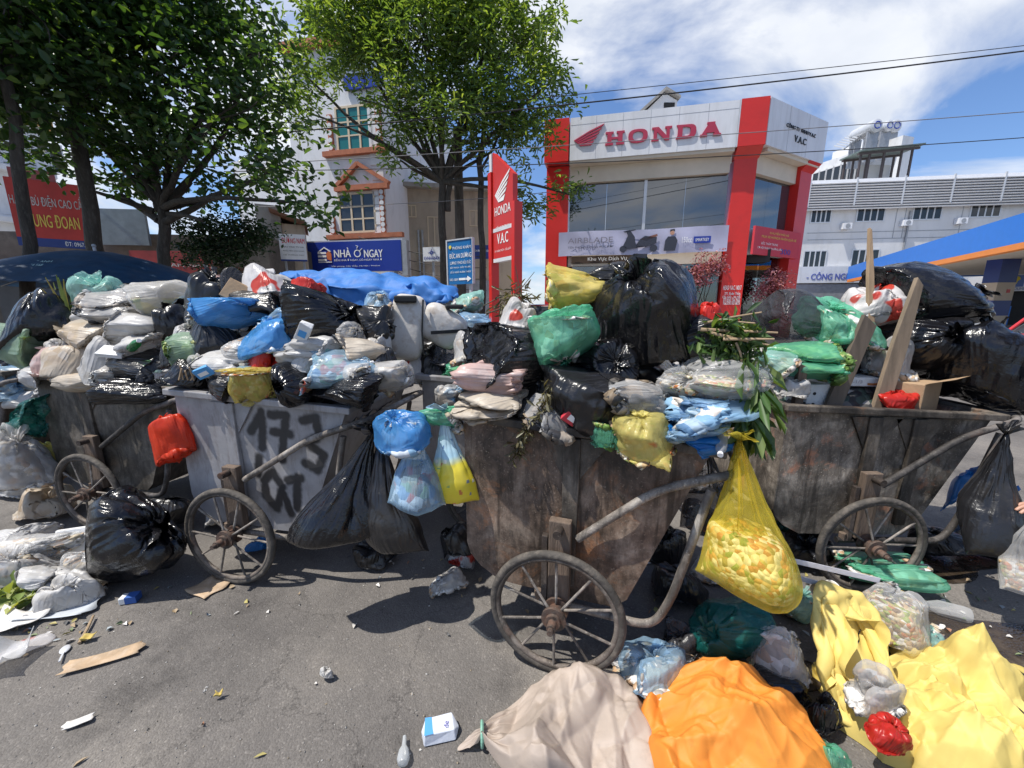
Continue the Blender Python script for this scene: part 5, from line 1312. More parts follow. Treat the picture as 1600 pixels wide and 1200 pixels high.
def seg_paint(base_name, segs, width, col, plane_y):
    """grey painted steel with sprayed numerals: soft strokes along the given x,z segments"""
    m, n, l, b, out = nt(base_name)
    tc = node(n, 'ShaderNodeTexCoord')
    a = node(n, 'ShaderNodeTexNoise', Scale=4.0, Detail=8.0, Roughness=.66); l.new(tc.outputs['Object'], a.inputs['Vector'])
    r = ramp(n, [(.3, (.19, .186, .19)), (.5, (.30, .295, .305)), (.72, (.39, .385, .395))]); l.new(a.outputs['Fac'], r.inputs[0])
    mp = node(n, 'ShaderNodeMapping'); mp.inputs['Scale'].default_value = (1, 1, .25); l.new(tc.outputs['Object'], mp.inputs[0])
    s = node(n, 'ShaderNodeTexNoise', Scale=16.0, Detail=9.0, Roughness=.72); l.new(mp.outputs[0], s.inputs['Vector'])
    sr = ramp(n, [(.52, 0.0), (.72, .75)]); l.new(s.outputs['Fac'], sr.inputs[0])
    mx = node(n, 'ShaderNodeMixRGB'); mx.inputs[2].default_value = (.13, .10, .085, 1); l.new(sr.outputs[0], mx.inputs[0]); l.new(r.outputs[0], mx.inputs[1]); cur = mx.outputs[0]
    sx = node(n, 'ShaderNodeSeparateXYZ'); l.new(tc.outputs['Object'], sx.inputs[0])
    def M(op, x, y=None):
        k = node(n, 'ShaderNodeMath', operation=op)
        for i, v in enumerate((x, y)):
            if v is None: continue
            if isinstance(v, (int, float)): k.inputs[i].default_value = v
            else: l.new(v, k.inputs[i])
        return k.outputs[0]
    if segs:
        nz = node(n, 'ShaderNodeTexNoise', Scale=30.0, Detail=3.0); l.new(tc.outputs['Object'], nz.inputs['Vector'])
        best = None
        for (x0, z0, x1, z1) in segs:
            dx, dz = x1 - x0, z1 - z0; L2 = max(1e-6, dx * dx + dz * dz)
            px_ = M('SUBTRACT', sx.outputs[0], x0); pz_ = M('SUBTRACT', sx.outputs[2], z0)
            t = M('ADD', M('MULTIPLY', px_, dx / L2), M('MULTIPLY', pz_, dz / L2))
            t = M('MINIMUM', M('MAXIMUM', t, 0.0), 1.0)
            ex = M('SUBTRACT', px_, M('MULTIPLY', t, dx)); ez = M('SUBTRACT', pz_, M('MULTIPLY', t, dz))
            d = M('SQRT', M('ADD', M('MULTIPLY', ex, ex), M('MULTIPLY', ez, ez)))
            best = d if best is None else M('MINIMUM', best, d)
        best = M('ADD', best, M('MULTIPLY', M('SUBTRACT', nz.outputs['Fac'], .5), .02))
        mr = node(n, 'ShaderNodeMapRange', interpolation_type='SMOOTHSTEP'); mr.inputs['From Min'].default_value = width * .6; mr.inputs['From Max'].default_value = width * 1.5
        mr.inputs['To Min'].default_value = .95; mr.inputs['To Max'].default_value = 0.0; l.new(best, mr.inputs['Value'])
        on = M('LESS_THAN', sx.outputs[1], plane_y)
        fac = M('MULTIPLY', mr.outputs[0], on)
        mx2 = node(n, 'ShaderNodeMixRGB'); mx2.inputs[2].default_value = c4(col); l.new(fac, mx2.inputs[0]); l.new(cur, mx2.inputs[1]); cur = mx2.outputs[0]
    l.new(cur, b.inputs['Base Color']); b.inputs['Roughness'].default_value = .45; b.inputs['Metallic'].default_value = .1
    bp = node(n, 'ShaderNodeBump', Strength=.25, Distance=.02); l.new(a.outputs['Fac'], bp.inputs['Height']); l.new(bp.outputs[0], b.inputs['Normal'])
    return m

def arc(cx, cz, r, a0, a1, n=5): return [(cx + r * math.cos(RAD(a0 + (a1 - a0) * i / n)), cz + r * math.sin(RAD(a0 + (a1 - a0) * i / n))) for i in range(n + 1)]
CARTS = {}
TILT = .05
def make_cart(key, label, org, ang, L, W, H, xw, tub, rust_rib, wheel_r=.28, detail=True, rib_xs=(.45,), handle_mat=None, dents=0.0):
    root = tag(empty('refuse_cart', (org[0], org[1], 0), RAD(ang)), label, 'cart', 'two-wheeled refuse carts')
    hm = handle_mat or M_PIPE
    zt = lambda x, z: z - TILT * x * (z / H)
    prof = [(0, H)] + [(.0, .46)] + arc(.14, .42, .14, 180, 262, 5) + [(.22, .272), (.66 * L, .30)] + arc(.66 * L + .02, .37, .07, 270, 335, 4) + [(L, H)]
    prof = [(x, zt(x, z)) for x, z in prof]
    th = .006
    rng = random.Random((ord(key) * 37) % 1000)
    def side(y0, y1):
        # sheet side with shallow dents: a grid clipped to the outline
        m = MB(); nz_ = 14; nx_ = 18
        xs = lambda z: None
        V = []; F = []
        zmin = .275; zs = [zmin + (1 - (1 - j / nz_) ** 1.0) * (H - zmin) for j in range(nz_ + 1)]
        def bounds(z):
            # left and right edge of the outline at height z
            pts = prof + [prof[0]]; cr = []
            for a, b_ in zip(pts[:-1], pts[1:]):
                if (a[1] - z) * (b_[1] - z) <= 0 and abs(a[1] - b_[1]) > 1e-7: cr.append(a[0] + (z - a[1]) / (b_[1] - a[1]) * (b_[0] - a[0]))
            return min(cr), max(cr)
        for s_, yy in ((0, y0), (1, y1)):
            for z in zs:
                f = (z - zmin) / (H - zmin)
                zz0 = z - TILT * L * 0 ; 
                xa, xb = 0, 0
                # outline interpolated by height fraction, following the tilted rim
                if f < .22:
                    q = f / .22; xa = .16 * (1 - q) ** 2.2
                else: xa = 0
                xb = (.66 * L + .07 + (L - .66 * L - .07) * max(0, (f - .06) / .94)) if f > .06 else .66 * L + .07 - .05 * (1 - f / .06)
                for i in range(nx_ + 1):
                    x = xa + (xb - xa) * i / nx_
                    dn = .006 * math.sin(x * 9 + z * 5 + (ord(key) * 37) % 7) * math.sin(z * 8 + 1) + .004 * math.sin(x * 23 + z * 17)
                    V.append((x, yy + (dn if 0 < i < nx_ else 0), zt(x, z + .008 * math.sin(x * 4) * (1 - f))))
        n1 = (nz_ + 1) * (nx_ + 1)
        for j in range(nz_):
            for i in range(nx_):
                a = j * (nx_ + 1) + i
                F.append((a, a + 1, a + nx_ + 2, a + nx_ + 1)); F.append((a + n1, a + nx_ + 1 + n1, a + nx_ + 2 + n1, a + 1 + n1))
        for i in range(nx_):
            F.append((i, i + n1, i + 1 + n1, i + 1)); a = nz_ * (nx_ + 1) + i; F.append((a, a + 1, a + 1 + n1, a + n1))
        for j in range(nz_):
            a = j * (nx_ + 1); b_ = a + nx_ + 1; F.append((a, b_, b_ + n1, a + n1)); a += nx_; b_ += nx_; F.append((a, a + n1, b_ + n1, b_))
        m.add(V, F); o = m.build('side_panel', tub, root, smooth=True, auto=50); return o
    side(-th, th); side(W - th, W + th)
    # front, floor and back sheet bent from one strip
    strip = [(0, H)] + [(0, .46)] + [(.16 * (1 - q) ** 2.2, .275 + q * .22 * (H - .275)) for q in (.8, .6, .4, .2, 0)] + [(.66 * L + .02, .275)] + [(.66 * L + .07, .32), (L, H)]
    strip = [(x, zt(x, z)) for x, z in strip]
    V = []; F = []; k = len(strip)
    cx_ = sum(p[0] for p in strip) / k
    inn = [(p[0] + (.008 if p[0] < cx_ else -.008), p[1] + (.008 if p[1] < .4 else 0)) for p in strip]
    for pr in (strip, inn):
        for yy in (th + .001, W - th - .001): V += [(p[0], yy, p[1]) for p in pr]
    for i in range(k - 1):
        F.append((i, i + 1, k + i + 1, k + i)); F.append((2 * k + i, 3 * k + i, 3 * k + i + 1, 2 * k + i + 1))
    MB().add(V, F).build('end_sheet', tub, root, smooth=True, auto=40)
    # rolled rim, flared lip on the front side
    z0, z1 = zt(0, H), zt(L, H)
    rm = MB()
    e = .022
    for (a, b_) in (((-.03, -e, z0), (L + .04, -e, z1)), ((-.03, W + e, z0), (L + .04, W + e, z1))): rm.beam(a, b_, .045, .035)
    rm.beam((-.02, -e, z0 + .003), (-.02, W + e, z0 + .003), .04, .03).beam((L + .02, -e, z1 + .003), (L + .02, W + e, z1 + .003), .04, .03)
    rm.build('rim', rust_rib, root, bevel=.006)
    # stiffening ribs with gussets at the top
    for xr in rib_xs:
        zb = .34
        MB().prism([(xr - .028, zb), (xr + .028, zb), (xr + .035, zt(xr, H) - .03), (xr - .035, zt(xr, H) - .03)], -.03, -th - .001).build('rib', rust_rib, root, bevel=.004)
        MB().prism([(xr - .035, zt(xr, H) - .2), (xr - .12, zt(xr, H) - .03), (xr - .035, zt(xr, H) - .03)], -.018, -th - .002).build('gusset', rust_rib, root)
        MB().prism([(xr + .035, zt(xr, H) - .2), (xr + .035, zt(xr, H) - .03), (xr + .15, zt(xr, H) - .03)], -.018, -th - .002).build('gusset', rust_rib, root)
    # running gear on both sides
    for sgn, y in ((-1, 0.0), (1, W)):
        yw = y + sgn * .125
        w = MB().torus((0, 0, 0), wheel_r - .035, .013, 'y', 56, 8).build('wheel', M_RIM, root, loc=(xw, yw, wheel_r), smooth=True, auto=80)
        w.rotation_euler = (RAD(rng.uniform(-2, 2)), RAD(rng.uniform(0, 40)), 0)
        MB().torus((0, 0, 0), wheel_r - .017, .0165, 'y', 64, 10).build('tyre', M_TYRE, w, smooth=True, auto=80)
        hb = MB().cyl((0, -.05, 0), (0, .05, 0), .03, 18).cyl((0, -.035, 0), (0, -.022, 0), .05, 20).cyl((0, .022, 0), (0, .035, 0), .05, 20).cyl((0, -.085, 0), (0, -.05, 0), .018, 12).cyl((0, -.105, 0), (0, -.085, 0), .012, 10)
        hb.build('hub', M_HUB, w, smooth=True)
        for k in range(10):
            a = 2 * math.pi * k / 10; s = .018 * (1 if k % 2 else -1)
            MB().cyl((.035 * math.cos(a), s, .035 * math.sin(a)), ((wheel_r - .04) * math.cos(a), s * .2, (wheel_r - .04) * math.sin(a)), .0055, 8).build('spoke', M_PIPE, w, smooth=True)
        yb = y + sgn * .035
        # timber post carrying the tub on its pivot
        MB().box(xw - .045, xw + .045, min(yb, yb + sgn * .04), max(yb, yb + sgn * .04), .29, .66).build('pivot_post', M_WOOD, root, bevel=.005)
        MB().box(xw - .075, xw - .05, min(yb, yb + sgn * .03), max(yb, yb + sgn * .03), .27, .58).build('pivot_post', M_HUB, root, bevel=.003)
        MB().cyl((xw, yb, .63), (xw, yb + sgn * .09, .63), .018, 14).build('pivot_bolt', M_HUB, root, smooth=True)
        # lower rail turning up into the back leg, then the push bar
        yr = y + sgn * .05
        MB().tube(bend([(xw - .12, yr, .27), (.84 * L, yr, .262), (.90 * L, yr, .40), (1.0 * L, yr, .87)], .10, 6), .0155, 12).build('frame_rail', hm, root, smooth=True)
        MB().tube([(xw - .09, yr, .27), (xw - .09, yr, .31)], .016, 10).build('rail_lug', M_WOOD, root)
    yl, yr = -.05, W + .05
    MB().tube(bend([(xw + .07, yl, .585), (.82 * L, yl, .845), (1.06 * L, yl, .935), (1.10 * L, yl + .03, .945), (1.10 * L, yr - .03, .945), (1.06 * L, yr, .935), (.82 * L, yr, .845), (xw + .07, yr, .585)], .09, 6), .0165, 12).build('push_bar', hm, root, smooth=True)
    MB().cyl((xw, -.13, wheel_r), (xw, W + .13, wheel_r), .014, 12).build('axle', M_HUB, root)
    # loose refuse filling the tub
    n = 18; rg = np.random.RandomState((ord(key) * 37) % 999)
    V = []; 
    for j in range(n + 1):
        for i in range(n + 1):
            u, v = i / n, j / n
            edge = min(u, 1 - u, v, 1 - v) * 2
            V.append((.03 + u * (L - .06), .02 + v * (W - .04), zt(u * L, H) - .10 + .20 * min(1, edge * 1.6) + rg.uniform(-.025, .025)))
    F = [(j * (n + 1) + i, j * (n + 1) + i + 1, (j + 1) * (n + 1) + i + 1, (j + 1) * (n + 1) + i) for j in range(n) for i in range(n)]
    link_mesh('loose_refuse', mesh_from('loose_refuse', V, F, True), scraps('refuse_dark', [(.02, .02, .022), (.05, .05, .05), (.015, .015, .02), (.12, .11, .10), (.03, .05, .04), (.02, .02, .02), (.25, .24, .23), (.015, .015, .015)]), root)['kind'] = 'stuff'
    CARTS[key] = (Vector((org[0], org[1], 0)), Vector((math.cos(RAD(ang)), math.sin(RAD(ang)), 0)), L, W, H, root)
    return root
def strokes(pl):
    out = []
    for line in pl: out += [(a[0], a[1], b_[0], b_[1]) for a, b_ in zip(line[:-1], line[1:])]
    return out
# sprayed numerals on the grey cart, in cart coordinates
NUM = strokes([
  [(.47, .85), (.545, .955), (.525, .76)],
  [(.60, .945), (.69, .945), (.635, .70)], [(.60, .85), (.70, .845)],
  [(.79, .925), (.87, .945), (.885, .85), (.80, .80), (.895, .745), (.85, .655), (.78, .69)],
  [(.50, .56), (.57, .62), (.62, .54), (.56, .40), (.50, .47), (.50, .56)],
  [(.66, .58), (.74, .60)], [(.72, .60), (.70, .42)], [(.50, .70), (.47, .60)], [(.62, .50), (.65, .38)]])
M_TUB_A = seg_paint('tub_grey_numbered', NUM, .026, (.012, .012, .014), .04)
M_TUB_F = seg_paint('tub_grey', [], .02, (.02, .02, .02), 0)
make_cart('A', 'grey painted refuse cart with 173 sprayed in black on its side', (-1.86, 2.07), -11, 1.05, .64, 1.05, .36, M_TUB_A, M_TUB_F, rib_xs=(.36,))
make_cart('B', 'rust brown refuse cart with a yellow bag hanging on its push bar', (-.205, 1.60), -18, .97, .62, 1.05, .44, M_TUB_B, M_TUB_E, rib_xs=(.47,))
make_cart('C', 'scraped patinated refuse cart with planks standing in its load', (1.42, 1.92), 0, 1.07, .66, 1.0, .45, M_TUB_C, M_TUB_E, rib_xs=(.45, .68), handle_mat=M_PIPED)
make_cart('D', 'dark grimy refuse cart with a red bag hanging behind it', (-3.25, 2.58), -10, 1.12, .66, 1.05, .45, M_TUB_D, M_TUB_E, rib_xs=(.42,), handle_mat=M_PIPED)
make_cart('E', 'grimy refuse cart at the end of the row with clear bags on its push bar', (-5.02, 3.15), -10, 1.08, .66, 1.05, .45, M_TUB_E, M_TUB_D, handle_mat=M_PIPED)
make_cart('F', 'grey refuse cart squeezed in behind the other carts under a padded seat', (-.60, 2.52), -9, 1.02, .62, 1.05, .45, M_TUB_F, M_TUB_F)
# scraps of chalk white and tin patches on the patinated tub are wear of the sheet itself
# ---------------------------------------------------------------- bags
make_protos()
K = {}
def pal(*c): return list(c)
FOOD = [(.45, .30, .14), (.55, .45, .28), (.6, .55, .45), (.3, .35, .08), (.5, .18, .06), (.62, .6, .55), (.2, .12, .06), (.4, .32, .1)]
MIX = [(.6, .58, .55), (.1, .1, .1), (.5, .1, .06), (.15, .25, .4), (.55, .45, .25), (.65, .65, .65), (.2, .3, .15), (.3, .2, .12)]
GREENS = [(.05, .12, .02), (.12, .22, .04), (.25, .32, .08), (.08, .16, .05), (.35, .38, .15)]
K['black'] = plastic('black_film', (.008, .008, .010), rough=.18, trans=0, wrinkle=1.7, dust=.06)
K['black2'] = plastic('dull_black_film', (.014, .014, .016), rough=.28, trans=0, wrinkle=1.35, scale=13, dust=.10)
K['grey'] = plastic('grey_black_film', (.05, .05, .055), alpha=.62, rough=.3, trans=.1, wrinkle=1.2, dust=.1)
K['white'] = plastic('white_film', (.66, .65, .64), rough=.38, trans=.3, mottle=[(.6, .58, .55), (.45, .4, .33), (.7, .69, .67), (.35, .33, .3)], dust=.3)
K['cream'] = plastic('cream_film', (.55, .48, .39), rough=.45, trans=.25, mottle=[(.5, .36, .2), (.6, .5, .4), (.4, .25, .12), (.62, .56, .5)], dust=.25)
K['clear'] = plastic('clear_film', (.78, .78, .78), alpha=.20, rough=.16, trans=.2, dust=.2)
K['clearish'] = plastic('hazy_film', (.74, .73, .72), alpha=.38, rough=.2, trans=.25, dust=.25)
K['green'] = plastic('green_film', (.20, .62, .42), alpha=.42, rough=.27, trans=.35, dust=.1)
K['teal'] = plastic('teal_film', (.012, .13, .115), alpha=.72, rough=.25, trans=.2, dust=.08)
K['pgreen'] = plastic('pale_green_film', (.42, .56, .44), alpha=.42, rough=.35, trans=.3)
K['aqua'] = plastic('aqua_film', (.42, .70, .64), alpha=.42, rough=.3, trans=.35)
K['blue'] = plastic('blue_film', (.09, .36, .74), alpha=.52, rough=.27, trans=.3, dust=.1)
K['lblue'] = plastic('light_blue_film', (.42, .63, .82), alpha=.34, rough=.25, trans=.3, dust=.15)
K['dblue'] = plastic('strong_blue_film', (.02, .20, .55), alpha=.78, rough=.3, trans=.25)
K['yellow'] = plastic('yellow_film', (.80, .68, .20), alpha=.42, rough=.28, trans=.35, dust=.1)
K['ystrong'] = plastic('strong_yellow_film', (.90, .74, .10), alpha=.25, rough=.18, trans=.4, dust=0)
K['red'] = plastic('red_film', (.60, .03, .02), rough=.35, trans=.3, dust=.08)
K['orangered'] = plastic('orange_red_film', (.78, .06, .015), rough=.38, trans=.4, wrinkle=.8, dust=.05)
K['pink'] = plastic('pinkish_film', (.62, .42, .38), rough=.38, trans=.25, mottle=[(.65, .6, .58), (.6, .35, .3), (.7, .68, .66)])
K['redprint'] = plastic('white_film_red_print', (.66, .64, .63), rough=.35, trans=.25, print_col=(.55, .05, .03), dust=.2)
K['yprint'] = plastic('yellow_film_red_print', (.78, .68, .22), alpha=.6, rough=.3, trans=.3, print_col=(.6, .10, .05), dust=.1)
CONT = {'leftovers': scraps('leftover_scraps', [(.75, .70, .58), (.62, .45, .25), (.8, .78, .72), (.48, .42, .18), (.7, .38, .18), (.66, .6, .45), (.8, .76, .66), (.35, .28, .12), (.2, .3, .1), (.5, .2, .1), (.78, .77, .74)], 58), 'food': scraps('food_scraps', FOOD, 60), 'mix': scraps('mixed_scraps', MIX, 26), 'greens': scraps('vegetable_scraps', GREENS, 30),
        'pale': scraps('pale_scraps', [(.62, .6, .56), (.5, .42, .3), (.68, .67, .65), (.45, .3, .18), (.58, .55, .5), (.3, .28, .25)], 30),
        'dark': scraps('dark_scraps', [(.03, .03, .03), (.08, .07, .06), (.2, .15, .1), (.04, .04, .045), (.3, .26, .22)], 18),
        'blueish': scraps('blue_scraps', [(.2, .35, .5), (.5, .55, .6), (.1, .2, .35), (.6, .55, .5), (.3, .4, .5)], 15),
        'yellowish': scraps('yellow_scraps', [(.6, .5, .15), (.55, .5, .35), (.45, .3, .1), (.65, .6, .45), (.3, .35, .1)], 18)}
SEEN = {}
def warp(V, rng, amp):
    """low, slow bulges so that no two bags share an outline"""
    W = V.copy()
    for k in range(4):
        f = rng.uniform(4, 10, 3); ph = rng.uniform(0, 6.28, 3); a = rng.uniform(-1, 1, 3) * amp
        W += a * np.sin(V[:, [1, 2, 0]] * f + ph)
    # sharp creases
    for k in range(6):
        n = rng.randn(3); n /= np.linalg.norm(n); d = V @ n + 0.15 * np.sin(V[:, [0]] * 6 + k).ravel() * .2
        c = rng.uniform(-.12, .12); s = np.exp(-np.abs(d - c) / .012) * rng.uniform(-.007, .009)
        W += n[None, ::-1] * s[:, None]
    return W
def crumple(V, F, rng, sets=((22, .012), (70, .006)), sign=0):
    """flat facets that meet in sharp folds"""
    N = np.zeros_like(V); fn = np.cross(V[F[:, 2]] - V[F[:, 0]], V[F[:, 3]] - V[F[:, 1]])
    for k in range(4): np.add.at(N, F[:, k], fn)
    N /= np.linalg.norm(N, axis=1, keepdims=True) + 1e-9
    W = V.copy()
    for n, amp in sets:
        S = V[rng.randint(0, len(V), n)]
        D = np.sqrt(((V[:, None] - S[None]) ** 2).sum(-1)); D.sort(axis=1)
        e = D[:, 1] - D[:, 0]; sc = np.percentile(e, 90) + 1e-6
        W += N * (amp * (np.minimum(e / sc, 1.0) - .5))[:, None] * (sign or rng.choice([-1, 1]))
    return W
def Rneck(d, rng):
    a = rng.uniform(0, 6.28)
    R = Matrix.Rotation(a, 3, 'Z')
    j = lambda s=.25: rng.uniform(-s, s)
    if d == 'u': Q = Euler((j(), j(), 0)).to_matrix()
    elif d == 'l': Q = Euler((j(), -1.45 + j(), j())).to_matrix()
    elif d == 'r': Q = Euler((j(), 1.45 + j(), j())).to_matrix()
    elif d == 'f': Q = Euler((1.25 + j(), j(), j())).to_matrix()
    elif d == 'b': Q = Euler((-1.25 + j(), j(), j())).to_matrix()
    elif d == 'd': Q = Euler((math.pi + j(.4), j(), 0)).to_matrix()
    elif d == 'h': Q = Matrix.Identity(3); R = Matrix.Rotation(j(.5), 3, 'Z')
    elif d == 'x': Q = Euler((j(.1), j(.1), j(.1))).to_matrix(); R = Matrix.Rotation(math.pi / 2 * rng.choice([0, 1]), 3, 'Z')
    return np.array(Q @ R)
SHEER = {k: None for k in ('grey_black_film',)}
for k_ in ('clear', 'clearish', 'green', 'pgreen', 'aqua', 'blue', 'lblue', 'yellow'): SHEER[K[k_].name] = 'pale'
SHEER['blue_film'] = 'blueish'
def place(name, label, cat, c, w, h, d, proto, mat, neck='u', seed=0, inside=None, group=None, amp=.022, floor=None, lean=0.0, cr=1.0):
    rng = np.random.RandomState(seed * 7 + 13)
    V, F, jn = PROTO[proto]
    V = warp(V, rng, amp)
    if neck != 'h' and cr: V[:jn] = crumple(V, F, rng, ((20, .016 * cr), (64, .009 * cr)))[:jn]
    V = V @ Rneck(neck, rng).T
    if neck not in 'hx':
        # pressed flat here and there by what lies against it
        cen = V[:jn].mean(0); ext = V[:jn].max(0) - V[:jn].min(0)
        for k in range(4):
            n = rng.randn(3); n[2] *= .6; n /= np.linalg.norm(n); q = (V - cen) @ n; lim = np.percentile(q[:jn], 80)
            V -= n[None] * (np.clip(q - lim, 0, None) * .62)[:, None]
    # size from the body of the bag (the frill above the knot sticks out freely)
    B = V[:jn]; lo, hi = B.min(0), B.max(0)
    V = (V - (lo + hi) / 2) / (hi - lo) * np.array([w, d, h])
    if lean: V[:, 0] += lean * np.clip(V[:, 2] / h + .5, 0, 1.3) ** 1.4
    base = -h / 2
    V[:, 2] -= base
    loc = Vector((c.x, c.y, c.z - h / 2))
    if floor is not None: loc.z = floor
    me = mesh_from(name, V, F, True)
    nu = int(F[0][1] - F[0][0]) and 64 if len(V) > 1500 else 32
    th_ = (np.arange(len(V)) % nu) * 2 * math.pi / nu; rw = (np.arange(len(V)) // nu) / (len(V) / nu)
    fl = me.attributes.new('film', 'FLOAT_VECTOR', 'POINT'); fl.data.foreach_set('vector', np.stack([np.cos(th_) * 2 + seed, np.sin(th_) * 2, rw * 1.6], 1).astype(np.float32).ravel())
    o = link_mesh(name, me, mat, loc=loc)
    if inside is None: inside = SHEER.get(mat.name)
    tag(o, label, cat, group)
    if inside:
        nn = np.zeros(len(V) * 3, dtype=np.float32); me.vertex_normals.foreach_get('vector', nn); nn = nn.reshape(-1, 3)
        cen = V[:jn].mean(0); sg = np.sign(((V[:jn] - cen) * nn[:jn]).sum())
        Bv = V[:jn] - sg * nn[:jn] * .011
        Bv = cen + (Bv - cen) * .985
        # contents settle: lower part full, upper part slack
        top = Bv[:, 2].max(); full = inside[1] if isinstance(inside, tuple) else .8
        lim = top * full
        Bv[:, 2] = np.where(Bv[:, 2] > lim, lim + (Bv[:, 2] - lim) * .06, Bv[:, 2])
        ph = rng.uniform(0, 6.28, 3); Bv -= sg * nn[:jn] * (.004 + .004 * np.sin(Bv @ np.array([31., 27., 35.]) + ph[0]))[:, None]
        key = inside[0] if isinstance(inside, tuple) else inside
        Fc = F[(F < jn).all(1)]
        link_mesh('contents', mesh_from('contents', Bv, Fc, True), CONT[key], o)
    return o
def rimY(key, px):
    """how far down the street the near rim of a cart is behind a photo column"""
    O, u, L, W, H, r = CARTS[key]
    dx = (px - 800) / 600.0
    # solve x = dx * depth along the rim line at rim height
    k = dx * (CAM_H - H) * SP
    s = (dx * O.y * CP + k - O.x) / (u.x - dx * u.y * CP)
    s = max(-.3, min(L + .3, s))
    return O.y + u.y * s
NB = [0]
def heap(key, rows):
    """rows: px, py, width px, height px, metres behind the near rim, shape, film, neck, label [, inside]"""
    for r in rows:
        px, py, w, h, dy, proto, film, neck, label = r[:9]
        inside = r[9] if len(r) > 9 else None
        Y = rimY(key, px) + dy; c = at(px, py, Y); s = depth(c) / 600.0
        k = {'A': 1.04, 'D': 1.0, 'C': 1.02}.get(key, 1.10); ww, hh = w * s * k, h * s * k * 1.04
        dd = r[10] if len(r) > 10 else max(.16, min(.55, (ww + hh) * .55))
        NB[0] += 1
        if key in 'AD' and proto.startswith('slump') and NB[0] % 4: proto = ('ball2', 'round', 'ball', 'round2')[NB[0] % 4]; hh *= 1.12
        place('refuse_bag', label, 'bag', c, ww, hh, dd, proto, K[film], neck, NB[0], inside, 'bags heaped on the refuse carts', cr=.7 if key in 'AD' else 1.0)
def free(px, py, w, h, Y, proto, film, neck, label, inside=None, d=None, name='refuse_bag', cat='bag', group=None, floor=None, amp=.015, lean=0.0):
    c = at(px, py, Y); s = depth(c) / 600.0; ww, hh = w * s, h * s
    NB[0] += 1
    return place(name, label, cat, c, ww, hh, d or max(.1, (ww + hh) * .5), proto, K[film] if isinstance(film, str) else film, neck, NB[0], inside, group, amp=amp, floor=floor, lean=lean)
def ground(px, py, w, h, proto, film, neck, label, inside=None, d=None, zc=None, **kw):
    """a bag lying on the road; zc is the height of its middle"""
    z = zc
    if z is None:
        z = .1
        for _ in range(6):
            c = gz(px, py, z); z = h * depth(c) / 600.0 / 2 * .9
    c = gz(px, py, z); s = depth(c) / 600.0
    NB[0] += 1
    return place(kw.get('name', 'refuse_bag'), label, kw.get('cat', 'bag'), c, w * s, h * s * kw.get('hs', .85), d or w * s * .8, proto, K[film] if isinstance(film, str) else film, neck, NB[0], inside, kw.get('group'), floor=kw.get('floor', .006), amp=kw.get('amp', .02), lean=kw.get('lean', 0.0))

heap('A', [
 (325, 470, 80, 80, .42, 'round', 'black2', 'u', 'open black bag with sticks poking out, heaped on the grey cart'),
 (377, 452, 62, 60, .50, 'round2', 'grey', 'u', 'crumpled dark grey film bag beside the sticks bag'),
 (430, 446, 85, 55, .46, 'slump', 'redprint', 'u', 'white bag with red print on top of the grey cart heap'),
 (405, 482, 110, 70, .40, 'slump2', 'black2', 'l', 'dull black bag under the white red-print bag'),
 (522, 493, 112, 88, .30, 'ball2', 'black', 'r', 'large shiny black bag crowning the grey cart heap'),
 (588, 512, 52, 66, .36, 'round2', 'black2', 'r', 'small black bag behind the large shiny black one'),
 (372, 492, 112, 44, .26, 'slump', 'blue', 'r', 'flattened blue bag over the dark bags of the grey cart', 'blueish'),
 (345, 528, 78, 66, .20, 'round', 'black2', 'u', 'smoky black bag below the flattened blue bag'),
 (425, 525, 92, 58, .16, 'slump2', 'blue', 'u', 'bright blue pleated bag in the middle of the grey cart heap', 'blueish'),
 (308, 547, 62, 52, .14, 'round2', 'pgreen', 'r', 'pale green bag at the front corner of the grey cart', 'greens'),
 (357, 573, 84, 44, .08, 'slump', 'white', 'r', 'dusty grey-white bag above the dark bag on the grey rim'),
 (425, 563, 72, 40, .12, 'slump2', 'red', 'u', 'shiny red bag wedged between blue and yellow bags'),
 (402, 600, 72, 54, .00, 'round2', 'yellow', 'd', 'yellow bag slumped over the grey cart rim', 'food'),
 (292, 589, 64, 52, .02, 'round', 'black', 'u', 'black bag of chopsticks at the corner of the grey rim'),
 (345, 609, 60, 40, -.02, 'slump', 'black2', 'l', 'small charcoal bag hanging over the grey rim'),
 (487, 546, 100, 54, .14, 'slump', 'white', 'l', 'wide white bag under the large shiny black bag'),
 (532, 573, 120, 58, .06, 'slump2', 'lblue', 'r', 'long light blue bag with scraps inside on the grey cart', 'mix'),
 (456, 602, 76, 66, -.02, 'ball', 'black', 'f', 'round wrinkled black bag bulging over the grey rim'),
 (542, 609, 122, 46, .00, 'slump', 'black', 'l', 'long black bag lying along the grey rim'),
 (568, 553, 72, 62, .18, 'round2', 'cream', 'r', 'beige stained bag beside the long light blue bag'),
 (592, 538, 44, 34, .28, 'round2', 'white', 'u', 'little white knotted bag beside the padded seat'),
 (601, 562, 42, 44, .24, 'round', 'black2', 'u', 'little dark bag beside the beige stained bag'),
 (612, 590, 58, 50, .16, 'slump2', 'clearish', 'r', 'hazy bag of paper scraps at the push bar corner', 'pale'),
 (482, 447, 46, 26, .52, 'slump', 'red', 'u', 'red scrap bag peeking over the large black bag'),
 (345, 443, 30, 22, .55, 'slump2', 'pink', 'u', 'pink scrap bag behind the sticks bag'),
 (460, 470, 80, 60, .55, 'round', 'black2', 'u', 'dull black bag hidden behind the large shiny one'),
 (505, 530, 120, 60, .45, 'slump', 'black2', 'u', 'dull black bag buried in the back of the grey cart'),
])
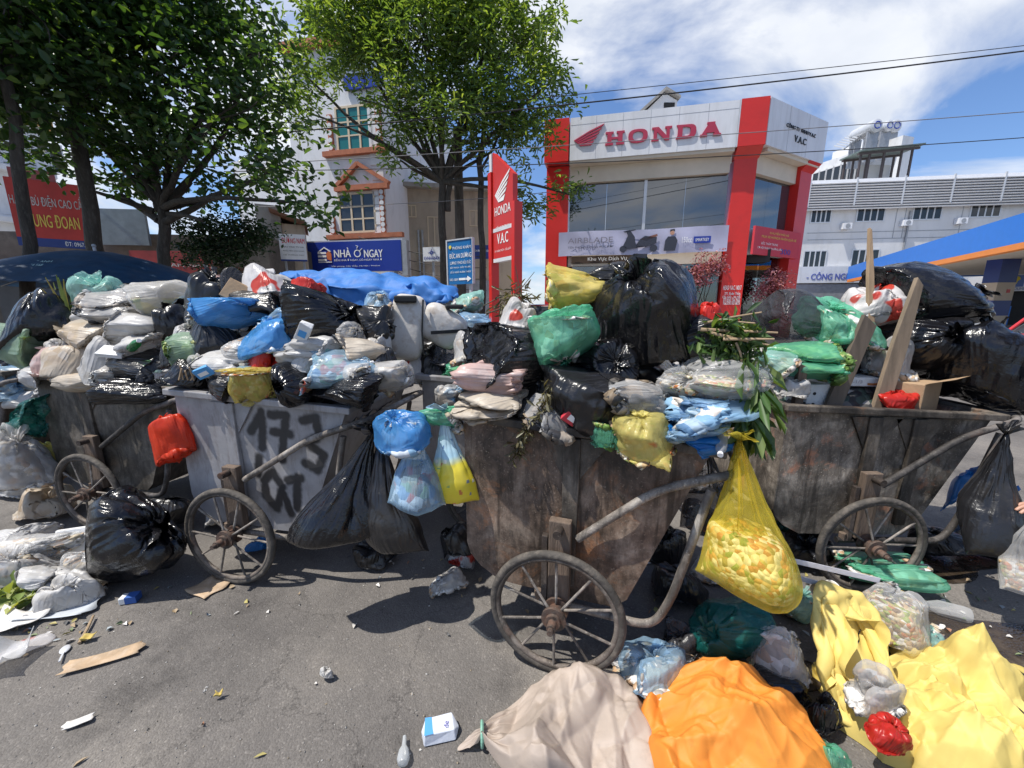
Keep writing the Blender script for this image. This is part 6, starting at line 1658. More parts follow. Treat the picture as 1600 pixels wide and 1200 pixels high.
heap('A', [
 (300, 522, 44, 36, .24, 'ball2', 'white', 'u', 'small white knotted bag above the pale green bag'),
 (385, 545, 50, 34, .12, 'slump', 'clearish', 'r', 'small hazy bag between the bright blue and dusty bags'),
 (452, 500, 50, 36, .28, 'ball2', 'lblue', 'u', 'small light blue bag left of the large shiny black bag'),
 (470, 572, 44, 30, .06, 'slump2', 'white', 'u', 'small white bag above the round wrinkled black bag'),
 (380, 585, 40, 28, .03, 'ball2', 'lblue', 'l', 'small pale blue bag beside the yellow bag'),
 (322, 565, 44, 34, .08, 'ball', 'clearish', 'u', 'small clear bag above the chopsticks bag', 'greens'),
 (560, 585, 48, 30, .03, 'slump', 'clearish', 'l', 'small hazy bag above the long black bag'),
 (505, 555, 44, 28, .08, 'ball2', 'aqua', 'u', 'small aqua bag in front of the wide white bag'),
 (590, 470, 40, 30, .60, 'ball2', 'lblue', 'u', 'small light blue bag behind the little black bag'),
 (275, 560, 44, 40, .16, 'slump', 'grey', 'u', 'smoky little bag at the seam of dark and grey carts'),
 (330, 500, 46, 32, .30, 'ball2', 'clearish', 'r', 'small clear bag under the open sticks bag'),
 (548, 520, 40, 34, .22, 'ball', 'clearish', 'r', 'small clear knotted bag under the black bags'),
])
heap('D', [
 (100, 548, 52, 38, .12, 'ball2', 'white', 'u', 'small white bag left of the soft beige bag'),
 (190, 540, 54, 36, .14, 'ball2', 'cream', 'r', 'small cream knotted bag between the two white bags'),
 (150, 500, 56, 36, .30, 'slump', 'white', 'l', 'small white bag below the small aqua bag'),
 (262, 522, 50, 36, .22, 'ball2', 'white', 'u', 'small white bag below the dark knotted bag'),
 (62, 588, 54, 34, .02, 'slump', 'white', 'l', 'small white bag at the far corner of the dark rim'),
 (190, 585, 56, 32, .0, 'ball2', 'clearish', 'r', 'small hazy bag on the dark rim beside the printed paper', 'pale'),
 (128, 597, 60, 28, -.02, 'slump', 'cream', 'r', 'small flat cream bag hanging over the dark rim'),
 (205, 470, 46, 36, .40, 'ball', 'clearish', 'u', 'small clear bag behind the hazy beige bag'),
 (298, 480, 44, 36, .40, 'ball2', 'lblue', 'u', 'small blue-white bag behind the dark knotted bag'),
 (250, 585, 50, 40, .06, 'ball2', 'white', 'd', 'small white bag over the black film by the grey cart'),
])
heap('B', [
 (1010, 495, 142, 146, .26, 'ball', 'black', 'u', 'huge glossy black bag towering on the brown cart', None, .5),
 (878, 527, 100, 88, .12, 'ball', 'green', 'd', 'round translucent green bag knotted at the bottom on the brown cart', 'pale'),
 (908, 457, 108, 84, .42, 'ball2', 'yellow', 'r', 'pale yellow bag behind the round green bag', 'yellowish'),
 (808, 495, 62, 54, .38, 'round2', 'redprint', 'u', 'small white bag with red print behind the black bags'),
 (788, 556, 132, 92, .16, 'slump', 'black', 'r', 'shiny black bag left of the round green bag'),
 (772, 592, 118, 56, .06, 'slump2', 'pink', 'l', 'pinkish white bag under the shiny black bag'),
 (764, 633, 116, 44, .00, 'slump2', 'cream', 'l', 'flat beige bag of peelings lying on the brown rim'),
 (852, 648, 76, 56, .00, 'slump', 'clearish', 'u', 'hazy grey bag on the brown rim beside the dry vine', 'dark'),
 (915, 630, 128, 112, .05, 'round', 'black2', 'd', 'slack black bag in the middle of the brown cart'),
 (942, 568, 88, 74, .16, 'round2', 'black', 'f', 'crumpled black bag tucked under the huge black bag'),
 (1002, 628, 118, 62, .04, 'slump', 'clear', 'r', 'clear bag of brown scraps above the yellow printed bag', ('dark', .95)),
 (1106, 597, 128, 92, .10, 'round', 'clear', 'l', 'large clear bag of brown leftovers at the push bar end', ('food', .6)),
 (1105, 652, 140, 60, .02, 'slump2', 'lblue', 'r', 'long light blue bag at the push bar end of the brown cart', 'blueish'),
 (1092, 688, 88, 34, -.03, 'slump', 'dblue', 'r', 'deep blue bag squashed under the long light blue bag'),
 (1010, 683, 98, 66, -.07, 'puffy2', 'yprint', 'u', 'yellow bag with orange print hanging over the brown rim', 'food'),
 (945, 673, 56, 44, -.03, 'round2', 'green', 'd', 'small green bag hooked on the brown rim', 'greens'),
 (1102, 490, 40, 32, .24, 'round2', 'red', 'u', 'little bag of red tomatoes beside the huge black bag'),
 (1078, 548, 74, 104, .22, 'round', 'black2', 'r', 'slack black bag beside the cut branches'),
 (945, 428, 62, 34, .50, 'slump', 'black2', 'l', 'flapping black film behind the huge black bag'),
 (735, 545, 56, 50, .40, 'round2', 'clearish', 'u', 'hazy white bag at the back corner of the brown cart', 'pale'),
 (860, 595, 150, 70, .38, 'slump', 'black2', 'u', 'black bag buried under the round green bag'),
 (1010, 590, 160, 60, .40, 'slump', 'black2', 'u', 'black bag buried under the huge black bag'),
])
heap('C', [
 (1237, 500, 96, 90, .40, 'round', 'grey', 'r', 'smoky grey bag at the front corner of the patinated cart'),
 (1314, 503, 110, 78, .30, 'ball2', 'green', 'u', 'bulky translucent green bag beside the planks', 'pale'),
 (1262, 565, 116, 60, .14, 'slump2', 'green', 'l', 'green bag full of vegetable stalks behind the short post', ('greens', .95)),
 (1356, 484, 84, 72, .46, 'round2', 'redprint', 'u', 'white red-print bag behind the bulky green bag'),
 (1440, 464, 140, 104, .42, 'ball', 'black', 'r', 'big glossy black bag on top of the patinated cart', None, .5),
 (1432, 550, 118, 104, .36, 'round', 'black', 'f', 'knotted black bag below the big glossy black bag'),
 (1536, 574, 112, 138, .16, 'ball', 'black', 'u', 'tall black bag at the push bar end of the patinated cart', None, .42),
 (1377, 563, 68, 76, .30, 'slump', 'clearish', 'u', 'hazy white shopping bag between the two planks', 'pale'),
 (1502, 520, 56, 62, .48, 'round2', 'clearish', 'u', 'white film bag between the big and the tall black bags', 'pale'),
 (1215, 575, 60, 50, .10, 'round2', 'aqua', 'l', 'small aqua bag at the corner of the patinated cart', 'pale'),
 (1240, 600, 50, 36, .06, 'slump2', 'white', 'u', 'crushed white bag beside the short post'),
 (1330, 560, 120, 70, .50, 'slump', 'black2', 'u', 'dull black bag at the back of the patinated cart'),
 (1400, 625, 60, 30, .10, 'slump', 'red', 'u', 'crumpled red film between carton and plank'),
])
heap('D', [
 (48, 548, 104, 76, .16, 'slump', 'pgreen', 'l', 'grey-green bag slumped over the front of the dark cart', 'greens'),
 (98, 502, 112, 98, .28, 'round', 'black', 'u', 'black bag behind the reed leaves on the dark cart'),
 (158, 464, 60, 66, .40, 'round2', 'aqua', 'u', 'small aqua knotted bag on the dark cart heap', 'pale'),
 (188, 481, 98, 68, .32, 'slump', 'clearish', 'r', 'hazy beige bag beside the small aqua bag', 'dark'),
 (255, 472, 96, 66, .36, 'ball', 'clearish', 'r', 'puffed clear bag with something yellow inside', ('yellowish', .6)),
 (278, 505, 66, 62, .26, 'round2', 'black2', 'u', 'dark bag beneath the puffed clear bag'),
 (142, 528, 104, 50, .18, 'slump2', 'cream', 'l', 'soft beige bag in the middle of the dark cart heap'),
 (222, 513, 104, 58, .20, 'slump', 'white', 'r', 'wide white bag in the middle of the dark cart heap'),
 (80, 568, 66, 54, .04, 'round2', 'pink', 'u', 'dusty pinkish bag on the corner of the dark rim'),
 (121, 568, 70, 52, .04, 'slump', 'cream', 'u', 'small cream bag on the dark rim'),
 (163, 560, 72, 70, .08, 'round', 'white', 'u', 'creased off-white bag on the dark rim'),
 (228, 546, 84, 54, .10, 'slump2', 'white', 'l', 'white bag folded over the black film on the dark cart'),
 (212, 573, 112, 48, .04, 'slump', 'black2', 'l', 'black bag under the folded white bag'),
 (215, 608, 122, 36, -.03, 'slump2', 'black', 'r', 'glossy black film sagging over the dark rim'),
 (110, 540, 90, 60, .40, 'slump', 'black2', 'u', 'black bag buried in the dark cart'),
 (255, 560, 80, 60, .30, 'round', 'black2', 'u', 'black bag wedged between the dark and the grey cart'),
])
heap('E', [
 (25, 597, 84, 50, .10, 'slump', 'lblue', 'r', 'light blue bag lying above the clear hanging bag', 'pale'),
 (55, 612, 70, 40, .15, 'slump2', 'white', 'l', 'white crumpled film between the two carts'),
 (-20, 560, 90, 80, .3, 'round', 'black2', 'u', 'black bag on the end cart'),
 (10, 555, 70, 50, .3, 'slump', 'black', 'u', 'glossy black bag beside the grey-green one'),
])
heap('F', [
 (724, 480, 60, 46, .55, 'slump', 'aqua', 'u', 'aqua film bag behind the padded seat', 'pale'),
 (741, 516, 58, 50, .40, 'round2', 'lblue', 'r', 'light blue bag beside the padded seat', 'blueish'),
 (710, 548, 62, 48, .20, 'slump', 'grey', 'u', 'smoky translucent bag below the padded seat'),
 (708, 582, 56, 34, .10, 'slump2', 'green', 'l', 'green bag of leaves below the padded seat', 'greens'),
 (619, 541, 40, 62, .35, 'round2', 'pgreen', 'u', 'pale green bag left of the padded seat', 'pale'),
 (644, 575, 62, 50, .12, 'round2', 'redprint', 'u', 'white bag with red print under the padded seat'),
 (678, 572, 58, 58, .16, 'round', 'black2', 'u', 'black bag under the padded seat'),
 (690, 510, 120, 70, .60, 'slump', 'black2', 'u', 'black bag behind the padded seat'),
 (700, 615, 60, 44, .02, 'slump2', 'clearish', 'l', 'clear wrapper bag on the rim behind the handle bags', 'blueish'),
])
# --- bags hung on push bars
G_H = 'bags hung on the push bars'
free(522, 768, 150, 165, 1.62, 'hang2', 'black', 'h', 'large black bag hanging from the grey cart push bar', lean=.17, d=.30, group=G_H)
free(612, 775, 120, 165, 1.66, 'hang', 'black2', 'h', 'dull black bag hanging beside the large black one', lean=-.07, d=.26, group=G_H)
free(628, 672, 92, 66, 1.52, 'ball', 'blue', 'u', 'knotted bright blue bag resting on the hanging black bags', 'blueish', d=.17, group=G_H)
free(646, 735, 94, 128, 1.48, 'hang', 'lblue', 'h', 'see-through blue bag of scraps hanging from the grey cart', ('mix', .55), d=.17, group=G_H)
free(690, 655, 70, 46, 1.60, 'slump2', 'green', 'l', 'limp green bag draped behind the printed yellow bag', 'pale', d=.12, group=G_H)
free(1190, 830, 144, 228, 1.12, 'hang', 'ystrong', 'h', 'big yellow translucent bag of food waste hanging from the push bar', ('leftovers', .44), lean=-.04, d=.26, group=G_H)
free(1112, 768, 90, 130, 1.36, 'hang', 'grey', 'h', 'smoky bag hanging behind the big yellow bag', d=.18, group=G_H)
free(1562, 775, 110, 175, 1.72, 'hang2', 'black2', 'h', 'black bag hanging from the patinated cart push bar', d=.3, group=G_H)
free(1528, 765, 70, 90, 2.1, 'slump', 'dblue', 'u', 'blue bag behind the black bag at the patinated cart', d=.2)
free(268, 690, 72, 88, 2.02, 'puffy2', 'orangered', 'u', 'bright orange-red bag hanging between dark and grey carts', d=.16, group=G_H)
free(42, 650, 90, 72, 2.55, 'slump2', 'teal', 'l', 'teal bag hanging over the end of the row', d=.22, group=G_H)
free(28, 712, 84, 105, 2.42, 'ball2', 'clearish', 'u', 'big clear bag of pale rubbish on the end cart push bar', ('pale', .8), d=.3, group=G_H)
free(72, 712, 46, 44, 2.6, 'slump', 'yellow', 'u', 'yellow bag behind the big clear hanging bag', d=.12)
# --- bags on the road
G_R = 'bags dropped on the road'
ground(220, 856, 152, 126, 'ball2', 'black', 'r', lean=.09, label= 'large black bag slumped on the road before the dark cart', d=.42, group=G_R, hs=1.25)
ground(1135, 978, 118, 120, 'ball', 'teal', 'l', 'dark teal knotted bag under the yellow hanging bag', group=G_R)
ground(1228, 1015, 100, 135, 'round2', 'clear', 'u', 'clear bag holding a white foam box beside the teal bag', ('pale', .9), group=G_R)
ground(1368, 885, 140, 62, 'slump', 'green', 'r', 'green bag flattened in front of the patinated cart wheel', 'pale', group=G_R)
ground(1398, 958, 118, 130, 'round', 'clear', 'u', 'clear bag with orange scraps behind the yellow sack', ('food', .75), group=G_R)
ground(1022, 1040, 120, 74, 'slump', 'lblue', 'u', 'pale blue clear bag between beige and orange sacks', 'pale', group=G_R)
ground(972, 1034, 50, 34, 'slump', 'redprint', 'l', 'crumpled white and red wrapper beside the pale blue bag', group=G_R)
ground(1062, 1003, 66, 70, 'slump2', 'grey', 'u', 'grey crumpled film under the push bar leg', group=G_R)
ground(1220, 1075, 90, 60, 'slump', 'black', 'r', 'black bag squeezed behind the orange sack', group=G_R)
ground(1285, 1120, 60, 80, 'slump2', 'black', 'u', 'black film between orange and yellow sacks', group=G_R)
ground(1300, 1185, 60, 60, 'puffy2', 'green', 'u', 'green bag peeking out under the yellow sack', group=G_R)
ground(1262, 858, 80, 60, 'slump', 'black2', 'u', 'black bag behind the white strips', group=G_R)
ground(722, 850, 70, 90, 'slump', 'black2', 'u', 'black bag lying behind the brown cart', group=G_R)
ground(720, 870, 44, 40, 'slump2', 'redprint', 'u', 'white and red wrapper lying behind the brown cart', group=G_R)
ground(62, 855, 120, 60, 'slump2', 'clear', 'l', 'long clear film bag on the road under the end cart', 'pale', group=G_R)
ground(108, 922, 80, 62, 'slump', 'white', 'u', 'crumpled white bag beside the foam box', group=G_R)
ground(75, 780, 90, 60, 'slump', 'cream', 'u', 'cream bag on the ground behind the dark cart wheel', group=G_R)
ground(40, 745, 80, 60, 'slump', 'white', 'u', 'white bag on the ground behind the end cart', group=G_R)
ground(345, 800, 60, 60, 'slump2', 'white', 'u', 'white bag under the grey cart behind its wheel', group=G_R)
ground(405, 850, 40, 30, 'slump', 'dblue', 'u', 'blue scrap bag under the grey cart', group=G_R)
ground(1590, 1110, 60, 40, 'slump', 'black', 'u', 'black film beyond the yellow sack', group=G_R)
ground(1160, 700, 90, 50, 'slump', 'white', 'u', 'white bag on the road between brown and patinated carts', group=G_R)
ground(1100, 800, 80, 60, 'slump', 'black2', 'u', 'black bag lying under the push bar of the brown cart', group=G_R)
ground(1090, 740, 80, 40, 'slump2', 'clearish', 'u', 'hazy bag behind the brown cart push bar', 'pale', group=G_R)
ground(22, 880, 90, 70, 'ball2', 'clearish', 'u', 'hazy white bag standing at the left end of the litter', group=G_R)
ground(72, 905, 70, 50, 'slump', 'white', 'r', 'white bag squashed among the litter tubs', group=G_R)
ground(30, 842, 80, 50, 'ball2', 'white', 'l', 'white knotted bag behind the long clear film bag', group=G_R)
ground(130, 880, 60, 50, 'ball', 'clear', 'u', 'puffed clear bag against the large black road bag', group=G_R)
ground(1215, 905, 70, 60, 'ball2', 'white', 'u', 'white bag wedged behind the yellow hanging bag', group=G_R)
ground(1180, 985, 60, 50, 'slump', 'clearish', 'u', 'hazy flattened bag beside the dark teal bag', group=G_R)
ground(1450, 1000, 60, 46, 'slump', 'aqua', 'u', 'aqua film lying by the wet patch', group=G_R)
ground(1062, 905, 90, 64, 'ball2', 'black2', 'u', 'black bag in the shade under the brown push bar leg', group=G_R)
ground(1045, 850, 70, 60, 'round2', 'black', 'u', 'glossy black bag in the shade behind the brown tub', group=G_R)
ground(1110, 880, 60, 46, 'ball2', 'clearish', 'u', 'hazy bag in the shade behind the yellow hanging bag', group=G_R)
ground(1215, 800, 70, 60, 'ball2', 'teal', 'u', 'teal bag between the yellow bag and the patinated cart', group=G_R)
ground(1240, 940, 64, 50, 'ball', 'aqua', 'u', 'small aqua bag in front of the white strips', group=G_R)
ground(1465, 850, 80, 56, 'ball2', 'black2', 'u', 'black bag behind the patinated cart frame rail', group=G_R)
ground(1545, 835, 100, 70, 'round', 'black', 'u', 'black bag on the road below the hung black bag', group=G_R)
ground(700, 905, 60, 40, 'ball2', 'clearish', 'u', 'small hazy bag on the road behind the brown tub', group=G_R)
ground(590, 860, 70, 46, 'round2', 'black2', 'u', 'black bag in the shade under the hung black bags', group=G_R)
ground(260, 800, 80, 70, 'round', 'black2', 'u', 'black bag in the gap between dark and grey carts', group=G_R)
# ---------------------------------------------------------------- woven sacks and tarpaulin
def woven(name, col, var=.25, dirt=(.2, .15, .1), amt=.4, weave=420.0, trans=.12, ink=None):
    m, n, l, b, out = nt(name)
    tc = node(n, 'ShaderNodeTexCoord')
    a = node(n, 'ShaderNodeTexNoise', Scale=5.0, Detail=6.0, Roughness=.6); l.new(tc.outputs['Object'], a.inputs['Vector'])
    r = ramp(n, [(.3, [c * (1 - var) for c in col]), (.7, [min(1, c * (1 + var * .4)) for c in col])]); l.new(a.outputs['Fac'], r.inputs[0])
    d = node(n, 'ShaderNodeTexNoise', Scale=9.0, Detail=9.0, Roughness=.72); l.new(tc.outputs['Object'], d.inputs['Vector'])
    dr = ramp(n, [(.56, 0.0), (.72, amt)]); l.new(d.outputs['Fac'], dr.inputs[0])
    mx = node(n, 'ShaderNodeMixRGB'); mx.inputs[2].default_value = c4(dirt); l.new(dr.outputs[0], mx.inputs[0]); l.new(r.outputs[0], mx.inputs[1]); cur = mx.outputs[0]
    l.new(cur, b.inputs['Base Color']); b.inputs['Roughness'].default_value = .62
    w = node(n, 'ShaderNodeTexVoronoi', Scale=weave); l.new(tc.outputs['Object'], w.inputs['Vector'])
    b1 = node(n, 'ShaderNodeBump', Strength=.25, Distance=.002); l.new(w.outputs['Distance'], b1.inputs['Height'])
    rg = node(n, 'ShaderNodeTexNoise', noise_type='RIDGED_MULTIFRACTAL', Scale=9.0, Detail=6.0, Roughness=.62); l.new(tc.outputs['Object'], rg.inputs['Vector'])
    b2 = node(n, 'ShaderNodeBump', Strength=.85, Distance=.016); l.new(rg.outputs['Fac'], b2.inputs['Height']); l.new(b1.outputs[0], b2.inputs['Normal'])
    l.new(b2.outputs[0], b.inputs['Normal'])
    t = node(n, 'ShaderNodeBsdfTranslucent'); l.new(cur, t.inputs[0]); ms = node(n, 'ShaderNodeMixShader'); ms.inputs[0].default_value = trans
    l.new(b.outputs[0], ms.inputs[1]); l.new(t.outputs[0], ms.inputs[2]); l.new(ms.outputs[0], out.inputs[0])
    return m
M_SACKY = woven('yellow_woven', (.84, .66, .20), .12, (.5, .38, .14), .2, trans=.2)
M_SACKO = woven('orange_woven', (.78, .27, .035), .15, (.28, .14, .04), .5)
M_SACKB = woven('beige_woven', (.46, .38, .32), .2, (.2, .16, .13), .35)
M_TARP = woven('blue_tarpaulin', (.03, .17, .50), .25, (.10, .2, .4), .3, trans=.08)
def sub(o, lv=1):
    m = o.modifiers.new('smooth', 'SUBSURF'); m.levels = lv; m.render_levels = lv; return o
def thick(o, t):
    m = o.modifiers.new('thickness', 'SOLIDIFY'); m.thickness = t; m.offset = 0; return o
def bumps(seed, n, sx, sy, h0, h1, r0, r1, base=.004):
    rng = np.random.RandomState(seed); B = [(rng.uniform(-.5, .5) * sx, rng.uniform(-.5, .5) * sy, rng.uniform(h0, h1), rng.uniform(r0, r1)) for _ in range(n)]
    def hf(x, y):
        h = np.full(x.shape, base)
        for bx, by, bh, br in B:
            q = ((x - bx) ** 2 + (y - by) ** 2) / (br * br); h = np.maximum(h, bh * np.clip(1 - q, 0, 1) ** .5)
        return h
    return hf
def folds(X, rng, n=9, l0=.07, l1=.26, amp=.13):
    """long sharp folds of stiff woven cloth that come and go"""
    W = X.copy()
    for k in range(n):
        a = rng.uniform(0, 6.28); lam = l0 * (l1 / l0) ** rng.uniform(0, 1); d = np.array([math.cos(a), math.sin(a)])
        s_ = X[:, :2] @ d + .05 * np.sin((X[:, :2] @ np.array([-d[1], d[0]])) * rng.uniform(4, 9) + rng.uniform(0, 6))
        t = s_ / lam + rng.uniform(0, 1); tri = np.abs(t - np.floor(t) - .5) * 2
        c = X[rng.randint(0, len(X)), :2]; m = np.exp(-((X[:, :2] - c) ** 2).sum(1) / (2 * (lam * rng.uniform(.8, 1.8)) ** 2))
        W[:, 2] += amp * lam * (1 - tri) ** 1.25 * m * rng.choice([1, 1, -.6])
    W[:, 2] = np.maximum(W[:, 2], .004)
    return W
def creases(X, rng, n, amp, sx, sy):
    """separate sharp creases and slack hollows, flat cloth between them"""
    W = X.copy(); P = X[:, :2]; main = rng.uniform(0, 3.14)
    for k in range(n):
        big = k < n // 3
        c = np.array([rng.uniform(-.5, .5) * sx, rng.uniform(-.5, .5) * sy]); a = main + rng.normal(0, .55) if rng.rand() < .65 else rng.uniform(0, 3.14)
        L = rng.uniform(.12, .34) if big else rng.uniform(.04, .14); w = rng.uniform(.018, .045) if big else rng.uniform(.007, .016); h = amp * w * rng.uniform(.6, 1.2) * (1 if rng.rand() < .48 else -.9)
        d = np.array([math.cos(a), math.sin(a)]); q = P - c; t = q @ d; e = q @ np.array([-d[1], d[0]]) + .25 * t * t / L * rng.choice([-1, 1])
        fade = np.clip(1 - np.abs(t) / L, 0, 1) ** .7
        side = np.where(e > 0, np.exp(-np.abs(e) / w), np.exp(-np.abs(e) / (w * 2.6)))      # steep on one flank, gentle on the other
        W[:, 2] += h * side * fade
    W[:, 2] = np.maximum(W[:, 2], .004)
    return W
# blue tarpaulin thrown over a stall
def stall(x, y):
    top = 1.93 - .10 * np.clip((x + .2) / 1.1, 0, 1) - .18 * np.clip((x - .55) / .6, 0, 1) ** 2
    ex = np.clip((np.abs(x) - 1.0) / .12, 0, 1); ey = np.clip((np.abs(y) - .42) / .25, 0, 1)
    return top * (1 - np.maximum(ex, ey)) - .22 * np.clip(np.abs(y) / .42, 0, 1) ** 2 * (ey == 0)
X, F = drape(51, 60, 52, 2.9, 2.9, stall, 2.05, (.96, .96), steps=70, noise=.03, bend=.02)
X = crumple(X, F, np.random.RandomState(8), ((40, .05), (120, .02)))
c = at(582, 470, 4.75)
tp = tag(empty('tarpaulin', (c.x, c.y, 0)), 'bright blue tarpaulin draped over a stall behind the carts', 'tarpaulin')
o = link_mesh('sheet', mesh_from('sheet', X, F, True), M_TARP, tp); sub(o)
st_ = tag(empty('stall_table', (c.x, c.y, 0)), 'wooden stall frame under the blue tarpaulin', 'stall')
for sx in (-.8, .8):
    for sy in (-.3, .3): MB().box(sx - .02, sx + .02, sy - .02, sy + .02, 0, 1.55).build('leg', M_WOOD, st_)
MB().box(-.85, .85, -.33, .33, 1.0, 1.03).build('shelf', M_WOOD, st_)
# sacks lying on the road: cloth over lumps, then folded
def sheet(nx, ny, sx, sy, hf, rng, nf=26, amp=.14, wob=.12, l0=.06, l1=.26):
    """a cloth lying as hf says, with long folds and an uneven outline"""
    u, v = np.meshgrid(np.linspace(-.5, .5, nx), np.linspace(-.5, .5, ny)); a = np.arctan2(v, u); ph = rng.uniform(0, 6.28, 4)
    k = 1 + wob * (.5 * np.sin(2 * a + ph[0]) + .35 * np.sin(3 * a + ph[1]) + .25 * np.sin(7 * a + ph[2]) + .12 * np.sin(13 * a + ph[3]))
    # squarish outline with rounded corners
    r = np.maximum(np.abs(u), np.abs(v)) * 2; q = np.sqrt(u * u + v * v) * 2 + 1e-9; s_ = (r / q) ** (.35 * r)
    X = np.stack([(u * s_ * k * sx).ravel(), (v * s_ * k * sy).ravel(), np.zeros(u.size)], 1)
    e = (1 - r).ravel(); X[:, 2] = hf(X[:, 0], X[:, 1])
    W = creases(X, rng, nf, amp, sx, sy); f = np.clip(e / .10, 0, 1); W[:, 2] = .004 + (W[:, 2] - .004) * f ** .5
    I = np.arange(nx * ny).reshape(ny, nx); F = np.stack([I[:-1, :-1], I[:-1, 1:], I[1:, 1:], I[1:, :-1]], -1).reshape(-1, 4)
    return W, F
def sack(label, px, py, sx, sy, hf, mat, rz, seed, nf=26, amp=.14, tie=None):
    c = gz(px, py, 0); rng = np.random.RandomState(seed); X, F = sheet(130, 96, sx, sy, hf, rng, nf, amp, .12, .03, .2)
    root = tag(empty('woven_sack', (c.x, c.y, 0), rz), label, 'sack')
    if tie:
        x0 = X[:, 0].min(); w_ = X[:, 0].max() - x0; t = np.clip((X[:, 0] - x0) / (.40 * w_), 0, 1)
        f = np.where(t < .30, .10 + (.30 - t) * .9, .10 + .90 * np.clip((t - .30) / .70, 0, 1) ** .75)
        X[:, 1] *= f; X[:, 2] = X[:, 2] * (.45 + .55 * f) + .05 * np.clip(1 - np.abs(t - .30) * 3, 0, 1) * (1 - f)
        # pleats that run out of the tie
        X[:, 2] += .012 * np.abs(np.sin(X[:, 1] / (f * sy) * 22)) * np.clip(1 - np.abs(t - .45) / .5, 0, 1)
    link_mesh('cloth', mesh_from('cloth', X, F, True), mat, root)
    if tie:
        MB().torus((0, 0, 0), .034, .006, 'y', 20, 6).build('tie', tie, root, loc=(x0 + .30 * .40 * w_, 0, .04), rot=(0, 0, 1.57))
    return root
def mound(h, rx, ry, peaks=()):
    def hf(x, y):
        z = h * np.clip(1 - (x / rx) ** 2 - (y / ry) ** 2, 0, 1) ** .35
        for px_, py_, ph_, pr in peaks: z = np.maximum(z, ph_ * np.clip(1 - np.sqrt((x - px_) ** 2 + (y - py_) ** 2) / pr, 0, 1) ** .8)
        return z + .004
    return hf
def pillow(h, sx, sy, peaks=()):
    base = mound(0, 1, 1, peaks)
    def hf(x, y):
        z = h * np.clip(1 - np.abs(2 * x / sx) ** 3, 0, 1) ** .5 * np.clip(1 - np.abs(2 * y / sy) ** 3, 0, 1) ** .5
        return np.maximum(z, base(x, y)) + .004
    return hf
sack('beige woven sack tied with green string lying on the road', 880, 1150, .66, .42, pillow(.075, .66, .42, ((.14, .09, .095, .16), (-.06, .09, .085, .12))), M_SACKB, .08, 72, 80, 1.15, tie=plastic('green_string', (.25, .5, .38), trans=0))
sack('torn orange woven sack lying beside the beige sack', 1136, 1152, .60, .42, pillow(.09, .60, .42, ((-.03, .10, .12, .2), (.17, .02, .10, .14))), M_SACKO, -.06, 78, 90, 1.4)
# yellow sack: sprawling sheet and gaping mouth
c = gz(1475, 1105, .05)
ys = tag(empty('woven_sack', (c.x, c.y, 0)), 'large gaping yellow woven sack sprawled over the spilled rubbish', 'sack')
for nm, seed_, sx, sy, hf, lx, ly, lz, rz in (('slack_sheet', 5, .78, .50, pillow(.06, .8, .5, ((.1, .06, .10, .2), (-.2, .05, .09, .16), (.25, -.1, .08, .15))), .02, -.10, 0, -.45),
                                 ('folded_flap', 6, .46, .36, pillow(.07, .46, .36, ((.0, .06, .12, .16),)), -.10, -.13, .03, .4), ('upper_flap', 9, .40, .30, pillow(.07, .4, .3, ((.05, .06, .12, .14),)), .14, .10, .01, -.7)):
    X, F = sheet(130, 96, sx, sy, hf, np.random.RandomState(seed_), 100, 1.8, .22)
    link_mesh(nm, mesh_from(nm, X, F, True), M_SACKY, ys, loc=(lx, ly, lz), rot=(0, 0, rz))
rng = np.random.RandomState(88); V, F, jn = PROTO['open']; V = warp(V, rng, .03) @ np.array(Euler((.75, -.35, .3)).to_matrix()).T
lo, hi = V.min(0), V.max(0); V = (V - (lo + hi) / 2) / (hi - lo) * np.array([.40, .42, .36]); V[:, 2] += .18
cm = gz(1338, 1050, .12)
V = crumple(V, F, np.random.RandomState(7), ((14, .04), (50, .022), (110, .01)), -1)
o = link_mesh('mouth', mesh_from('mouth', V, F, True), M_SACKY, ys, loc=(cm.x - c.x, cm.y - c.y, .0)); sub(o)
ground(1385, 1138, 70, 50, 'slump', 'red', 'u', 'red plastic scrap showing inside the yellow sack', zc=.2, floor=.15)
ground(1365, 1075, 70, 90, 'slump2', 'clearish', 'u', 'hazy wrapper spilling out of the yellow sack', 'pale', zc=.2, floor=.12)

# printed packaging film and padded seat among the hung bags
m, n, l, b, out = nt('printed_yellow_film'); tc = node(n, 'ShaderNodeTexCoord'); sx_ = node(n, 'ShaderNodeSeparateXYZ'); l.new(tc.outputs['Object'], sx_.inputs[0])
nz = node(n, 'ShaderNodeTexNoise', Scale=9.0, Detail=2.0); l.new(tc.outputs['Object'], nz.inputs['Vector'])
ad = node(n, 'ShaderNodeMath', operation='MULTIPLY_ADD'); ad.inputs[1].default_value = .12; l.new(nz.outputs['Fac'], ad.inputs[0]); l.new(sx_.outputs[2], ad.inputs[2])
r = ramp(n, [(.20, (.72, .58, .04)), (.24, (.70, .60, .06)), (.28, (.35, .55, .66)), (.36, (.45, .60, .68))]); l.new(ad.outputs[0], r.inputs[0])
v = node(n, 'ShaderNodeTexVoronoi', Scale=26.0, distance='CHEBYCHEV'); l.new(tc.outputs['Object'], v.inputs['Vector']); vr = ramp(n, [(.16, .8), (.2, 0.0)]); l.new(v.outputs['Distance'], vr.inputs[0])
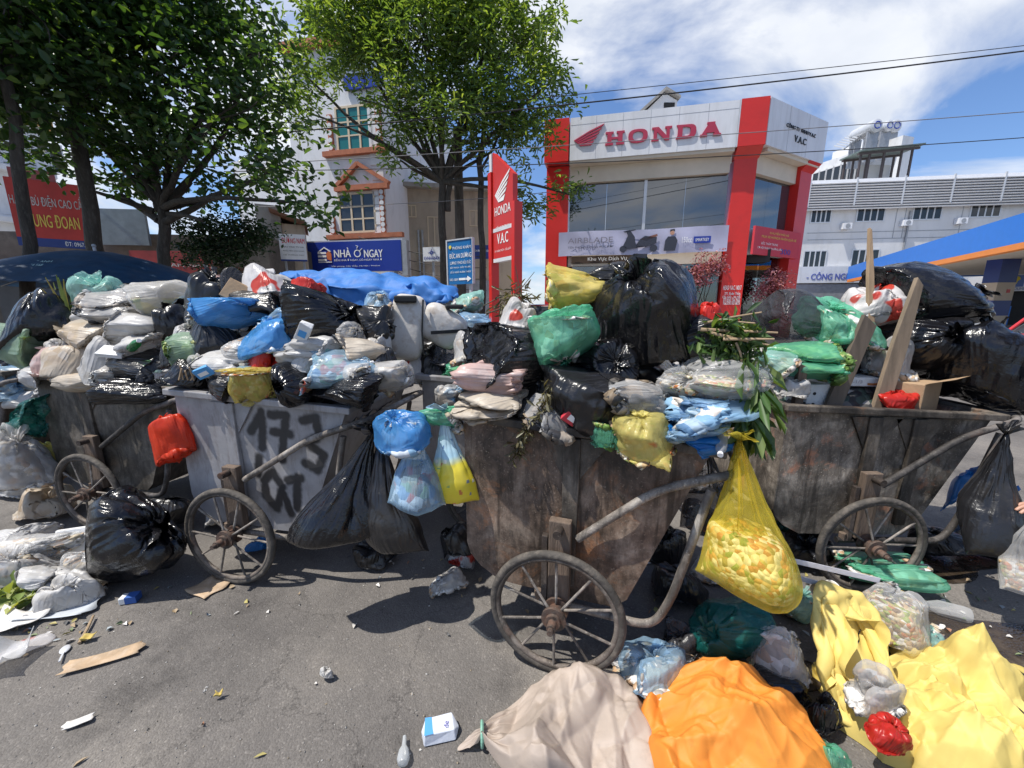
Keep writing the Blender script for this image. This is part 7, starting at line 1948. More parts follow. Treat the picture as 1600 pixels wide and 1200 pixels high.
sc_ = node(n, 'ShaderNodeSeparateColor'); l.new(v.outputs['Color'], sc_.inputs[0]); cr = ramp(n, [(.0, (.5, .08, .05)), (.3, (.75, .7, .6)), (.5, (.1, .3, .12)), (.7, (.7, .45, .02)), (.85, (.05, .12, .3))]); cr.color_ramp.interpolation = 'CONSTANT'; l.new(sc_.outputs[0], cr.inputs[0])
mx = node(n, 'ShaderNodeMixRGB'); l.new(vr.outputs[0], mx.inputs[0]); l.new(r.outputs[0], mx.inputs[1]); l.new(cr.outputs[0], mx.inputs[2]); l.new(mx.outputs[0], b.inputs['Base Color'])
b.inputs['Roughness'].default_value = .3
rg = node(n, 'ShaderNodeTexNoise', noise_type='RIDGED_MULTIFRACTAL', Scale=14.0, Detail=3.0); l.new(tc.outputs['Object'], rg.inputs['Vector']); bp = node(n, 'ShaderNodeBump', Strength=.5, Distance=.012); l.new(rg.outputs['Fac'], bp.inputs['Height']); l.new(bp.outputs[0], b.inputs['Normal'])
free(706, 722, 84, 140, 1.55, 'hang', m, 'h', 'large yellow and blue printed packaging film hung beside the see-through blue bag', d=.10, lean=-.03, group=G_H, name='packaging_film', cat='packaging')
def cushion(nu, nv, w, h, d, e=.5):
    V = []; F = []
    for j in range(nv + 1):
        t = -math.pi / 2 + math.pi * j / nv
        for i in range(nu):
            a = 2 * math.pi * i / nu; s = lambda q, p: math.copysign(abs(q) ** p, q)
            V.append((w / 2 * s(math.cos(t), e) * s(math.cos(a), e), d / 2 * s(math.cos(t), e) * s(math.sin(a), e), h / 2 * s(math.sin(t), e)))
    for j in range(nv):
        for i in range(nu): F.append((j * nu + i, j * nu + (i + 1) % nu, (j + 1) * nu + (i + 1) % nu, (j + 1) * nu + i))
    return V, F
M_PAD = paint('stained_white_vinyl', (.60, .57, .53), rough=.5, var=.2, scale=5, bump=.3, bscale=25, dirt=(.28, .17, .08), dirt_amt=.7)
M_TRIM = paint('black_trim', (.015, .015, .016), rough=.5, bump=0)
c = at(668, 512, 2.62); s = depth(c) / 600
ps = tag(empty('padded_seat', (c.x, c.y, c.z - 50 * s), RAD(12)), 'stained white padded seat with black trim perched on the heap', 'seat')
V, F = cushion(28, 18, 52 * s, 100 * s, .20, .45); link_mesh('backrest', mesh_from('backrest', V, F, True), M_PAD, ps, loc=(-.13, 0, 50 * s), rot=(RAD(-10), RAD(8), 0))
V, F = cushion(28, 18, 72 * s, 58 * s, .24, .5); link_mesh('seat_pad', mesh_from('seat_pad', V, F, True), M_PAD, ps, loc=(.10, .02, 52 * s), rot=(0, RAD(32), RAD(-8)))
MB().tube([(-.24, -.09, .03), (-.255, -.07, .2), (-.24, -.06, .40)], .012, 8).build('piping', M_TRIM, ps, smooth=True)
MB().tube([(-.03, -.115, .05), (-.035, -.12, .2), (-.02, -.09, .40)], .006, 8).build('piping', M_TRIM, ps, smooth=True)
MB().beam((.02, -.13, .19), (.26, -.10, .20), .008, .022).build('strap', M_TRIM, ps)
MB().box(-.20, -.06, -.10, .0, .38, .425).build('buckle', M_TRIM, ps, bevel=.01); MB().box(.12, .24, -.1, .0, .34, .37).build('buckle', M_TRIM, ps, bevel=.01)
# ---------------------------------------------------------------- planks and cartons in the patinated cart
def plank(px0, py0, Y0, px1, py1, Y1, w, t, label, mat=M_WOOD, taper=1.0):
    a, b_ = at(px0, py0, Y0), at(px1, py1, Y1); d = (b_ - a); n = Vector((0, -1, 0)); x = d.normalized().cross(n).normalized(); y = x.cross(d.normalized())
    V = []
    for p, k in ((Vector((0, 0, 0)), 1.0), (d * .55, .98), (d, taper)):
        for sx, sy in ((-1, -1), (1, -1), (1, 1), (-1, 1)): V.append(p + x * (sx * w / 2 * k) + y * (sy * t / 2))
    V[8] += d.normalized() * w * .4; V[11] += d.normalized() * w * .4
    F = [(3, 2, 1, 0), (8, 9, 10, 11)]
    for r in (0, 4):
        for i in range(4): F.append((r + i, r + (i + 1) % 4, r + 4 + (i + 1) % 4, r + 4 + i))
    return tag(MB().add(V, F).build('plank', mat, loc=a, bevel=.002), label, 'plank', 'planks standing in the patinated cart')
plank(1296, 645, 2.0, 1356, 505, 2.04, .085, .022, 'dark plank leaning in front of the bulky green bag', paint('dark_wood', (.13, .10, .075), rough=.85, var=.4, scale=5, stretch=(5, 5, .6)))
plank(1372, 645, 2.02, 1434, 445, 2.10, .085, .022, 'brown plank leaning against the big glossy black bag', paint('mid_wood', (.24, .18, .125), rough=.85, var=.35, scale=5, stretch=(5, 5, .6)), .5)
plank(1360, 520, 2.25, 1359, 360, 2.35, .035, .02, 'thin upright stick rising in front of the canopy tip', paint('light_wood', (.38, .26, .16), rough=.8, var=.3, scale=5, stretch=(5, 5, .6)), .35)
plank(1243, 645, 1.97, 1253, 573, 1.98, .045, .03, 'short square post at the rim of the patinated cart', M_WOOD)
M_FOAM = paint('white_foam', (.72, .72, .71), rough=.7, var=.12, scale=8, bump=.3, bscale=120, dirt=(.4, .36, .3), dirt_amt=.4)
M_CARD = paint('cardboard', (.40, .27, .16), rough=.85, var=.2, scale=4, bump=.2, bscale=80, dirt=(.2, .13, .08), dirt_amt=.4)
def carton(name, label, cat, c, dims, rz, mat, floor=None, tilt=0):
    o = tag(empty(name, c, rz), label, cat); o.rotation_euler = (tilt, 0, rz)
    w, d, h = dims
    MB().box(-w / 2, w / 2, -d / 2, d / 2, 0, h).build('body', mat, o, bevel=.004)
    return o
c = at(1284, 640, 2.03); fb = carton('foam_box', 'white foam box with round holes behind the short post', 'box', (c.x, c.y + .08, c.z - .03), (.20, .16, .17), .05, M_FOAM)
for z in (.06, .12): MB().cyl((-.06, -.0815, z), (-.06, -.078, z), .009, 14).build('hole', M_DARK, fb)
c = at(1434, 645, 2.04); cb = carton('cardboard_box', 'brown cardboard carton on the rim of the patinated cart', 'box', (c.x, c.y + .08, c.z - .02), (.26, .2, .19), .5, M_CARD)
MB().add([(-.13, -.1, .191), (.13, -.1, .191), (.15, -.2, .23), (-.11, -.2, .23)], [(0, 1, 2, 3)]).build('flap', M_CARD, cb, loc=(0, 0.004, 0.002))
c = at(1352, 606, 2.06); wbx = carton('flat_carton', 'flat white carton with printed side lying across the planks', 'box', (c.x, c.y + .12, c.z), (.22, .16, .05), -.12, M_FOAM)
MB().box(.05, .1, -.082, -.0805, .008, .02).build('orange_edge', flat('orange_card', (.5, .2, .06)), wbx)
text('carton_print', '157-1/3', M_GREYM, wbx, -.07, .02, .018, .036, -.081)
# ---------------------------------------------------------------- cut branches, vines, reeds
def leaf_bunch(name, label, cat, pts, n, leaf, mat, spread, seed, droop=.8, stems=(), stem_mat=None, part='foliage'):
    nr = np.random.RandomState(seed); o0 = Vector(pts[0]); root = tag(empty(name, o0), label, cat)
    P = np.array([list(Vector(p) - o0) for p in pts]); k = nr.randint(0, len(P) - 1, n) if len(P) > 1 else np.zeros(n, int); t = nr.uniform(0, 1, (n, 1))
    B = P[k] * (1 - t) + P[np.minimum(k + 1, len(P) - 1)] * t + nr.randn(n, 3) * spread
    D = nr.randn(n, 3) * .8 + np.array([0, -.2, -droop]); N = nr.randn(n, 3) + np.array([0, -.5, .6])
    Ln = leaf[0] * nr.uniform(.6, 1.3, n)
    link_mesh(part, leaf_mesh(part, B, D, N, Ln, Ln * leaf[1], nr.uniform(0, 1, n)), mat, root)
    for a, b_, r in stems:
        p, q = limb(Vector(a) - o0, Vector(b_) - o0, r, r * .5, random.Random(seed), .08, 6); MB().tube(p, q, 7).build('stem', stem_mat or M_STEM, root, smooth=True)
    return root
M_STEM = paint('cut_stem', (.36, .26, .16), rough=.8, var=.3, scale=12)
yB = lambda px, d: rimY('B', px) + d
leaf_bunch('cut_branches', 'pile of cut green branches beside the huge black bag', 'branches', [at(1100, 540, yB(1100, .12)), at(1135, 515, yB(1120, .1)), at(1165, 530, yB(1130, .1)), at(1150, 560, yB(1130, .08))], 420, (.055, .26), M_LEAFG, .03, 3, droop=.2,
  stems=[(at(1100, 505, yB(1100, .1)), at(1190, 488, yB(1130, .05)), .005), (at(1095, 515, yB(1100, .08)), at(1215, 520, yB(1130, .04)), .007), (at(1110, 520, yB(1100, .06)), at(1205, 540, yB(1130, .02)), .006), (at(1120, 500, yB(1100, .12)), at(1180, 505, yB(1130, .0)), .004), (at(1130, 530, yB(1100, .04)), at(1210, 530, yB(1130, .0)), .006)])
leaf_bunch('hanging_leaves', 'long dark leaves drooping off the push bar end of the brown cart', 'leaves', [at(1165, 550, yB(1130, .04)), at(1178, 590, yB(1130, .02)), at(1182, 640, yB(1130, 0)), at(1180, 660, yB(1130, 0))], 95, (.13, .17), M_LEAFG, .02, 5, droop=2.0,
  stems=[(at(1150, 535, yB(1130, .05)), at(1180, 650, yB(1130, 0)), .004)])
leaf_bunch('dry_vine', 'dried twisted vine dangling over the brown cart side', 'vine', [at(868, 592, yB(868, -.03)), at(850, 630, yB(850, -.06)), at(828, 665, yB(828, -.05)), at(812, 690, yB(812, -.04)), at(806, 712, yB(806, -.035))], 190, (.035, .3), M_DRY, .012, 8, droop=.9,
  stems=[(at(868, 590, yB(868, -.03)), at(828, 660, yB(828, -.05)), .0035), (at(850, 628, yB(850, -.06)), at(806, 712, yB(806, -.035)), .003), (at(832, 655, yB(830, -.05)), at(795, 690, yB(800, -.035)), .0025)], stem_mat=M_DRY)
leaf_bunch('dry_stalks', 'bundle of dry stalks at the back corner of the brown cart', 'stalks', [at(770, 485, yB(770, .45)), at(810, 455, yB(800, .5)), at(825, 470, yB(800, .5))], 110, (.06, .14), M_DRY, .025, 9, droop=.1,
  stems=[(at(820, 480, yB(800, .5)), at(805, 415, yB(800, .55)), .003), (at(790, 480, yB(800, .5)), at(835, 425, yB(800, .55)), .003), (at(760, 490, yB(780, .45)), at(830, 465, yB(800, .5)), .004), (at(755, 478, yB(780, .45)), at(815, 445, yB(800, .5)), .003)], stem_mat=M_DRY)
# reed leaves
c = at(113, 515, rimY('D', 113) + .24); rd = tag(empty('reed_leaves', c), 'upright yellow-green reed leaves stuck in the dark cart heap', 'leaves')
for k, (dx, h, b_) in enumerate(((-.11, .33, .05), (-.08, .36, -.02), (-.05, .38, .02), (-.02, .35, .03), (.01, .36, -.03), (-.10, .28, -.05), (.005, .30, .05))):
    V = []; F = []
    for i in range(7):
        t = i / 6; w = .014 * (1 - t ** 2.5) + .001; x = dx * t ** 1.3 + .01 * (k - 3) * .3; y = b_ * t * t; z = h * t
        V += [(x - w, y, z), (x, y + .006, z), (x + w, y, z)]
    for i in range(6):
        for j in range(2): F.append((i * 3 + j, i * 3 + j + 1, i * 3 + j + 4, i * 3 + j + 3))
    link_mesh('blade', mesh_from('blade', V, F, True), [paint('reed_green', (.22, .27, .05), rough=.5, var=.3, scale=9), paint('reed_yellow', (.42, .33, .07), rough=.5, var=.3, scale=9)][k % 2], rd)
# chopsticks poking from the black bags
for j, (px, py, Y, n_, lab) in enumerate(((318, 452, rimY('A', 318) + .36, 6, 'loose sticks poking out of the open black bag'), (292, 585, rimY('A', 292) - .10, 5, 'chopsticks piercing the black bag on the grey rim'))):
    c = at(px, py, Y); r_ = tag(empty('sticks', c), lab, 'sticks'); rg = random.Random(j)
    for k in range(n_):
        a = Vector((rg.uniform(-.05, .05), rg.uniform(-.02, .02), -.03)); MB().beam(a, a + Vector((rg.uniform(-.08, .04), rg.uniform(-.03, .02), rg.uniform(.05, .10))), .006, .006).build('stick', M_STEM, r_)

# hard rubbish lodged among the heaped bags
M_BOT = plastic('bottle_plastic', (.7, .7, .7), alpha=.3, rough=.1, wrinkle=.4)
def bottle(label, p, rot, mat, cap, k=1.0):
    r_ = tag(empty('plastic_bottle', p), label, 'bottle'); r_.rotation_euler = rot
    MB().tube([(0, 0, 0), (0, 0, .01 * k), (0, 0, .13 * k), (0, 0, .16 * k), (0, 0, .185 * k), (0, 0, .20 * k)], [.02 * k, .032 * k, .032 * k, .028 * k, .013 * k, .013 * k], 18).build('body', mat, r_, smooth=True)
    MB().cyl((0, 0, .201 * k), (0, 0, .218 * k), .015 * k, 14).build('cap', cap, r_, smooth=True)
    return r_
M_GBOT = plastic('green_bottle', (.03, .2, .07), alpha=.6, rough=.1, wrinkle=.2, trans=.1)
bottle('green bottle lying among the white bags of the dark cart', at(205, 545, rimY('D', 205) - .05), (.2, 1.2, -.3), M_GBOT, M_WHITEL, .75)
bottle('small clear bottle wedged between the two blue bags of the brown cart', at(1128, 676, rimY('B', 1110) - .02), (1.9, .3, -.4), M_BOT, M_WHITEL, .6)
def lodged(name, label, cat, px, py, Y, dims, rot, mat, band=None):
    r_ = tag(empty(name, at(px, py, Y)), label, cat); r_.rotation_euler = rot; w, d, h = dims
    MB().add([(-w / 2, -d / 2, 0), (w / 2, -d / 2, 0), (w / 2, d / 2, 0), (-w / 2, d / 2, 0), (-w * .47, -d * .5, h), (w * .52, -d * .44, h * .9), (w * .46, d * .5, h), (-w * .5, d * .46, h * .94)], [(3, 2, 1, 0), (4, 5, 6, 7), (0, 1, 5, 4), (1, 2, 6, 5), (2, 3, 7, 6), (3, 0, 4, 7)]).build('body', mat, r_, bevel=.003)
    if band: MB().box(-w * .3, w * .3, -d * .5 - .002, -d * .5 + .004, h * .25, h * .6).build('print', band, r_)
    return r_
lodged('juice_carton', 'crushed white juice carton beside the bright blue pleated bag', 'carton', 470, 530, rimY('A', 470) + .02, (.06, .04, .1), (.4, .5, .3), M_FOAM, M_BLUEP := flat('carton_blue', (.08, .32, .65)))
lodged('cardboard_scrap', 'torn cardboard piece sticking out beside the open sticks bag', 'cardboard', 362, 470, rimY('A', 362) + .26, (.14, .012, .12), (-.3, .5, .2), M_CARD)
lodged('foam_tray', 'white foam tray lying between the bags of the dark cart', 'tray', 178, 552, rimY('D', 178) - .04, (.14, .1, .025), (.5, .15, .2), M_FOAM)
lodged('cardboard_scrap', 'folded cardboard lying over the corner of the dark rim', 'cardboard', 100, 588, rimY('D', 100) - .05, (.16, .1, .012), (.7, .1, -.2), M_CARD)
lodged('snack_packet', 'red snack packet lodged above the brown rim', 'packet', 890, 662, rimY('B', 890) - .05, (.09, .02, .07), (.4, .6, .1), flat('promo_red', (.5, .05, .04)), M_WHITEL)
lodged('cardboard_scrap', 'flattened cardboard under the hazy grey bag of the brown cart', 'cardboard', 985, 660, rimY('B', 985) - .03, (.16, .1, .01), (.6, -.1, .1), M_CARD)
lodged('snack_packet', 'blue snack packet between dusty and chopsticks bags', 'packet', 325, 588, rimY('A', 325) - .06, (.08, .02, .06), (.5, -.4, .1), flat('carton_blue', (.08, .32, .65)), M_WHITEL)
lodged('newspaper', 'folded printed newspaper hanging over the dark rim', 'newspaper', 165, 604, rimY('D', 165) - .07, (.15, .014, .06), (.5, .15, .1), paint('newsprint', (.45, .46, .46), rough=.8, var=.5, scale=40), flat('print_violet', (.18, .16, .4)))
# ---------------------------------------------------------------- litter on the road
def scrap(name, label, cat, px, py, wpx, hpx, rot, mat, seed, curl=.02, n=8, z=.006, shape='rect'):
    """a flat scrap with its own curl and ragged edge"""
    rg = random.Random(seed); c = gz(px, py, z); s = depth(c) / 600; w = wpx * s; d = gz(px, py - hpx / 2, z).y - gz(px, py + hpx / 2, z).y
    ph = [rg.uniform(0, 6.28) for _ in range(4)]; V = []; F = []
    for j in range(n + 1):
        for i in range(n + 1):
            u, v = i / n - .5, j / n - .5
            if shape == 'oval': k = 1 / max(1e-6, math.hypot(u, v)) * max(abs(u), abs(v)); u, v = u * k, v * k
            e = 1 + (.07 * math.sin(9 * v + ph[0]) if abs(u) > .45 else 0)
            V.append((u * w * e + .004 * math.sin(7 * v + ph[3]), v * d + .05 * d * math.sin(5 * u + ph[1]), curl * (u * u * 2 * math.sin(ph[2]) ** 2 + v * v * 1.5 + .25 * math.sin(6 * u + ph[1]) * math.sin(5 * v + ph[0]) + .25)))
    for j in range(n):
        for i in range(n): F.append((j * (n + 1) + i, j * (n + 1) + i + 1, (j + 1) * (n + 1) + i + 1, (j + 1) * (n + 1) + i))
    o = link_mesh(name, mesh_from(name, V, F, True), mat, loc=(c.x, c.y, z), rot=(0, 0, rot)); thick(o, .0025)
    return tag(o, label, cat)
M_PAPER = paint('dirty_paper', (.62, .60, .57), rough=.8, var=.2, scale=12, bump=.2, dirt=(.35, .28, .2), dirt_amt=.5)
M_KRAFT = paint('soaked_card', (.46, .33, .21), rough=.85, var=.35, scale=9, bump=.3, dirt=(.55, .45, .35), dirt_amt=.6)
scrap('cardboard_strip', 'long torn brown cardboard strip lying alone on the asphalt', 'cardboard', 163, 1030, 92, 22, .42, M_KRAFT, 1, .012)
scrap('cardboard_scrap', 'square piece of pale card in front of the grey cart wheel', 'cardboard', 326, 918, 46, 28, -.45, M_KRAFT, 2, .012)
scrap('paper_scrap', 'small white torn paper lying alone on the asphalt', 'paper', 123, 1130, 34, 14, .5, M_PAPER, 3, .012)
scrap('paper_sheet', 'bent grey-blue printed sheet beside the vegetable leaves', 'paper', 92, 958, 96, 26, .12, paint('blue_grey_print', (.42, .45, .48), rough=.6, var=.35, scale=14), 4, .03)
scrap('wrapper', 'white wrapper crushed at the edge of the litter', 'wrapper', 20, 975, 80, 30, -.1, M_PAPER, 5, .04)
scrap('food_container_cover', 'oval clear plastic lid with red print on the asphalt', 'lid', 45, 1010, 56, 34, .4, plastic('lid_plastic', (.7, .68, .68), alpha=.35, rough=.15, trans=.1, print_col=(.6, .1, .08)), 6, .02, shape='oval')
scrap('clear_wrapper', 'crumpled clear wrapper below the oval lid', 'wrapper', 8, 1040, 50, 50, .3, plastic('wrapper_film', (.7, .7, .7), alpha=.45, rough=.15), 7, .10)
scrap('yellow_peel', 'yellow peel scrap beside the broken stick', 'peel', 138, 1000, 16, 9, .3, paint('peel', (.5, .38, .1), rough=.7), 8, .03, n=5)
scrap('yellow_peel', 'tiny yellow scrap in the middle of the open asphalt', 'peel', 342, 1090, 10, 6, .3, paint('peel', (.5, .38, .1), rough=.7), 9, .03, n=4)
scrap('leaf_scrap', 'yellow fallen leaf near the wet patch', 'leaf', 1585, 1048, 26, 12, -.3, paint('peel', (.5, .38, .1), rough=.7), 10, .03, n=5, shape='oval')
scrap('leaf_scrap', 'brown fallen leaf near the wet patch', 'leaf', 1585, 1068, 30, 14, .2, M_KRAFT, 11, .03, n=5, shape='oval')
scrap('paper_scrap', 'brown wet paper under the push bar leg', 'paper', 1080, 1025, 40, 26, .5, M_KRAFT, 12, .06)
ground(512, 1052, 24, 22, 'slump', 'white', 'u', 'small crumpled white tissue alone on the asphalt', name='tissue', cat='tissue')
# spoon
c = gz(102, 1016, .004); sp_ = tag(empty('plastic_spoon', c, -.9), 'white plastic spoon on the asphalt', 'spoon')
M_PLW = plastic('white_plastic', (.66, .67, .7), trans=.1, wrinkle=.1, dust=.1)
MB().sphere((0, 0, .006), .022, 14, 8, (1.25, .8, .25)).build('bowl', M_PLW, sp_, smooth=True); MB().beam((.02, 0, .007), (.085, 0, .012), .007, .003).build('handle', M_PLW, sp_)
# broken stick
a, b_ = gz(124, 1005, .008), gz(146, 962, .02); tag(MB().tube([(0, 0, 0), (b_ - a) * .5 + Vector((.004, 0, .002)), b_ - a], [.007, .006, .005], 7).build('broken_stick', M_STEM, loc=a), 'thin broken stick beside the large black bag', 'stick')
# foam meal box
c = gz(108, 878, .03); fm = tag(empty('foam_meal_box', (c.x, c.y, .004), .35), 'open white foam meal box among the litter', 'box')
MB().add([(-.09, -.07, .05), (.09, -.07, .05), (.09, .07, .05), (-.09, .07, .05), (-.07, -.05, 0), (.07, -.05, 0), (.07, .05, 0), (-.07, .05, 0)], [(0, 4, 5, 1), (1, 5, 6, 2), (2, 6, 7, 3), (3, 7, 4, 0), (4, 7, 6, 5)]).build('tray', M_FOAM, fm)
MB().box(-.09, .09, 0, .14, 0, .03).build('lid', M_FOAM, fm, loc=(0, .075, .05), rot=(RAD(70), 0, 0), bevel=.01)
# clear tubs
for k, (px, py, lb) in enumerate(((75, 885, 'clear round tub beside the foam meal box'), (92, 905, 'clear shallow tub lid in front of the foam meal box'))):
    c = gz(px, py, .02); tag(MB().tube([(0, 0, 0), (0, 0, .002), (0, 0, .035 - .02 * k), (0, 0, .038 - .02 * k)], [.04, .048, .06, .064], 24, cap=False).build('clear_tub', plastic('tub_plastic', (.72, .73, .74), alpha=.3, rough=.12, wrinkle=.2), loc=(c.x, c.y, .006), rot=(.25, .1, 0), smooth=True), lb, 'tub')
# vegetable trimmings
nr = np.random.RandomState(4); n_ = 130; c = gz(35, 925, .02); B = np.stack([nr.uniform(-.17, .15, n_), nr.uniform(-.09, .10, n_), nr.uniform(.01, .06, n_)], 1)
vt = tag(empty('vegetable_leaves', (c.x, c.y, 0)), 'heap of trimmed green vegetable leaves at the left of the litter', 'vegetables')
link_mesh('leaves', leaf_mesh('leaves', B, nr.randn(n_, 3) * np.array([1, 1, .25]), nr.randn(n_, 3) * .5 + np.array([0, 0, 1]), nr.uniform(.04, .1, n_), nr.uniform(.025, .055, n_), nr.uniform(0, 1, n_)), leafmat('vegetable_leaf', (.08, .13, .03), (.2, .27, .07), (.42, .42, .2), trans=.25), vt)
# small blue and white box, cup, milk carton
M_BLUEB = flat('box_blue', (.03, .10, .35))
c = gz(203, 935, .02); bx_ = carton('cigarette_box', 'small blue and white packet beside the large black bag', 'packet', (c.x, c.y, .004), (.075, .045, .035), .25, M_FOAM)
MB().box(-.01, .0385, -.0235, .0235, .001, .0365).build('blue_band', M_BLUEB, bx_)
c = gz(688, 1148, .0); mk = tag(empty('milk_carton', (c.x, c.y, .004), .16), 'crushed white and blue milk carton beside the beige sack', 'carton')
V = [(-.055, -.035, 0), (.055, -.03, 0), (.05, .035, 0), (-.055, .03, 0), (-.05, -.03, .042), (.05, -.02, .036), (.042, .035, .045), (-.052, .03, .04), (.068, .0, .02), (-.066, 0, .022)]
MB().add(V, [(3, 2, 1, 0), (4, 5, 6, 7), (0, 1, 5, 4), (2, 3, 7, 6), (1, 8, 5), (8, 2, 6), (1, 2, 8), (5, 8, 6), (0, 4, 9), (4, 7, 9), (7, 3, 9), (3, 0, 9)]).build('body', paint('carton_white', (.62, .65, .72), rough=.5, var=.1), mk, bevel=.003)
MB().add([(-.0525, -.031, .0435), (-.022, -.028, .0425), (-.03, .03, .0425), (-.053, .031, .042)], [(0, 1, 2, 3)]).build('blue_print', flat('carton_blue', (.08, .32, .65)), mk)
tx = text('carton_print', 'de', flat('print_violet', (.18, .16, .4)), mk, 0, .022, 0, .018, 0, extrude=.001); tx.rotation_euler = (RAD(-90), 0, 1.5); tx.location = (.03, -.015, .0425)
c = gz(632, 1186, .02); tag(MB().tube([(0, 0, 0), (0, .006, 0), (0, .02, 0), (0, .045, 0), (0, .06, 0), (0, .09, 0)], [.004, .016, .021, .017, .008, .006], 16).build('plastic_dropper', plastic('dropper_plastic', (.6, .62, .63), alpha=.6, rough=.15, wrinkle=.1), loc=(c.x, c.y - .02, .022), rot=(0, 0, .2), smooth=True), 'bulb-shaped clear plastic dropper near the milk carton', 'dropper')
# white plastic profiles sticking out beside the yellow bag
for (x0, y0, z0, x1, y1, z1, lb) in ((1235, 876, .34, 1370, 907, .26, 'upper white plastic strip beside the yellow bag'), (1225, 897, .27, 1345, 932, .20, 'lower white plastic strip beside the yellow bag')):
    a, b_ = gz(x0, y0, z0), gz(x1, y1, z1); d = b_ - a; a2 = a - d * .5
    o = MB().beam((0, 0, 0), d * 1.5, .03, .004).beam(Vector((0, 0, .012)) + d.normalized().cross(Vector((0, 0, 1))) * .014, d * 1.5 + Vector((0, 0, .012)) + d.normalized().cross(Vector((0, 0, 1))) * .014, .003, .02)
    tag(o.build('plastic_strip', paint('white_pvc', (.66, .66, .72), rough=.35, var=.1), loc=a2), lb, 'strip', 'white plastic strips')
c = gz(1290, 922, .24); cu = tag(empty('paper_cup', c), 'paper cup with red and green print lying beside the strips', 'cup'); cu.rotation_euler = (0, RAD(100), .3)
MB().tube([(0, 0, -.06), (0, 0, .045)], [.028, .038], 20, cap=False).build('wall', paint('cup_paper', (.55, .5, .4), rough=.5, var=.1), cu, smooth=True); MB().tube([(0, 0, -.055), (0, 0, -.01)], [.0292, .0335], 20, cap=False).build('printed_band', flat('cup_green', (.02, .08, .05)), cu, smooth=True); MB().tube([(0, 0, -.009), (0, 0, .005)], [.0335, .0352], 20, cap=False).build('red_band', flat('cup_red', (.5, .04, .03)), cu, smooth=True); MB().torus((0, 0, .045), .038, .002, 'z', 24, 6).build('rolled_lip', M_WHITEL, cu)
c = gz(1492, 957, .03); tag(MB().tube([(0, 0, 0), (.01, 0, 0), (.05, 0, 0), (.14, 0, 0), (.16, 0, 0), (.165, 0, 0)], [.015, .016, .034, .036, .033, .02], 18).build('plastic_bottle', plastic('bottle_plastic', (.7, .7, .7), alpha=.3, rough=.1, wrinkle=.4), loc=(c.x - .1, c.y + .05, .037), rot=(0, 0, -.5), smooth=True), 'empty clear plastic bottle lying in the wet patch', 'bottle')
# grit and crumbs scattered on the asphalt
nr = np.random.RandomState(12); V = []; F = []
for k in range(900):
    px, py = nr.uniform(-50, 1650), 860 + 380 * nr.uniform(0, 1); p = gz(px, py); r = nr.uniform(.0015, .0045) * (1 if k % 14 else 2.0); b0 = len(V)
    q = nr.uniform(.6, 1.3, (6, 1)) * np.array([[1, 0, 0], [0, 1, 0], [-1, 0, 0], [0, -1, 0], [0, 0, .8], [0, 0, -.3]]) * r + np.array([p.x, p.y, .002])
    V += [tuple(x) for x in q]
    for i in range(4): F += [(b0 + i, b0 + (i + 1) % 4, b0 + 4), (b0 + (i + 1) % 4, b0 + i, b0 + 5)]
g_ = link_mesh('grit', mesh_from('grit', V, F), scraps('grit_mix', [(.2, .19, .18), (.35, .33, .3), (.12, .11, .1), (.5, .48, .45), (.25, .2, .14), (.16, .15, .14)], 90)); tag(g_, 'loose grit and crumbs scattered over the asphalt', 'grit', kind='stuff')

# ---------------------------------------------------------------- vehicles beyond the carts
def car(label, loc, rz, col, mat_name):
    root = tag(empty('parked_car', loc, rz), label, 'car'); L = 4.3; W = 1.72
    body = [(-2.15, .35), (-2.12, .75), (-2.0, .88), (-1.05, .98), (1.25, 1.0), (2.0, .95), (2.15, .8), (2.15, .38)]
    def shell(pr, y, z_in):
        V = []; F = []; n = len(pr)
        for s_, ins in ((-1, 1), (1, 1)):
            V += [(p[0], s_ * (y - z_in * max(0, p[1] - .7)), p[1]) for p in pr]
        F = [tuple(range(n)), tuple(range(2 * n - 1, n - 1, -1))] + [(i, i + n, (i + 1) % n + n, (i + 1) % n) for i in range(n)]
        return MB().add(V, F)
    pm = paint(mat_name, col, rough=.25, var=.05, bump=0, coat=.6)
    shell(body, W / 2, .12).build('body', pm, root, bevel=.05)
    cab = [(-1.1, .97), (-.45, 1.42), (.7, 1.45), (1.55, .99)]
    shell(cab, W / 2 - .02, .28).build('cabin', M_DGLASS, root, bevel=.03)
    roof = [(-.5, 1.40), (-.42, 1.46), (.68, 1.49), (.8, 1.42)]
    shell(roof, W / 2 - .0, .27).build('roof', pm, root, bevel=.02)
    for s_ in (-1, 1):
        for x in (-1.1, .12, 1.0): MB().beam((x + (.42 if x < -1 else -.03 if x < .5 else .0), s_ * .63, 1.43), (x, s_ * .8, .97), .06, .03).build('window_pillar', pm, root)
        for x in (-1.35, 1.35):
            w = MB().cyl((x, s_ * .66, .32), (x, s_ * .87, .32), .32, 24).build('wheel', M_TYRE, root, smooth=True); MB().cyl((x, s_ * .872, .32), (x, s_ * .88, .32), .2, 20).build('hubcap', M_ALU, w, smooth=True)
        MB().box(-2.17, -2.05, s_ * .55 - .17, s_ * .55 + .17, .62, .76).build('headlight', M_WHITEL, root, bevel=.02); MB().box(2.08, 2.17, s_ * .6 - .14, s_ * .6 + .14, .68, .86).build('tail_light', M_SIGNRED, root, bevel=.02)
        MB().box(-.15, .02, s_ * .862 - .01, s_ * .862 + .01, .82, .85).build('door_handle', M_ALU, root)
    MB().box(-2.2, -2.1, -.8, .8, .3, .5).build('bumper', M_DARK, root, bevel=.03); MB().box(2.1, 2.2, -.8, .8, .32, .52).build('bumper', M_DARK, root, bevel=.03)
    return root
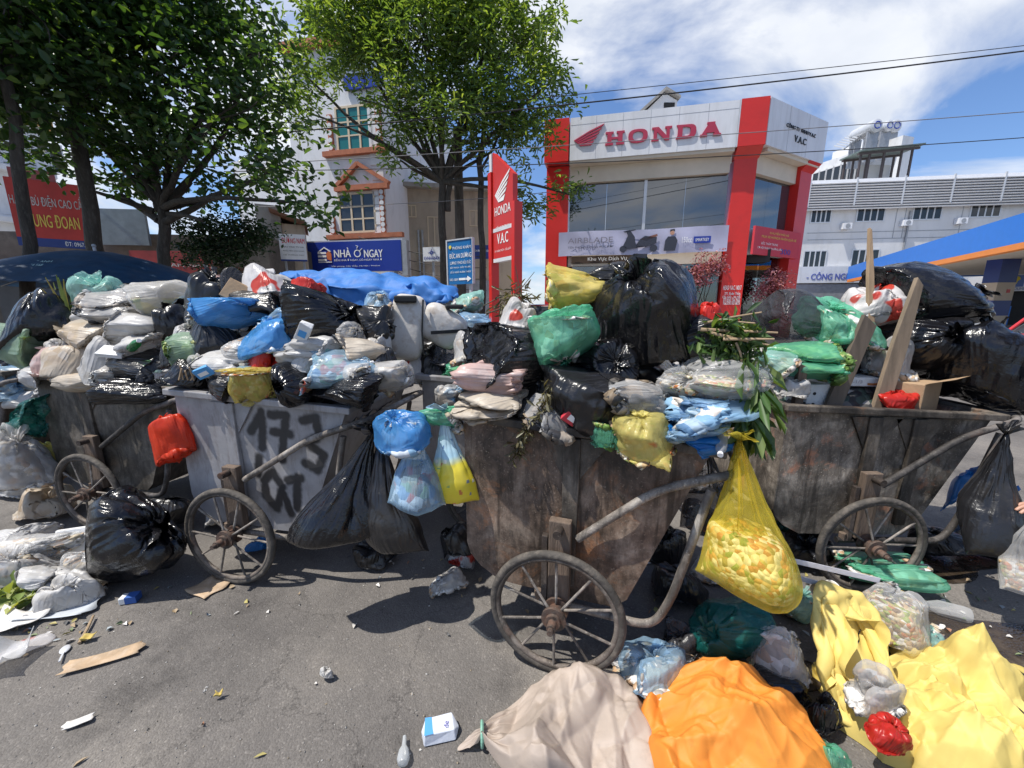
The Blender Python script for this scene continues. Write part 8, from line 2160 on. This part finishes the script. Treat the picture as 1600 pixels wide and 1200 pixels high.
c = gz(1660, 690); car('red car standing under the fuel station canopy', (11.6, 7.6, 0), .25, (.5, .03, .03), 'car_red')
car('maroon car parked between the pylon and the showroom', (at(862, 470, 13).x, 13.2, .13), 1.2, (.16, .012, .018), 'car_maroon')
# trodden scraps around the carts
nr = np.random.RandomState(21); P_ = []; 
for k in range(250):
    z_ = [(0, 130, 860, 1000), (130, 520, 905, 985), (520, 760, 860, 930), (1000, 1280, 880, 1100), (1400, 1600, 900, 1100), (0, 1000, 900, 1200)][nr.choice(6, p=[.38, .05, .07, .24, .18, .08])]
    P_.append(list(gz(nr.uniform(z_[0], z_[1]), nr.uniform(z_[2], z_[3]), .004)))
n_ = len(P_); D_ = nr.randn(n_, 3) * np.array([1, 1, .12]); me = leaf_mesh('trodden_scraps', np.array(P_) + np.array([0, 0, .003]), D_, nr.randn(n_, 3) * .35 + np.array([0, 0, 1]), nr.uniform(.008, .04, n_), nr.uniform(.006, .025, n_), nr.uniform(0, 1, n_), fold=.3)
m, n, l, b, out = nt('scrap_mix'); aa = node(n, 'ShaderNodeAttribute', attribute_name='rnd'); cr = ramp(n, [(0, (.5, .48, .45)), (.2, (.3, .22, .13)), (.36, (.62, .6, .58)), (.52, (.08, .08, .08)), (.64, (.35, .3, .1)), (.80, (.3, .34, .36)), (.9, (.28, .14, .08)), (.95, (.16, .2, .1))]); cr.color_ramp.interpolation = 'CONSTANT'; l.new(aa.outputs['Fac'], cr.inputs[0]); l.new(cr.outputs[0], b.inputs['Base Color']); b.inputs['Roughness'].default_value = .6
tag(link_mesh('trodden_scraps', me, m), 'trodden scraps of paper, film and peel scattered around the carts', 'scraps', kind='stuff')
# ---------------------------------------------------------------- person beyond the push bar, one hand reaching into the picture
def skinned(name, joints, bones, mat, parent, root_i=0, sub_lv=2):
    me = bpy.data.meshes.new(name); me.from_pydata([j[0] for j in joints], bones, []); me.update()
    o = link_mesh(name, me, mat, parent)
    sk_ = o.modifiers.new('skin', 'SKIN'); sk_.use_smooth_shade = True
    for i, j in enumerate(joints):
        d = me.skin_vertices[0].data[i]; r = j[1]; d.radius = r if hasattr(r, '__len__') else (r, r); d.use_root = (i == root_i)
    s_ = o.modifiers.new('sub', 'SUBSURF'); s_.levels = sub_lv; s_.render_levels = sub_lv
    return o
hp = at(1597, 800, 1.62)
pr_ = tag(empty('person', (hp.x + .62, hp.y + .1, 0)), 'person in dark work clothes bending towards the hung black bag, holding a clear bag', 'person')
hx, hy, hz = hp.x - pr_.location.x, hp.y - pr_.location.y, hp.z
M_HAND = paint('hand_skin', (.48, .27, .19), rough=.5, var=.12, scale=20, bump=.1)
M_CLOTH = paint('dark_workwear', (.03, .04, .06), rough=.85, var=.3, scale=8, bump=.5, bscale=30)
J = [((0, 0, .95), .15), ((-.06, 0, 1.12), (.15, .13)), ((-.12, 0, 1.30), (.17, .14)), ((-.16, 0, 1.42), (.12, .10)), ((-.20, 0, 1.50), .055), ((-.24, 0, 1.58), (.075, .09)), ((-.26, 0, 1.68), (.08, .095)), ((-.27, 0, 1.75), .05),
     ((-.13, -.19, 1.38), .06), ((hx + .33, hy - .1, 1.04), .042), ((hx + .12, hy, hz + .10), .03), ((-.13, .19, 1.38), .06), ((.0, .28, 1.10), .045), ((-.16, .26, .90), .032),
     ((0, -.1, .90), .095), ((-.04, -.11, .50), .062), ((.02, -.11, .09), .042), ((-.14, -.12, .045), .04), ((0, .1, .90), .095), ((-.06, .11, .50), .062), ((.0, .11, .09), .042), ((-.16, .12, .045), .04)]
Bn = [(0, 1), (1, 2), (2, 3), (3, 4), (4, 5), (5, 6), (6, 7), (2, 8), (8, 9), (9, 10), (2, 11), (11, 12), (12, 13), (0, 14), (14, 15), (15, 16), (16, 17), (0, 18), (18, 19), (19, 20), (20, 21)]
skinned('body', J, Bn, M_CLOTH, pr_)
H0 = Vector((hx + .12, hy, hz + .10)); H1 = Vector((hx + .055, hy, hz + .035))
J = [(tuple(H0), .026), (tuple(H0.lerp(H1, .5)), (.034, .02)), (tuple(H1), (.038, .017))]; Bn = [(0, 1), (1, 2)]
for k, (oy, L_) in enumerate(((-.030, .062), (-.010, .072), (.010, .068), (.028, .052))):
    b0 = len(J); r0 = H1 + Vector((-.008, oy * .8, -.004)); dr = Vector((-.92, oy * 2, -.30 + .06 * k)).normalized()
    J += [(tuple(r0), .0095), (tuple(r0 + dr * L_ * .45), .0088), (tuple(r0 + dr * L_ * .78 + Vector((0, 0, -.006))), .008), (tuple(r0 + dr * L_ + Vector((0, 0, -.016))), .0065)]
    Bn += [(2, b0), (b0, b0 + 1), (b0 + 1, b0 + 2), (b0 + 2, b0 + 3)]
b0 = len(J); t0 = H0.lerp(H1, .35) + Vector((0, -.03, -.004)); J += [(tuple(t0), .011), (tuple(t0 + Vector((-.03, -.014, -.018))), .0095), (tuple(t0 + Vector((-.058, -.016, -.03))), .0075)]; Bn += [(1, b0), (b0, b0 + 1), (b0 + 1, b0 + 2)]
skinned('hand', J, Bn, M_HAND, pr_, 1)
V, F = cushion(20, 14, .15, .22, .19, .9); hd = link_mesh('head', mesh_from('head', V, F, True), M_HAND, pr_, loc=(-.27, 0, 1.66))
V, F = cushion(20, 14, .175, .16, .205, .9); link_mesh('hat', mesh_from('hat', V, F, True), M_CLOTH, pr_, loc=(-.25, 0, 1.735)); MB().cyl((-.26, 0, 1.70), (-.26, 0, 1.712), .16, 24).build('hat_brim', M_CLOTH, pr_, smooth=True)
MB().prism_z([(-.345, -.012), (-.372, 0), (-.345, .012)], 1.64, 1.67).build('nose', M_HAND, hd, loc=(.27, 0, -1.66))
for s_ in (-1, 1): MB().sphere((-.338, s_ * .032, 1.675), .011).build('eye', M_BLACKL, hd, loc=(.27, 0, -1.66)); MB().sphere((-.27, s_ * .098, 1.66), .026, 10, 8, (.6, .4, 1)).build('ear', M_HAND, hd, loc=(.27, 0, -1.66))
MB().box(-.347, -.335, -.026, .026, 1.605, 1.612).build('mouth', paint('lips', (.3, .1, .08)), hd, loc=(.27, 0, -1.66))
free(1604, 872, 60, 115, 1.55, 'hang', 'clearish', 'h', 'clear bag of food hanging from the hand at the push bar', ('food', .4), d=.12, group=None)
